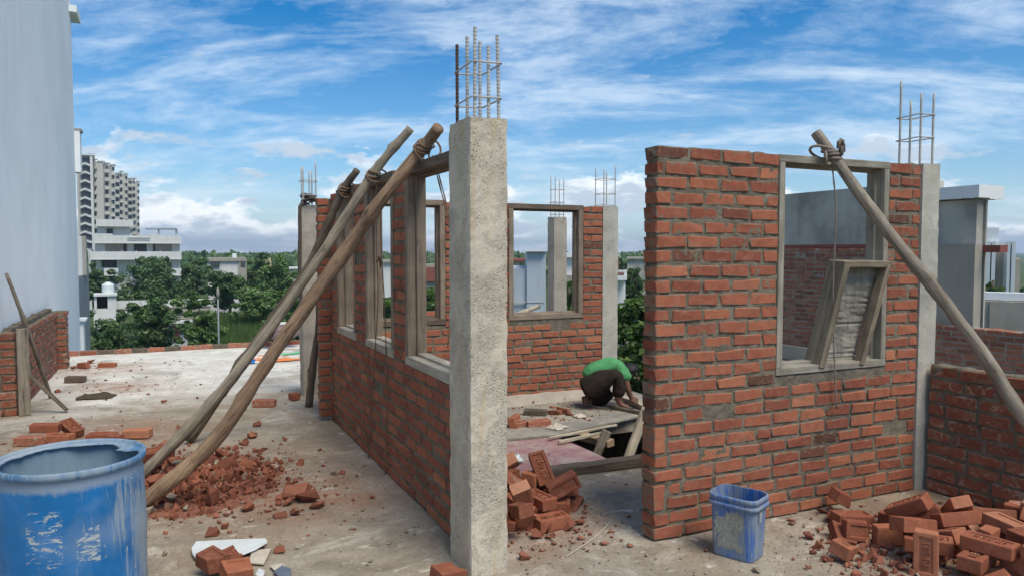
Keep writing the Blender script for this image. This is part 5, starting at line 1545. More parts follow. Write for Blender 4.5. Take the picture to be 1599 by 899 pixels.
HEAP_R = [[4.03,2.438,0.035,0.857,-0.0,0.0,0.516],[3.795,2.514,0.035,0.654,-0.0,-0.0,0.756],[3.978,2.19,0.035,0.957,0.0,-0.0,-0.29],[4.123,2.638,0.071,0.874,-0.09,0.134,0.458],[3.679,2.326,0.035,0.95,-0.0,0.0,-0.313],[4.227,2.319,0.035,0.467,-0.0,-0.0,0.884],[3.923,2.761,0.035,0.953,-0.0,-0.0,0.302],[3.746,2.11,0.035,0.995,-0.0,-0.0,0.098],[4.315,2.555,0.035,0.079,-0.0,0.0,-0.997],[3.57,2.592,0.035,0.573,0.0,-0.0,-0.82],[4.229,2.155,0.055,0.207,0.207,0.676,0.676],[4.171,2.886,0.055,0.689,-0.699,0.137,-0.135],[3.56,2.175,0.077,0.949,-0.066,-0.185,-0.244],[4.441,2.341,0.035,1.0,-0.0,0.0,-0.002],[3.602,2.831,0.055,0.137,0.137,0.694,0.694],[3.832,1.955,0.035,0.766,-0.0,0.0,-0.643],[4.399,2.684,0.035,1.0,0.0,0.0,-0.028],[3.401,2.495,0.112,0.678,0.201,-0.678,0.201],[4.322,1.944,0.035,0.054,-0.0,0.0,-0.999],[3.869,2.992,0.035,0.671,-0.0,0.0,0.741],[4.046,2.435,0.105,0.065,0.0,-0.0,-0.998],[3.796,2.451,0.125,0.077,0.077,-0.703,-0.703],[4.098,2.282,0.105,0.948,-0.0,-0.0,0.317],[3.96,2.614,0.073,0.572,0.002,0.188,-0.798],[3.778,2.241,0.105,1.0,0.0,0.0,-0.031],[4.334,2.553,0.128,0.593,-0.562,0.422,-0.392],[3.711,2.617,0.107,0.711,-0.148,0.105,0.679],[4.01,1.984,0.055,0.311,-0.311,0.635,-0.635],[4.122,2.798,0.097,0.951,-0.239,0.075,-0.179],[3.577,2.353,0.105,0.991,-0.0,0.0,0.131],[4.403,2.378,0.105,0.975,-0.0,0.0,0.223],[3.817,2.813,0.107,0.47,0.15,0.709,0.504],[3.8,1.984,0.105,0.658,-0.0,0.0,0.753],[4.35,2.704,0.125,0.318,0.318,0.631,0.631],[3.536,2.582,0.106,0.91,0.001,-0.015,-0.414],[4.123,1.979,0.063,0.699,-0.507,-0.296,0.408],[4.014,3.009,0.073,0.181,0.052,-0.982,0.01],[3.429,2.053,0.035,0.0,-0.558,-0.83,0.0],[3.989,2.465,0.175,0.8,-0.0,0.0,0.6],[3.931,2.293,0.175,0.995,-0.0,-0.0,-0.102],[4.191,2.442,0.16,0.932,0.022,0.307,0.19],[3.829,2.635,0.173,0.965,-0.179,0.0,-0.189],[4.131,2.168,0.177,0.473,-0.442,0.69,-0.325],[4.148,2.637,0.144,0.339,0.066,0.149,0.926],[3.629,2.327,0.175,0.78,-0.0,-0.0,-0.626],[4.306,2.185,0.121,0.336,0.073,-0.842,0.415],[3.794,2.884,0.168,0.565,-0.246,0.109,0.78],[3.767,2.162,0.181,0.1,-0.027,-0.003,-0.995],[4.465,2.564,0.112,0.031,-0.706,-0.031,-0.706],[3.549,2.679,0.171,0.989,-0.102,0.083,-0.071],[4.399,2.024,0.13,0.183,0.576,-0.759,-0.242],[3.73,2.755,0.232,0.367,-0.479,-0.439,0.666],[4.38,2.243,0.143,0.299,-0.183,-0.886,-0.305],[4.068,2.499,0.272,0.915,-0.335,-0.077,0.212],[3.791,2.387,0.23,0.612,0.771,0.127,0.121],[4.075,2.156,0.244,0.624,0.358,-0.277,-0.637],[3.955,2.711,0.197,0.423,-0.208,-0.227,-0.852],[3.818,2.26,0.249,0.99,-0.003,0.018,0.138],[4.31,2.44,0.204,0.199,-0.703,0.679,-0.068],[3.769,2.752,0.327,0.631,-0.166,-0.099,-0.752],[3.969,2.078,0.152,0.274,-0.465,-0.585,0.605],[3.763,2.489,0.236,0.683,0.713,0.116,0.111],[4.036,2.314,0.283,0.658,-0.687,0.041,0.305],[3.994,2.572,0.279,0.799,-0.368,0.03,0.475],[3.775,2.385,0.325,0.271,0.007,-0.035,0.962],[4.302,2.413,0.272,0.152,0.282,0.936,0.146],[3.871,2.682,0.387,0.244,0.294,0.194,0.904]]
# rubble: shape, size, pose
RUBBLE = [[1,0.065,0.068,0.046,0.108,5.528,0.024,0.804,0.153,-0.556,-0.147],[4,0.163,0.139,0.134,-0.175,5.728,0.042,0.885,-0.415,-0.196,-0.081],[6,0.101,0.064,0.057,0.258,5.543,0.021,0.934,0.131,0.309,-0.122],[3,0.14,0.134,0.071,0.481,5.239,0.013,0.226,0.389,0.869,0.206],[6,0.176,0.133,0.111,0.254,5.382,0.042,0.485,-0.072,0.654,-0.576],[6,0.115,0.085,0.057,0.267,5.164,0.024,0.257,0.125,0.479,-0.83],[5,0.118,0.08,0.061,0.056,5.303,0.011,0.347,0.246,-0.086,-0.901],[5,0.104,0.078,0.053,-0.468,6.299,0.009,0.849,-0.034,0.288,0.441],[9,0.068,0.058,0.04,-0.017,5.575,0.035,0.077,-0.286,0.635,0.714],[4,0.107,0.09,0.066,-0.018,5.913,0.022,0.345,0.114,-0.326,0.873],[10,0.086,0.07,0.055,-0.164,5.978,0.027,0.095,-0.903,0.286,0.308],[8,0.176,0.13,0.091,0.154,5.847,0.031,0.958,-0.262,0.034,-0.112],[4,0.204,0.14,0.101,0.514,5.709,0.043,0.895,0.294,0.021,-0.335],[10,0.112,0.107,0.074,-0.085,5.386,0.041,0.39,0.221,0.894,-0.008],[11,0.126,0.123,0.062,0.388,5.356,0.021,0.885,-0.228,-0.256,-0.314],[3,0.185,0.114,0.088,0.577,6.515,0.012,0.237,0.324,0.834,0.377],[2,0.196,0.167,0.118,0.142,5.437,0.065,0.017,-0.891,0.207,0.403],[4,0.166,0.161,0.111,0.035,5.931,0.072,0.428,0.217,-0.114,0.87],[11,0.185,0.12,0.082,0.257,6.295,0.021,0.618,-0.141,-0.01,-0.773],[10,0.089,0.056,0.04,0.217,5.625,0.017,0.156,-0.261,-0.952,0.023],[10,0.098,0.079,0.049,-0.037,5.802,0.021,0.384,0.066,-0.095,-0.916],[1,0.082,0.073,0.053,0.173,5.07,0.027,0.693,-0.03,-0.493,-0.525],[2,0.238,0.166,0.1,0.246,5.015,0.102,0.349,-0.692,0.19,0.602],[7,0.095,0.082,0.067,-0.245,5.603,0.016,0.347,0.848,0.388,-0.102],[3,0.215,0.171,0.11,-0.189,5.548,0.067,0.238,-0.049,-0.006,-0.97],[5,0.144,0.09,0.063,-0.224,5.252,0.055,0.144,0.464,-0.803,0.345],[4,0.131,0.11,0.094,0.309,5.499,0.043,0.736,-0.539,0.27,-0.309],[6,0.159,0.12,0.094,0.912,5.262,0.019,0.433,0.274,-0.199,-0.835],[7,0.139,0.087,0.052,0.334,5.743,0.008,0.236,0.126,-0.365,0.892],[9,0.152,0.135,0.084,0.163,5.705,0.042,0.144,-0.217,0.958,0.122],[1,0.236,0.158,0.121,-0.369,5.516,0.016,0.806,0.256,-0.044,-0.532],[5,0.167,0.161,0.126,0.506,5.87,0.017,0.783,0.244,0.326,-0.471],[5,0.097,0.074,0.054,0.486,5.492,0.009,0.572,-0.237,0.237,0.749],[6,0.174,0.105,0.066,0.015,5.265,0.052,0.881,-0.445,-0.157,0.039],[4,0.083,0.071,0.041,0.44,6.082,0.037,0.772,-0.29,0.471,0.313],[7,0.076,0.06,0.043,-0.026,5.417,0.006,0.884,-0.381,-0.228,-0.146],[4,0.12,0.123,0.071,-0.188,5.431,0.027,0.263,0.191,-0.288,0.901],[5,0.209,0.185,0.11,0.381,6.002,0.102,0.181,0.954,-0.184,-0.155],[8,0.191,0.145,0.072,0.625,5.275,0.027,0.134,-0.047,0.209,-0.967],[3,0.196,0.181,0.106,0.009,5.366,0.097,0.692,-0.572,-0.033,0.44],[11,0.148,0.134,0.076,-0.018,5.512,0.055,0.964,0.023,0.262,-0.051],[1,0.106,0.101,0.053,-0.069,5.635,0.041,0.204,-0.254,-0.833,0.448],[4,0.096,0.065,0.054,0.298,6.102,0.029,0.736,-0.634,-0.145,0.189],[2,0.109,0.092,0.067,0.486,5.59,0.042,0.759,0.167,-0.144,0.613],[10,0.157,0.123,0.088,0.39,5.821,0.061,0.519,0.722,0.089,-0.449],[4,0.136,0.144,0.106,0.375,5.236,0.033,0.203,-0.321,0.185,-0.906],[8,0.183,0.153,0.105,-0.088,5.433,0.106,0.707,-0.655,0.033,-0.265],[4,0.165,0.139,0.089,0.008,5.744,0.063,0.119,-0.394,0.36,-0.837],[2,0.081,0.065,0.051,0.075,5.571,0.071,0.192,-0.292,0.33,0.877],[1,0.145,0.093,0.065,0.013,5.171,0.04,0.615,0.642,-0.24,-0.39],[6,0.127,0.129,0.099,0.557,5.542,0.042,0.028,-0.143,-0.22,-0.965],[5,0.088,0.08,0.043,-0.146,5.212,0.007,0.843,0.194,0.197,-0.461],[2,0.136,0.107,0.066,0.134,6.229,0.044,0.38,0.616,0.632,0.275],[8,0.225,0.184,0.114,0.383,5.649,0.093,0.148,0.026,0.551,-0.821],[6,0.187,0.141,0.129,0.242,6.437,0.044,0.534,0.164,0.584,-0.589],[9,0.172,0.115,0.108,0.328,5.926,0.05,0.162,0.447,-0.82,-0.318],[0,0.131,0.091,0.073,0.053,5.811,0.106,0.023,-0.099,-0.907,0.409],[6,0.11,0.086,0.064,0.284,6.036,0.014,0.672,0.23,-0.104,-0.696],[10,0.07,0.065,0.036,0.11,5.585,0.021,0.175,0.144,-0.395,-0.89],[3,0.204,0.114,0.103,0.118,5.162,0.052,0.373,0.0,-0.0,-0.928],[5,0.173,0.129,0.08,-0.075,5.812,0.072,0.578,-0.159,0.404,0.691],[11,0.126,0.075,0.048,0.405,5.503,0.021,0.252,-0.344,0.141,-0.893],[0,0.1,0.08,0.054,-0.105,5.306,0.033,0.666,0.558,-0.087,-0.487],[1,0.094,0.096,0.071,0.069,5.628,0.04,0.342,0.872,0.326,0.127],[3,0.079,0.054,0.04,-0.115,5.938,0.02,0.395,-0.13,0.497,-0.762],[6,0.102,0.086,0.069,0.29,6.134,0.052,0.821,0.03,-0.251,-0.513],[11,0.069,0.064,0.047,-0.084,5.729,0.094,0.007,-0.281,0.953,-0.115],[4,0.062,0.047,0.031,0.267,5.989,0.054,0.539,-0.459,-0.321,0.629],[11,0.053,0.055,0.032,0.049,5.667,0.015,0.783,-0.232,-0.206,0.539],[10,0.061,0.064,0.031,0.43,5.845,0.023,0.093,0.635,0.063,-0.764],[11,0.066,0.065,0.044,-0.122,5.674,0.072,0.256,0.058,0.427,-0.865],[4,0.08,0.057,0.035,0.125,6.055,0.017,0.128,-0.06,0.976,0.165],[4,0.078,0.053,0.042,0.67,5.999,0.014,0.937,-0.264,-0.215,0.072],[0,0.066,0.046,0.03,0.181,5.533,0.021,0.944,-0.036,0.277,-0.177],[4,0.157,0.109,0.098,0.168,5.583,0.084,0.789,0.316,0.522,-0.07],[7,0.053,0.051,0.036,-0.073,5.948,0.018,0.38,0.86,-0.185,0.285],[10,0.19,0.13,0.084,-0.207,5.325,0.069,0.067,-0.723,-0.665,0.177],[8,0.103,0.078,0.043,0.011,5.609,0.094,0.107,0.107,-0.237,-0.96],[9,0.119,0.119,0.097,0.02,6.094,0.014,0.277,-0.075,-0.113,-0.951],[11,0.106,0.061,0.04,0.27,5.803,0.026,0.529,0.387,0.432,0.62],[0,0.087,0.076,0.056,0.206,5.168,0.065,0.512,0.681,0.523,-0.033],[8,0.068,0.052,0.039,0.045,5.219,0.019,0.796,-0.03,0.33,-0.506],[11,0.079,0.065,0.032,0.174,5.294,0.011,0.065,-0.904,0.41,-0.104],[0,0.055,0.056,0.028,-0.152,5.771,0.097,0.186,0.971,0.15,-0.015],[11,0.162,0.113,0.068,0.349,5.376,0.041,0.208,0.787,-0.326,0.481],[9,0.055,0.055,0.042,0.353,5.681,0.028,0.638,0.201,0.711,-0.215],[2,0.127,0.097,0.051,0.054,5.514,0.113,0.066,-0.333,0.894,-0.291],[2,0.092,0.078,0.058,0.154,5.913,0.05,0.2,-0.427,-0.505,0.723],[3,0.119,0.086,0.074,-0.18,5.889,0.06,0.401,0.582,-0.401,0.582],[6,0.153,0.107,0.061,0.285,5.689,0.036,0.051,-0.757,-0.651,-0.018],[11,0.048,0.047,0.032,0.564,5.796,0.03,0.319,-0.372,0.793,0.363],[0,0.085,0.065,0.038,0.336,5.797,0.054,0.592,-0.749,0.159,-0.253],[8,0.125,0.129,0.074,0.127,5.263,0.061,0.163,0.71,-0.121,0.674],[11,0.103,0.082,0.068,0.243,5.82,0.1,0.285,0.806,0.016,0.518],[0,0.163,0.124,0.095,0.44,5.499,0.067,0.364,-0.583,-0.628,0.365],[11,0.097,0.081,0.057,0.215,5.958,0.017,0.115,-0.957,0.236,-0.127],[0,0.102,0.081,0.058,0.192,5.744,0.094,0.509,-0.053,0.05,-0.858],[10,0.133,0.106,0.077,0.068,5.691,0.088,0.883,0.184,0.427,0.066],[11,0.076,0.044,0.041,0.398,5.437,0.02,0.397,-0.449,-0.798,0.054],[11,0.107,0.062,0.038,0.145,5.814,0.125,0.086,-0.94,0.044,0.328],[10,0.102,0.081,0.069,0.395,5.764,0.112,0.93,-0.033,-0.244,0.272],[8,0.114,0.074,0.047,-0.186,5.651,0.079,0.062,0.439,0.861,0.25],[10,0.112,0.1,0.067,0.317,5.729,0.081,0.031,-0.408,0.238,-0.881],[8,0.076,0.057,0.026,-0.269,5.445,0.054,0.422,-0.422,0.095,-0.797],[11,0.079,0.062,0.038,0.25,5.46,0.043,0.412,0.573,0.537,0.461],[2,0.066,0.06,0.044,0.209,5.857,0.099,0.545,-0.438,0.708,-0.097],[10,0.067,0.061,0.047,0.194,5.12,0.024,0.722,-0.421,0.213,-0.506],[4,0.074,0.05,0.037,0.35,5.802,0.108,0.666,0.056,-0.247,-0.701],[6,0.141,0.106,0.06,-0.177,5.373,0.102,0.451,-0.47,0.401,-0.643],[3,0.147,0.102,0.066,0.071,5.219,0.094,0.375,-0.673,-0.55,0.325]]

# ------------------------------------------------------------------ blue drum in the foreground
DR_ = empty('blue_drum', (DX, DY, 0), 'open-topped blue plastic drum smeared with cement, in the left foreground', 'drum')
def ring(prof, n=96, wob=0.0, c=(DX, DY, 0)):
    mb = MB(); mb.lathe(prof, n, c)
    if wob:
        mb.v = [(x + wob * noise.noise((x * 5, y * 5, z * 3)), y + wob * noise.noise((x * 5 + 9, y * 5, z * 3)), z) for x, y, z in mb.v]
    return mb
prof = [(DR * 0.90, 0.0), (DR * 0.95, 0.012)] + [(DR * (0.955 + 0.022 * math.sin(math.pi * t / 14) + (0.012 if t in (4, 9) else 0)), 0.02 + (DH - 0.10) * t / 14) for t in range(15)] + [(DR * 0.945, DH - 0.062), (DR * 0.955, DH - 0.045), (DR * 0.965, DH - 0.03)]
ring(prof, 96, 0.004).build('body', M_DRUM, DR_, True)
rim = [(DR * 0.965, DH - 0.034), (DR * 0.99, DH - 0.030), (DR * 1.0, DH - 0.018), (DR * 0.998, DH - 0.006), (DR * 0.985, DH), (DR * 0.955, DH - 0.002), (DR * 0.945, DH - 0.012)]
ring(rim, 96, 0.003).build('rim', M_DRUM_RIM, DR_, True)
mb = MB()                                    # ragged flange left where the lid was cut away
n = 120
for k in range(n):
    a = 2 * math.pi * k / n
    ca, sa = math.cos(a), math.sin(a)
    ragged = 0.018 + 0.05 * max(0, noise.noise((ca * 1.6, sa * 1.6, 3.3)) + 0.12) + 0.006 * noise.noise((ca * 14, sa * 14, 1))
    if 0.25 < a < 0.62: ragged += 0.045
    r0 = DR * 0.947
    for q, dz in ((r0, -0.010), (r0 - ragged * 0.5, -0.014), (r0 - ragged, -0.020 + 0.008 * noise.noise((ca * 3, sa * 3, 0)))):
        mb.v.append((DX + q * ca, DY + q * sa, DH + dz))
for k in range(n):
    for j in range(2):
        a = k * 3 + j; b = ((k + 1) % n) * 3 + j
        mb.f.append((a, b, b + 1, a + 1)); mb.m.append(0)
o = mb.build('cut_flange', M_DRUM_RIM, DR_, True); o.modifiers.new('thickness', 'SOLIDIFY').thickness = 0.004
ring([(DR * 0.944, DH - 0.012), (DR * 0.935, DH - 0.05), (DR * 0.925, 0.03), (0.001, 0.028)], 64, 0.003).build('lining', M_DRUM_IN, DR_, True)
# ------------------------------------------------------------------ blue pail
pa, pb, pc = onZ(1131, 862), onZ(1184, 877), onZ(1201, 861)
ang = math.atan2(pb.y - pa.y, pb.x - pa.x)
PC = onZ(1166, 862); PC = Vector((2.755, 3.0, 0))
PAIL = empty('blue_pail', PC, 'square blue plastic pail crusted with cement at the foot of the right-hand wall', 'pail')
PM = Matrix.Translation(PC) @ Matrix.Rotation(ang, 4, 'Z')
def rrect(a, b, r, n=6):
    out = []
    for k, (sx, sy) in enumerate(((1, 1), (-1, 1), (-1, -1), (1, -1))):
        for i in range(n + 1):
            t = k * math.pi / 2 + math.pi / 2 * i / n
            out.append((sx * (a - r) + r * math.cos(t), sy * (b - r) + r * math.sin(t)))
    return out
def loft(levels, cap0=True, cap1=False):
    mb = MB(); n = None
    for (a, b, r, z) in levels:
        q = rrect(a, b, r); n = len(q)
        mb.v += [tuple(PM @ Vector((x, y, z))) for x, y in q]
    for i in range(len(levels) - 1):
        for k in range(n):
            k2 = (k + 1) % n
            mb.f.append((i * n + k, i * n + k2, (i + 1) * n + k2, (i + 1) * n + k))
    if cap0: mb.f.append(tuple(range(n - 1, -1, -1)))
    if cap1: mb.f.append(tuple((len(levels) - 1) * n + k for k in range(n)))
    mb.m = [0] * len(mb.f)
    return mb
A_, B_, HP = 0.130, 0.098, 0.335
loft([(A_ * .86, B_ * .86, .035, 0), (A_ * .89, B_ * .89, .04, .006)] + [(A_ * (.895 + .075 * t / 6), B_ * (.895 + .075 * t / 6), .042, .01 + (HP - .06) * t / 6) for t in range(7)]).build('body', M_PAIL, PAIL, True)
loft([(A_ * .96, B_ * .96, .045, HP - .062), (A_ * 1.07, B_ * 1.08, .05, HP - .060), (A_ * 1.08, B_ * 1.09, .05, HP - .042), (A_ * 1.0, B_ * 1.0, .05, HP - .038), (A_ * 1.0, B_ * 1.0, .05, HP - .030), (A_ * 1.05, B_ * 1.06, .05, HP - .028), (A_ * 1.06, B_ * 1.07, .05, HP - .010), (A_ * 1.03, B_ * 1.03, .05, HP), (A_ * .98, B_ * .98, .048, HP - .002)], False).build('rim', M_PAIL, PAIL, True)
mb = loft([(A_ * .98, B_ * .98, .048, HP - .003), (A_ * .95, B_ * .95, .045, HP - .05), (A_ * .86, B_ * .86, .04, .02)], False, True)
mb.f = [tuple(reversed(f)) if i == len(mb.f) - 1 else f for i, f in enumerate(mb.f)]
mb.build('lining', M_PAIL, PAIL, True)
mb = MB(); N = 30                              # scraped label panel on the long side
for i in range(N):
    for j in range(N):
        u_, v_ = (i + .5) / N, (j + .5) / N
        s_ = noise.noise((u_ * 4, v_ * 4, 2.2)) + .6 * noise.noise((u_ * 13, v_ * 13, 5)) + min(u_, 1 - u_, v_ * 1.2, 1 - v_) * 4
        if s_ < 0.25: continue
        q = []
        for (a, b) in ((i, j), (i + 1, j), (i + 1, j + 1), (i, j + 1)):
            z = .045 + .215 * b / N
            f_ = .895 + .075 * (z - .01) / (HP - .06)
            q.append(PM @ Vector((-A_ * .74 + A_ * 1.3 * a / N, -B_ * f_ - .0012, z)))
        mb.add(q, [(0, 1, 2, 3)])
mb.build('label_remains', M_SCUM, PAIL)
mb = MB()
for (y0, y1, z0, z1) in ((-.035, .0, .205, .265),):
    f_ = .895 + .075 * (.235 - .01) / (HP - .06)
    mb.add([PM @ Vector((A_ * f_ + .0035, y0, z0)), PM @ Vector((A_ * f_ + .0035, y1, z0)), PM @ Vector((A_ * f_ + .0055, y1, z1)), PM @ Vector((A_ * f_ + .0055, y0, z1))], [(0, 1, 2, 3)])
mb.build('sticker', M_SCUM_LT, PAIL)

# ------------------------------------------------------------------ loose bricks
def frog_brick(seed, mat, mark=True, broken=False):
    r = random.Random(seed)
    L, W, Hh = BL, 0.108, 0.070
    bm = bmesh.new(); bmesh.ops.create_cube(bm, size=1)
    for v in bm.verts: v.co = Vector((v.co.x * L, v.co.y * W, v.co.z * Hh)) + Vector((r.gauss(0, .002), r.gauss(0, .0015), r.gauss(0, .0012)))
    top = max(bm.faces, key=lambda f: f.calc_center_median().z)
    side = [e for e in bm.edges]
    bmesh.ops.bevel(bm, geom=side, offset=0.006, segments=2, affect='EDGES', profile=0.6)
    top = max(bm.faces, key=lambda f: f.calc_center_median().z + f.calc_area() * 10)
    res = bmesh.ops.inset_region(bm, faces=[top], thickness=0.022, depth=0)
    res = bmesh.ops.inset_region(bm, faces=[top], thickness=0.005, depth=-0.008)
    if mark:
        z = Hh / 2 - 0.0085
        def bar(x0, y0, x1, y1, w=0.0048):
            d = Vector((x1 - x0, y1 - y0, 0)); ln = d.length; d.normalize(); n_ = Vector((-d.y, d.x, 0)) * w / 2
            a, b = Vector((x0, y0, 0)), Vector((x1, y1, 0))
            vs_ = [bm.verts.new(p + Vector((0, 0, zz))) for zz in (z, z + 0.0075) for p in (a - n_, b - n_, b + n_, a + n_)]
            for f in ((4, 5, 6, 7), (0, 1, 5, 4), (1, 2, 6, 5), (2, 3, 7, 6), (3, 0, 4, 7)): bm.faces.new([vs_[i] for i in f])
        h = 0.017
        x = -0.066
        bar(x, -h, x, h); bar(x + .016, -h, x + .016, h); bar(x, 0, x + .016, 0)                       # stamped letters
        x = -0.034
        bar(x, -h, x, h); bar(x, h, x + .014, h); bar(x, 0, x + .014, 0); bar(x, -h, x + .014, -h); bar(x + .015, -h, x + .015, h)
        x = -0.002
        bar(x + .014, h, x, h * .5); bar(x, h * .5, x, -h * .5); bar(x, -h * .5, x + .014, -h); bar(x + .014, -h, x + .014, -.002)
        x = 0.030
        bar(x, h, x, -h * .6); bar(x, -h, x + .015, -h); bar(x + .015, -h * .6, x + .015, h)
        x = 0.060
        bar(x, -h, x, h); bar(x, h, x + .010, h * .3)
    if broken:
        a = r.uniform(-0.03, 0.03); nrm = Vector((1, r.uniform(-.5, .5), r.uniform(-.4, .4))).normalized()
        res = bmesh.ops.bisect_plane(bm, geom=bm.verts[:] + bm.edges[:] + bm.faces[:], plane_co=(a, 0, 0), plane_no=nrm, clear_outer=True)
        ed = [g_ for g_ in res['geom_cut'] if isinstance(g_, bmesh.types.BMEdge)]
        bmesh.ops.holes_fill(bm, edges=ed)
    for v in bm.verts: v.co += 0.0016 * Vector((noise.noise(v.co * 40 + Vector((seed, 0, 0))), noise.noise(v.co * 40 + Vector((0, seed, 5))), noise.noise(v.co * 40 + Vector((3, 0, seed)))))
    bmesh.ops.recalc_face_normals(bm, faces=bm.faces[:])
    me = bpy.data.meshes.new('loose_brick'); bm.to_mesh(me); bm.free(); me.materials.append(mat)
    return me
FB = [frog_brick(k, M_BRICK_NEW, k < 2) for k in range(6)]
FBB = [frog_brick(20 + k, M_BRICK_NEW, k == 0, True) for k in range(5)]
FB.append(frog_brick(63, M_BRICK_DUSTY, False)); FBB.append(frog_brick(64, M_BRICK_DUSTY, False, True))
STAMPED = {FB[0].name, FB[1].name, FBB[0].name}
rb = random.Random(9)
def loose(label, M, me=None, group=None, name='loose_brick', cat='brick'):
    o = obj(name, me or rb.choice(FB), None, None, M)
    return tag(o, label, cat, group)
def pose(l, flip=False):
    m = Matrix.Translation(l[0:3]) @ Quaternion(l[3:7]).to_matrix().to_4x4()
    return m
def heap(items, where, noun, group, cat='brick', name='loose_brick', sized=False):
    """things of one heap, each described by its own look, stance and place in the heap"""
    info = []
    for (M, me) in items:
        p = M.to_translation(); d = p - _C
        info.append((CX + FPX * d.dot(_R) / d.dot(_F), (p.x * _F.x + p.y * _F.y), p.z))
    n = len(items)
    rank = lambda k: {i: r / max(1, n - 1) for r, i in enumerate(sorted(range(n), key=lambda i: info[i][k]))}
    rx, ry, rz = rank(0), rank(1), rank(2)
    vol = sorted(range(n), key=lambda i: -items[i][0].to_scale().x * items[i][0].to_scale().y)
    big = {i: r / max(1, n - 1) for r, i in enumerate(vol)}
    made = []
    for i, (M, me) in enumerate(items):
        R3 = M.to_3x3().normalized()
        ax, ay, az = abs(R3.col[0].z), abs(R3.col[1].z), abs(R3.col[2].z)
        st = 'flat' if az > 0.9 else ('upended' if ax > 0.7 else ('edgewise' if ay > 0.75 else 'tilted'))
        if sized: form = 'large' if big[i] < 0.3 else ('mid-sized' if big[i] < 0.65 else 'small')
        else: form = ('stamped ' if me.name in STAMPED and R3.col[2].z > 0.3 else '') + ('broken' if me in FBB else 'whole')
        lv = 'bottom' if info[i][2] < 0.06 else ('upper' if rz[i] > 0.8 else 'middle')
        lr = ('far left', 'left', 'centre', 'right', 'far right')[min(4, int(rx[i] * 5))]
        fb = 'front' if ry[i] < 0.34 else ('back' if ry[i] > 0.67 else 'mid')
        made.append((obj(name, me, None, None, M), '%s %s %s, %s layer, %s %s of the heap %s' % (st, form, noun, lv, fb, lr, where), ry[i]))
    for o, lb, dep in made:
        twins = sorted(q[2] for q in made if q[1] == lb)
        if len(twins) == 3: lb = ('nearest ', 'middle ', 'farthest ')[twins.index(dep)] + lb
        if len(twins) == 2: lb = ('nearer ' if dep == twins[0] else 'farther ') + lb
        tag(o, lb, cat, group)
heap([(pose(l) @ Matrix.Diagonal((rb.uniform(.92, 1.04), rb.uniform(.94, 1.05), rb.uniform(.9, 1.08), 1)), rb.choice(FB + FBB[:2]) if i % 3 else rb.choice(FBB)) for i, l in enumerate(HEAP_C) if l[0] < 2.25], 'behind the column', 'brick', 'bricks heaped behind the nearest column')
heap([(Matrix.Translation((0.02, -0.10, 0)) @ pose(l) @ Matrix.Diagonal((rb.uniform(.92, 1.04), rb.uniform(.94, 1.05), rb.uniform(.9, 1.08), 1)), rb.choice(FB) if i % 3 else rb.choice(FBB)) for i, l in enumerate(HEAP_R) if l[2] < 0.205], 'by the parapet', 'brick', 'bricks heaped by the dark parapet')
def face_cam(c, up_tilt, spin, yaw=0.0):
    """pose whose stamped face looks back at the camera, tilted up, long side turned by spin"""
    d = (_C - c); d.z = 0; d.normalize()
    d = Matrix.Rotation(yaw, 3, 'Z') @ d
    nrm = (d * math.cos(up_tilt) + Vector((0, 0, 1)) * math.sin(up_tilt)).normalized()
    side = Vector((0, 0, 1)).cross(nrm).normalized(); up = nrm.cross(side)
    xa = up * math.cos(spin) + side * math.sin(spin)
    ya = nrm.cross(xa)
    return Matrix(((xa.x, ya.x, nrm.x, c.x), (xa.y, ya.y, nrm.y, c.y), (xa.z, ya.z, nrm.z, c.z), (0, 0, 0, 1)))
c = onY(846, 732, 4.13)
loose('stamped brick standing on end on top of the heap behind the column', face_cam(c, 0.62, -0.28, 0.1), FB[0])
for (px_, py_, Y, rx, ry, rz, lb) in ((815, 765, 4.20, 0.1, 0.0, 0.2, 'brick lying flat near the top of the column-side heap'), (873, 764, 4.08, 0.05, -0.08, -0.15, 'brick lying below the upright stamped brick'),
                                      (800, 748, 4.25, 0.6, 0.2, 1.2, 'brick tipped on its edge against the nearest column'), (862, 788, 3.98, 0.06, 0.02, -0.5, 'brick in the middle layer of the column-side heap'),
                                      (826, 797, 3.92, 0.4, 0.5, 0.9, 'half-turned brick at the front of the column-side heap'), (890, 792, 4.02, 0.2, -0.3, 0.7, 'brick at the doorway end of the column-side heap'),
                                      (850, 815, 3.80, 0.0, 0.03, -0.38, 'long brick at the foot of the column-side heap'), (800, 790, 4.05, 0.2, 0.1, 0.9, 'brick pressed against the column in the doorway heap'),
                                      (806, 818, 3.86, 0.05, 0.02, -0.2, 'brick flat on the floor beside the nearest column')):
    loose(lb, Matrix.Translation(onY(px_, py_, Y)) @ Euler((rx, ry, rz)).to_matrix().to_4x4())
# bricks set by eye on the right-hand heap
c = onY(1561, 852, 2.42)
loose('rounded brick standing on end in the right-hand heap', face_cam(c, 0.35, 0.12, 0.2) @ Matrix.Rotation(math.pi, 4, 'Y'), FB[1])
c = onY(1566, 815, 2.62)
loose('stamped brick lying along the back of the right-hand heap', Matrix.Translation(c) @ Euler((0.25, 0.02, -0.42)).to_matrix().to_4x4(), FB[2])
c = onY(1322, 873, 2.72)
loose('half brick with its stamped face up at the left of the right-hand heap', Matrix.Translation((c.x, c.y, 0.05)) @ Euler((0.25, 0.15, 0.35)).to_matrix().to_4x4(), FBB[0])
c = onZ(1325, 800); loose('brick leaning on the right-hand wall under the window', Matrix.Translation((c.x, c.y - 0.0, 0.075)) @ Euler((0.1, 0.45, -0.3)).to_matrix().to_4x4(), FBB[1])
c = onZ(1348, 845); loose('broken brick on edge left of the right-hand heap', Matrix.Translation((c.x, c.y, 0.06)) @ Euler((1.45, 0.1, -0.45)).to_matrix().to_4x4(), FBB[2])
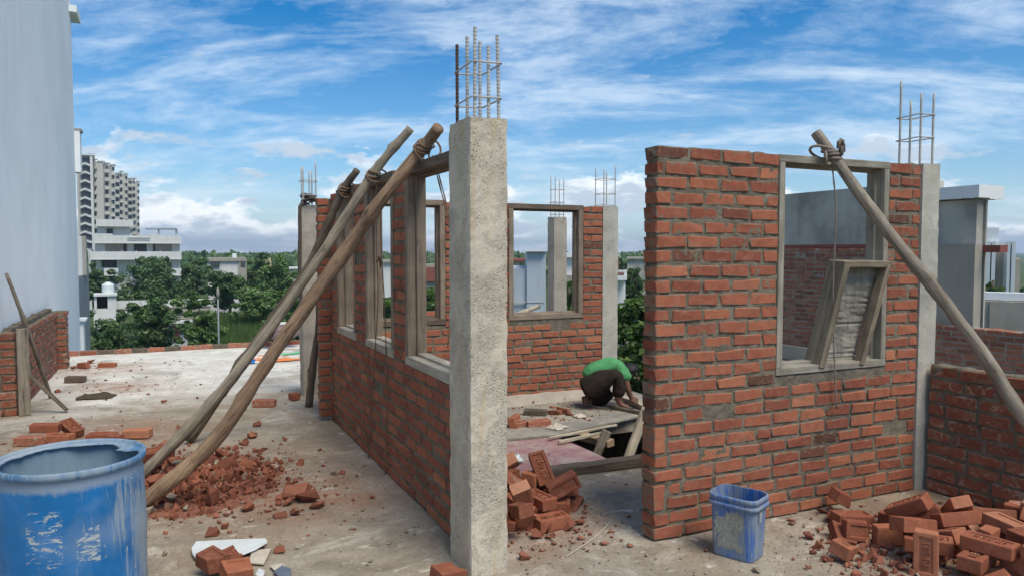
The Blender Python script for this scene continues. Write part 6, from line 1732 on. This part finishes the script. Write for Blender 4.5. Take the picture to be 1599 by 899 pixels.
c = onZ(1312, 838); loose('broken crumbly brick nearest the pail side of the right-hand heap', Matrix.Translation((c.x, c.y, 0.045)) @ Euler((0.2, -0.5, 1.0)).to_matrix().to_4x4(), FBB[3])
c = onZ(1330, 818); loose('flat brick between the wall and the right-hand heap', Matrix.Translation((c.x, c.y, 0.035)) @ Euler((0.0, 0.05, -0.3)).to_matrix().to_4x4(), FB[3])

def lay(px_, py_, rz, label, me=None, rx=0.0, ry=0.0, dz=0.036, group=None):
    c = onZ(px_, py_)
    return loose(label, Matrix.Translation((c.x, c.y, dz)) @ Euler((rx, ry, rz)).to_matrix().to_4x4(), me, group)
FG = frog_brick(60, M_BRICK_GREY); FD = frog_brick(61, M_BRICK_DUSTY); FDB = frog_brick(62, M_BRICK_DUSTY, True, True)
lay(48, 694, -0.35, 'brick lying behind the drum, leftmost of that row')
lay(72, 686, -0.2, 'brick stacked on two others behind the drum', None, 0, 0.05, 0.105)
lay(92, 690, -0.5, 'brick half hidden under the row behind the drum', None, 0, 0, 0.036)
lay(112, 681, -1.0, 'brick tilted up behind the drum', None, 0.2, 0.35, 0.075)
lay(160, 688, -0.3, 'brick behind the middle of the drum rim', None, 0, 0.0, 0.036)
lay(190, 688, 0.9, 'brick end-on behind the drum, beside the single brick', FBB[1], 0, 0, 0.036)
lay(215, 682, -0.35, 'single brick behind the right side of the drum', FB[2])
lay(248, 722, -0.1, 'stamped brick between the drum and the grey pole', FB[1], 0.25, -0.1, 0.075)
lay(413, 634, -0.36, 'single dusty brick on the floor left of the far column', FD)
lay(468, 622, 0.4, 'broken brick at the foot of the far column', FBB[0])
lay(118, 596, -0.3, 'single mud-grey brick near the left parapet', FG)
lay(135, 574, -0.7, 'brick at the far end of the left parapet', FBB[2])
lay(168, 572, -0.4, 'flat brick lying beyond the left parapet end', FB[3], 0, 0, 0.02)
lay(804, 668, 0.9, 'stamped brick on edge on the deck beside the column', FB[4], 1.2, 0, 0.06)
lay(815, 668, 0.3, 'half brick on the deck next to the nearest column', FDB)
lay(840, 668, -0.1, 'pale dusty brick on the deck, nearest the floor opening', FD, 0, 0, 0.04)
lay(836, 651, -0.6, 'dusty brick on the deck in front of the back wall', FG, 0, 0, 0.04)
lay(343, 899, -0.9, 'broken brick in front of the white sheet, left of two stamped pieces', FBB[1], 0.1, 0.25, 0.06)
lay(376, 882, 0.3, 'stamped broken brick touching the white sheet', FBB[0], 0.3, -0.2, 0.06)
lay(384, 905, 0.25, 'stamped broken brick at the bottom edge beside the tile', FBB[3], 0.25, 0.1, 0.055)
lay(710, 903, 0.2, 'brick fragment at the foot of the nearest column', FBB[2], 0.1, 0.1, 0.03)

# ------------------------------------------------------------------ rubble
def chunk_mesh(seed, mat):
    r = random.Random(seed); bm = bmesh.new()
    for i in range(13): bm.verts.new([max(-.5, min(.5, r.gauss(0, .42))) for _ in range(3)])
    bmesh.ops.convex_hull(bm, input=bm.verts)
    bmesh.ops.delete(bm, geom=[v for v in bm.verts if not v.link_faces], context='VERTS')
    bmesh.ops.recalc_face_normals(bm, faces=bm.faces[:])
    me = bpy.data.meshes.new('brick_chunk'); bm.to_mesh(me); bm.free(); me.materials.append(mat); return me
CH = [chunk_mesh(100 + k, M_CRUMB) for k in range(12)]
RUBBLE.sort(key=lambda l: -l[1] * l[2])
RC = (0.18, 5.62)                              # middle of the rubble heap
def mound(x, y):
    d = math.hypot((x - RC[0]) / 0.50, (y - RC[1]) / 0.62)
    return 0.06 * math.exp(-d * d * 1.6) * (1 + 0.35 * noise.noise((x * 5, y * 5, 2)))
items = []
rest = MB()
for i, l in enumerate(RUBBLE):
    k = 0.52
    if l[4] > 0.62: continue
    M = Matrix.Translation((l[4], l[5], l[6] * 0.55 + mound(l[4], l[5]) * 0.75)) @ Quaternion(l[7:11]).to_matrix().to_4x4() @ Matrix.Diagonal((l[1] * k, l[2] * k, l[3] * k * 1.1, 1))
    if i < 70: items.append((M, CH[l[0]]))
    else: rest.add([M @ v.co for v in CH[l[0]].vertices], [tuple(p.vertices) for p in CH[l[0]].polygons])
heap(items, 'under the poles', 'brick chunk', 'rubble heap under the slanting poles', 'brick chunk', 'brick_chunk', True)
rr_ = random.Random(6)
for i in range(1500):
    x, y = rr_.gauss(RC[0], 0.29), rr_.gauss(RC[1], 0.36)
    s_ = 0.008 + 0.045 * rr_.random() ** 3
    M = Matrix.Translation((x, y, mound(x, y) + s_ * 0.2)) @ Euler((rr_.uniform(0, 6), rr_.uniform(0, 6), rr_.uniform(0, 6))).to_matrix().to_4x4() @ Matrix.Diagonal((s_ * 1.3, s_, s_ * 0.7, 1))
    c_ = CH[rr_.randrange(12)]
    rest.add([M @ v.co for v in c_.vertices], [tuple(p.vertices) for p in c_.polygons])
tag(rest.build('rubble', M_CRUMB), 'fine brick rubble of the heap under the slanting poles', 'rubble', kind='stuff')
mb = MB(); K1 = 44
for i in range(K1 + 1):
    for j in range(K1 + 1):
        x, y = RC[0] + (i / K1 - .5) * 1.7, RC[1] + (j / K1 - .5) * 2.1
        mb.v.append((x, y, mound(x, y) * 1.02 - 0.012 + 0.004 * noise.noise((x * 30, y * 30, 0))))
for i in range(K1):
    for j in range(K1):
        a = i * (K1 + 1) + j
        mb.f.append((a, a + K1 + 1, a + K1 + 2, a + 1)); mb.m.append(0)
M_DUST = mortar_mat('brick_dust', (0.19, 0.085, 0.058), (0.25, 0.11, 0.075), (0.30, 0.145, 0.10))
tag(mb.build('brick_dust', M_DUST, None, True), 'red brick dust mound under the slanting poles', 'dust', kind='stuff')
rc = random.Random(15)
def chunk_at(px_, py_, wpx, label, k=None, flat=0.6, mat=None, group=None):
    c = onZ(px_, py_); D = (c - _C).dot(_F); s = wpx / FPX * D
    M = Matrix.Translation((c.x, c.y, s * flat * 0.4)) @ Euler((rc.gauss(0, .2), rc.gauss(0, .2), rc.uniform(0, 6))).to_matrix().to_4x4() @ Matrix.Diagonal((s * 1.1, s, s * flat, 1))
    o = obj('brick_chunk', CH[rc.randrange(12) if k is None else k], None, None, M)
    return tag(o, label, 'brick chunk', group)
for (x, y, w, lb) in ((332, 834, 20, 'single brick chunk just above the white sheet'), (388, 795, 22, 'pointed chunk right of the rubble heap'), (468, 775, 38, 'largest chunk of the small group left of the long wall'),
                      (482, 782, 32, 'second chunk of the small group left of the long wall'), (452, 786, 18, 'flat chip beside the small group of chunks'), (495, 792, 20, 'chunk at the right of the small chunk group'),
                      (437, 806, 18, 'chunk below the rubble heap, toward the tile pieces'), (462, 803, 14, 'small chip below the small chunk group'), (438, 860, 16, 'lone chunk right of the white sheet'),
                      (393, 683, 14, 'lone chip beside the brown pole'), (283, 672, 16, 'chunk left of the grey pole'), (255, 700, 20, 'chunk behind the grey pole near the drum'), (233, 708, 18, 'chunk beside the drum rim'),
                      (375, 640, 16, 'chunk between the brown pole and the single dusty brick'), (402, 664, 12, 'small chip under the single dusty brick'), (396, 680, 12, 'small chip by the brown pole foot side'),
                      (497, 612, 16, 'chunk behind the crooked post'), (865, 640, 12, 'chip on the deck'), (868, 650, 20, 'red chunk in the deck rubble'), (880, 648, 24, 'biggest red chunk on the deck'), (893, 652, 16, 'buff chunk right of the deck rubble'),
                      (838, 838, 18, 'chunk fallen in front of the column-side heap'), (858, 828, 22, 'chunk right at the foot of the column-side heap'), (892, 825, 24, 'chunk rolled toward the doorway'), (905, 818, 14, 'chip rolled farthest toward the doorway'), (818, 872, 18, 'chunk on the floor right of the nearest column'),
                      (1300, 812, 26, 'chunk against the right-hand wall base'), (1262, 840, 16, 'chip between the pail and the heap'), (1180, 893, 14, 'chip in front of the pail'), (1285, 800, 14, 'chip below the window near the heap'),
                      (115, 575, 8, 'tiny chunk beside the left parapet end'), (143, 567, 10, 'chunk between the two far bricks'), (90, 612, 9, 'chip by the leaning stick'), (255, 628, 8, 'small chip in the middle of the pale floor')):
    chunk_at(x, y, w, lb)

def scatter(name, label, spots, n, smin, smax, mat, seed, avoid=True):
    """small chips: squashed octahedra strewn round the given spots"""
    g_ = np.random.default_rng(seed)
    P_ = []
    w_ = np.array([s[3] for s in spots], float); w_ /= w_.sum()
    while len(P_) < n:
        s_ = spots[g_.choice(len(spots), p=w_)]
        if s_[2] < 0: x, y = g_.uniform(s_[0], s_[4]), g_.uniform(s_[1], s_[5])
        else: x, y = g_.normal(s_[0], s_[2]), g_.normal(s_[1], s_[2])
        if HOLE[0] < x < HOLE[1] and HOLE[2] < y < HOLE[3]: continue
        if not (-1.3 < x < 4.6 and 1.5 < y < 13.0): continue
        if 1.34 < x < 1.57 and 3.3 < y < 7.2: continue
        if 2.44 < x < 4.7 and 3.32 < y < 3.46: continue
        if (x - DX) ** 2 + (y - DY) ** 2 < 0.09: continue
        P_.append((x, y))
    P_ = np.array(P_); m = len(P_)
    s = smin + (smax - smin) * g_.random(m) ** 5
    base = np.array([[1, 0, 0], [0, 1, 0], [-1, 0, 0], [0, -1, 0], [0, 0, 1], [0, 0, -1]], float)
    V = np.repeat(base[None], m, 0) * (0.6 + 0.8 * g_.random((m, 6, 1)))
    V += g_.normal(size=V.shape) * 0.18
    a = g_.uniform(0, 6.28, m); ca, sa = np.cos(a), np.sin(a)
    el = 0.7 + 0.8 * g_.random(m)
    X = V[:, :, 0] * el[:, None]; Y_ = V[:, :, 1]
    V2 = np.stack([(X * ca[:, None] - Y_ * sa[:, None]) * s[:, None] + P_[:, 0:1], (X * sa[:, None] + Y_ * ca[:, None]) * s[:, None] + P_[:, 1:2], V[:, :, 2] * s[:, None] * 0.55 + s[:, None] * 0.32], 2)
    onply = (P_[:, 0] > 2.6) & (P_[:, 1] > 4.7)
    V2[:, :, 2] += np.where(onply, 0.023, 0.0)[:, None]
    F_ = np.array([[0, 1, 4], [1, 2, 4], [2, 3, 4], [3, 0, 4], [1, 0, 5], [2, 1, 5], [3, 2, 5], [0, 3, 5]])
    L_ = (F_[None] + (np.arange(m) * 6)[:, None, None]).reshape(-1)
    o = obj(name, np_mesh(name, V2.reshape(-1, 3), L_, np.full(m * 8, 3), mat))
    return tag(o, label, 'rubble', kind='stuff')
scatter('brick_crumbs', 'small red brick crumbs strewn over the floor', [(.25, 5.6, .42, 6), (.7, 4.9, .35, 3), (3.7, 2.7, .45, 5), (2.0, 3.75, .22, 3), (-.6, 7.3, .6, 2), (3.4, 6.3, .3, 2.5), (-.5, 9.9, .3, 1.2), (-.9, 11.6, .4, 1), (-1.3, 2, -1, 3, 4.6, 12.5)], 3200, .003, .022, M_CRUMB, 3)
scatter('grit', 'grey grit and cement crumbs on the floor', [(1.2, 4.8, .8, 2), (2.1, 3.6, .5, 2), (3.1, 3.0, .5, 2), (3.7, 6.2, .4, 3), (3.2, 5.6, .5, 1.5), (-1.3, 2, -1, 6, 4.6, 12.5), (4.1, 6.6, .25, 2)], 5200, .002, .011, M_GRIT, 4)

# ------------------------------------------------------------------ scraps, sacks and cloth
M_WHITE_SCRAP = plaster_mat('white_sheet_scrap', (0.62, 0.66, 0.66), 0.3, 0.25, 6)
M_TILE = plaster_mat('beige_tile', (0.55, 0.49, 0.40), 0.4, 0.35, 6)
M_SLATE = plain('blue_grey_slate', (0.12, 0.15, 0.19), 0.6)
M_SACK_O = plain('orange_sack', (0.62, 0.20, 0.06), 0.6); M_SACK_B = plain('blue_sack_print', (0.03, 0.14, 0.36), 0.6); M_SACK_W = plain('white_sack', (0.66, 0.64, 0.60), 0.6)
M_GREEN = plain('green_strap', (0.10, 0.42, 0.22), 0.6); M_RAG = plain('dusty_mauve_cloth', (0.25, 0.19, 0.19), 0.95, 0.05); M_DARKRAG = plain('dark_jute', (0.085, 0.07, 0.05), 0.95, 0.05)
def flat(name, label, cat, pxs, z, th, mat, wav=0.0):
    o = slab_poly(name, [onZ(x, y, z) for x, y in pxs], z, th, mat, label, cat)
    bevel_mesh(o.data, min(0.003, th * 0.3), 1)
    return o
flat('sheet_scrap', 'long broken white sheet lying on the floor left of the tile', 'sheet', [(299, 858), (306, 848), (360, 845), (414, 843), (418, 847), (404, 856), (372, 868), (305, 873), (300, 866)], 0.012, 0.014, M_WHITE_SCRAP)
flat('sheet_scrap', 'split edge strip on the right end of the white sheet', 'sheet', [(372, 862), (395, 856), (414, 845), (417, 848), (400, 858), (376, 868)], 0.028, 0.006, M_WHITE_SCRAP)
flat('tile_piece', 'broken beige tile right of the stamped bricks', 'tile', [(393, 862), (424, 858), (412, 882), (388, 880)], 0.004, 0.012, M_TILE)
flat('tile_piece', 'small pale tile corner beside the dark slate', 'tile', [(421, 884), (440, 880), (446, 884), (428, 891)], 0.004, 0.008, M_TILE)
flat('tile_piece', 'white shard in front of the stamped bricks', 'tile', [(398, 899), (404, 889), (414, 893), (410, 906)], 0.004, 0.012, M_WHITE_SCRAP)
flat('slate_piece', 'dark blue-grey slate shard at the bottom edge', 'slate', [(427, 893), (441, 884), (455, 890), (455, 901), (436, 903)], 0.004, 0.010, M_SLATE)
def crumple(name, label, cat, c, w, d, h, mats, seed, rot=0.0, pick=None, N=26, parent=None):
    mb = MB(); cr_, sr_ = math.cos(rot), math.sin(rot)
    for i in range(N + 1):
        for j in range(N + 1):
            u_, v_ = i / N - .5, j / N - .5
            ed = 1 - min(1, (max(abs(u_), abs(v_)) * 2) ** 4)
            x, y = u_ * w * (1 + .25 * noise.noise((v_ * 3, seed, 0))), v_ * d * (1 + .25 * noise.noise((u_ * 3, seed, 4)))
            z = h * (0.15 + ed * (0.4 + 0.9 * abs(noise.noise((u_ * 3, v_ * 3, seed))) + 0.22 * noise.noise((u_ * 8, v_ * 8, seed))))
            mb.v.append((c[0] + x * cr_ - y * sr_, c[1] + x * sr_ + y * cr_, c[2] + max(0.003, z)))
    for i in range(N):
        for j in range(N):
            a = i * (N + 1) + j
            mb.f.append((a, a + N + 1, a + N + 2, a + 1)); mb.m.append(pick(i / N, j / N) if pick else 0)
    o = mb.build(name, mats, parent, True); o.modifiers.new('thickness', 'SOLIDIFY').thickness = 0.002
    if label: tag(o, label, cat)
    return o
c = onZ(425, 562); crumple('plastic_sack', 'crumpled orange, white and blue plastic sack on the far floor', 'sack', (c.x, c.y, 0), 0.85, 0.45, 0.07, [M_SACK_W, M_SACK_O, M_SACK_B], 3.1, 0.1,
                         lambda u_, v_: 2 if u_ < .18 else (1 if int(v_ * 6 + u_ * 2) % 2 else 0))
c = onZ(454, 553); crumple('plastic_strap', 'green plastic strip beside the orange sack', 'strap', (c.x, c.y, 0), 0.42, 0.07, 0.03, [M_GREEN], 5.5, 0.35)
c = onZ(150, 620); crumple('jute_sack', 'flattened dark jute sack on the floor', 'sack', (c.x, c.y, 0), 0.34, 0.26, 0.05, [M_DARKRAG], 7.7, -0.3)
c = onZ(801, 722, .03); crumple('plastic_scrap', 'white plastic scrap caught between column and brick heap', 'scrap', (c.x, c.y, 0.03), 0.14, 0.10, 0.07, [M_TANK], 2.2, 0.4)
c = onZ(870, 667, .03); crumple('cement_bag_scrap', 'crumpled pale paper on the deck beside the bricks', 'scrap', (c.x, c.y, 0.026), 0.17, 0.14, 0.035, [M_TILE], 9.2, 0.4)
c = onZ(905, 650, .03); crumple('cement_bag_scrap', 'small pale paper scrap right of the deck rubble', 'scrap', (c.x, c.y, 0.026), 0.10, 0.10, 0.035, [M_TILE], 11.2, 0.1)
c = onZ(935, 632, .03); crumple('plastic_scrap', 'white crumpled scrap before the crouching person', 'scrap', (c.x, c.y, 0.03), 0.07, 0.06, 0.045, [M_TANK], 4.4, 0.4)
pole('stick', 'stick standing at the far roof edge under the mauve rag', [onZ(424, 546), onY(425, 520, 12.95), onY(428, 500, 12.9)], 0.012, 0.010, M_WOOD_DARK, 71, 'stick', 10)
rg_ = MB(); cc = onY(437, 515, 12.9)
for i in range(18):
    for k in range(20):
        t_, a = i / 17, k / 20 * 6.283
        q = Vector((math.cos(a) * .19, math.sin(a) * .12, (t_ - .5) * .32)) * (0.55 + .9 * math.sin(math.pi * (.12 + .8 * t_)))
        f_ = 1 + .45 * noise.noise(q * 9) + .25 * noise.noise(q * 22)
        rg_.v.append((cc.x + q.x * f_, cc.y + q.y * f_, cc.z + q.z))
for i in range(17):
    for k in range(20):
        rg_.f.append((i * 20 + k, i * 20 + (k + 1) % 20, i * 20 + 20 + (k + 1) % 20, i * 20 + 20 + k)); rg_.m.append(1 if i > 12 else 0)
rg_.f += [tuple(reversed(range(20))), tuple(17 * 20 + k for k in range(20))]; rg_.m += [0, 1]
tag(rg_.build('cloth_rag', [M_RAG, M_SACK_W], None, True), 'mauve and white rag bundled on a stick behind the poles', 'rag')

o = MB().tube([p + Vector((0, 0, 0.004)) for p in spline([onZ(884, 869), onZ(905, 856), onZ(930, 838), onZ(956, 812)], 24)], 0.0028, 6).build('cord', M_TILE, None, True)
tag(o, 'thin pale cord lying on the floor in the doorway', 'cord')
# rubble and dust at the left edge of the right-hand heap
mb = MB()
for i in range(420):
    x, y = rr_.gauss(3.42, 0.22), rr_.gauss(2.62, 0.20)
    s_ = 0.006 + 0.04 * rr_.random() ** 3
    M = Matrix.Translation((x, y, s_ * 0.25)) @ Euler((rr_.uniform(0, 6), rr_.uniform(0, 6), rr_.uniform(0, 6))).to_matrix().to_4x4() @ Matrix.Diagonal((s_ * 1.3, s_, s_ * 0.7, 1))
    c_ = CH[rr_.randrange(12)]
    mb.add([M @ v.co for v in c_.vertices], [tuple(p.vertices) for p in c_.polygons])
tag(mb.build('rubble', M_CRUMB), 'brick crumbs along the left side of the right-hand heap', 'rubble', kind='stuff')

# ------------------------------------------------------------------ crouching person
M_SKIN = plain('brown_skin', (0.17, 0.082, 0.055), 0.6, 0.3); M_SHIRT = plain('green_cotton', (0.09, 0.30, 0.125), 0.9, 0.05)
M_TROUS = plain('dark_brown_trousers', (0.034, 0.026, 0.021), 0.9, 0.05); M_HAIR = plain('black_hair', (0.012, 0.011, 0.011), 0.6, 0.3); M_WAIST = plain('pale_waistband', (0.25, 0.29, 0.28), 0.9)
def skin(name, pts, edges, mat, parent, sub=2, root=0, fold=0.0):
    me = bpy.data.meshes.new(name)
    me.from_pydata([p[:3] for p in pts], edges, [])
    o = bpy.data.objects.new(name, me); COL.objects.link(o)
    o.modifiers.new('skin', 'SKIN'); md = o.modifiers.new('sub', 'SUBSURF'); md.levels = sub; md.render_levels = sub
    for i, p in enumerate(pts):
        d = me.skin_vertices[0].data[i]
        d.radius = (p[3], p[4] if len(p) > 4 else p[3]); d.use_root = (i == root)
    dg = bpy.context.evaluated_depsgraph_get(); dg.update()
    me2 = bpy.data.meshes.new_from_object(o.evaluated_get(dg))
    bpy.data.objects.remove(o)
    me2.name = name; me2.materials.clear(); me2.materials.append(mat)
    me2.polygons.foreach_set('use_smooth', [True] * len(me2.polygons))
    if fold:
        for v in me2.vertices:
            v.co += v.normal * fold * (noise.noise(v.co * Vector((14, 14, 22))) + 0.6 * abs(noise.noise(v.co * 33)))
    return obj(name, me2, parent)
PO = onZ(941, 636, 0.026)
fw = Vector((math.sin(YAW), math.cos(YAW), 0))
PE = empty('person', PO, 'person in a green shirt and dark trousers crouching barefoot by the back column', 'person')
PMx = Matrix(((_R.x, fw.x, 0, PO.x), (_R.y, fw.y, 0, PO.y), (0, 0, 1, PO.z), (0, 0, 0, 1)))
def pl(*pts): return [tuple(PMx @ Vector(p[:3])) + tuple(p[3:]) for p in pts]
body = pl((-.165, .02, .185, .07), (-.12, .02, .285, .075), (-.01, .03, .375, .085), (.10, .03, .40, .105), (.185, .03, .375, .085), (.235, .03, .355, .045), (.285, .03, .36, .075, .085), (.305, .03, .315, .05),
          (-.11, -.07, .20, .06), (.03, -.10, .315, .06), (.145, -.11, .375, .055), (.15, -.11, .24, .05), (.145, -.11, .085, .036), (.185, -.115, .045, .030), (.255, -.12, .025, .024),
          (-.10, .10, .18, .06), (.0, .15, .12, .055), (.09, .16, .075, .055), (-.04, .10, .06, .045), (-.165, .0, .075, .034), (-.195, -.05, .115, .034), (-.178, -.065, .03, .026),
          (.200, -.085, .335, .05), (.228, -.10, .26, .038), (.246, -.10, .195, .032), (.272, -.07, .125, .022), (.282, -.06, .095, .024),
          (.200, .14, .33, .05), (.24, .16, .25, .038), (.265, .15, .18, .032), (.295, .08, .12, .022), (.303, .06, .095, .024))
be_ = [(0, 1), (1, 2), (2, 3), (3, 4), (4, 5), (5, 6), (6, 7), (0, 8), (8, 9), (9, 10), (10, 11), (11, 12), (12, 13), (13, 14), (0, 15), (15, 16), (16, 17), (17, 18), (18, 19), (19, 20), (20, 21),
       (4, 22), (22, 23), (23, 24), (24, 25), (25, 26), (4, 27), (27, 28), (28, 29), (29, 30), (30, 31)]
nb_ = len(body)
for (wrist, base_, dirs) in ((26, (.282, -.06, .095), (1, -.1)), (31, (.303, .06, .095), (1, -.3))):
    for f, (ln, off) in enumerate(((.055, -.024), (.065, -.010), (.068, .004), (.058, .017))):
        k = len(body)
        body += pl((base_[0] + .022, base_[1] + off, base_[2] - .006, .0095), (base_[0] + .022 + ln * .45, base_[1] + off * 1.1, base_[2] - .010, .0085), (base_[0] + .022 + ln * .75, base_[1] + off * 1.1, base_[2] - .030, .0075))
        be_ += [(wrist, k), (k, k + 1), (k + 1, k + 2)]
    k = len(body)
    body += pl((base_[0] + .008, base_[1] - .034, base_[2] - .010, .010), (base_[0] + .038, base_[1] - .040, base_[2] - .022, .009))
    be_ += [(wrist, k), (k, k + 1)]
BO = skin('body', body, be_, M_SKIN, PE)
trunk = pl((-.155, .02, .255, 0.138), (-.07, .025, .36, 0.123), (.025, .03, .395, 0.123), (.11, .03, .405, 0.130), (.185, .03, .375, 0.108),
           (.204, -.088, .335, 0.075), (.226, -.102, .285, 0.064), (.204, .145, .33, 0.073), (.238, .165, .28, 0.062))
skin('shirt', trunk, [(0, 1), (1, 2), (2, 3), (3, 4), (4, 5), (5, 6), (4, 7), (7, 8)], M_SHIRT, BO, 3, 0, 0.010)
trs = pl((-.165, .02, .175, 0.138), (-.15, .02, .26, 0.127), (-.115, -.075, .20, 0.116), (.025, -.104, .315, 0.101), (.147, -.112, .378, 0.075), (.152, -.112, .25, 0.077), (.145, -.112, .115, 0.070),
         (-.10, .10, .185, 0.110), (.0, .15, .125, 0.099), (.095, .16, .08, 0.073), (-.04, .08, .075, 0.077), (-.135, .02, .085, 0.057))
skin('trousers', trs, [(0, 1), (0, 2), (2, 3), (3, 4), (4, 5), (5, 6), (0, 7), (7, 8), (8, 9), (9, 10), (10, 11)], M_TROUS, BO, 3, 0, 0.009)
# hair: rough cap over the back and top of the head; ear, nose and eyes on the lowered face
hc = Vector((.285, .03, .362))
mb = MB(); n1, n2 = 14, 20
for i in range(n1 + 1):
    for k in range(n2):
        th, ph = math.pi * i / n1, 2 * math.pi * k / n2
        d = Vector((math.sin(th) * math.cos(ph), math.sin(th) * math.sin(ph), math.cos(th)))
        r = .092 if d.dot(Vector((.45, 0, -.9))) < .25 else .06
        r *= 1 + .07 * noise.noise(d * 7) + .05 * noise.noise(d * 17)
        mb.v.append(tuple(PMx @ (hc + Vector((d.x * r * 1.02, d.y * r * .88, d.z * r)))))
for i in range(n1):
    for k in range(n2): mb.f.append((i * n2 + k, i * n2 + (k + 1) % n2, i * n2 + n2 + (k + 1) % n2, i * n2 + n2 + k)); mb.m.append(0)
mb.build('hair', M_HAIR, BO, True)
mb = MB()
def blob(c, r, sc_=(1, 1, 1), n=8):
    for i in range(n + 1):
        for k in range(n):
            th, ph = math.pi * i / n, 2 * math.pi * k / n
            blob.v.append(tuple(PMx @ (Vector(c) + Vector((math.sin(th) * math.cos(ph) * r * sc_[0], math.sin(th) * math.sin(ph) * r * sc_[1], math.cos(th) * r * sc_[2])))))
    o0 = len(blob.v) - (n + 1) * n
    for i in range(n):
        for k in range(n): blob.f.append((o0 + i * n + k, o0 + i * n + (k + 1) % n, o0 + (i + 1) * n + (k + 1) % n, o0 + (i + 1) * n + k))
for nm, mt_, cs in (('ear', M_SKIN, [((.27, -.055, .335), .022, (.7, .4, 1))]), ('ear', M_SKIN, [((.27, .115, .335), .022, (.7, .4, 1))]), ('nose', M_SKIN, [((.365, .03, .295), .017, (1.2, .8, .9))]),
                    ('eye', M_HAIR, [((.356, .0, .318), .010, (1, 1, .7))]), ('eye', M_HAIR, [((.356, .06, .318), .010, (1, 1, .7))]), ('mouth', M_HAIR, [((.338, .03, .272), .014, (.7, 1.4, .4))])):
    blob.v, blob.f = [], []
    for c_, r_, s_ in cs: blob(c_, r_, s_)
    MB().add(blob.v, blob.f).build(nm, mt_, BO, True)

# ------------------------------------------------------------------ thin summer haze over everything
mb = MB().box((-3600, -3600, -8.6), (3600, 3600, 44))
hz_o = mb.build('haze', bpy.data.materials.new('thin_haze'))
hm = hz_o.data.materials[0]; hm.use_nodes = True; hm.node_tree.nodes.clear()
pv = node(hm.node_tree, 'ShaderNodeVolumePrincipled', {'Color': (0.70, 0.85, 1.0, 1), 'Density': 0.0004, 'Anisotropy': 0.2})
node(hm.node_tree, 'ShaderNodeOutputMaterial', {'Volume': pv.outputs[0]})
tag(hz_o, 'thin pale haze in the air over the whole place', 'haze', kind='stuff')
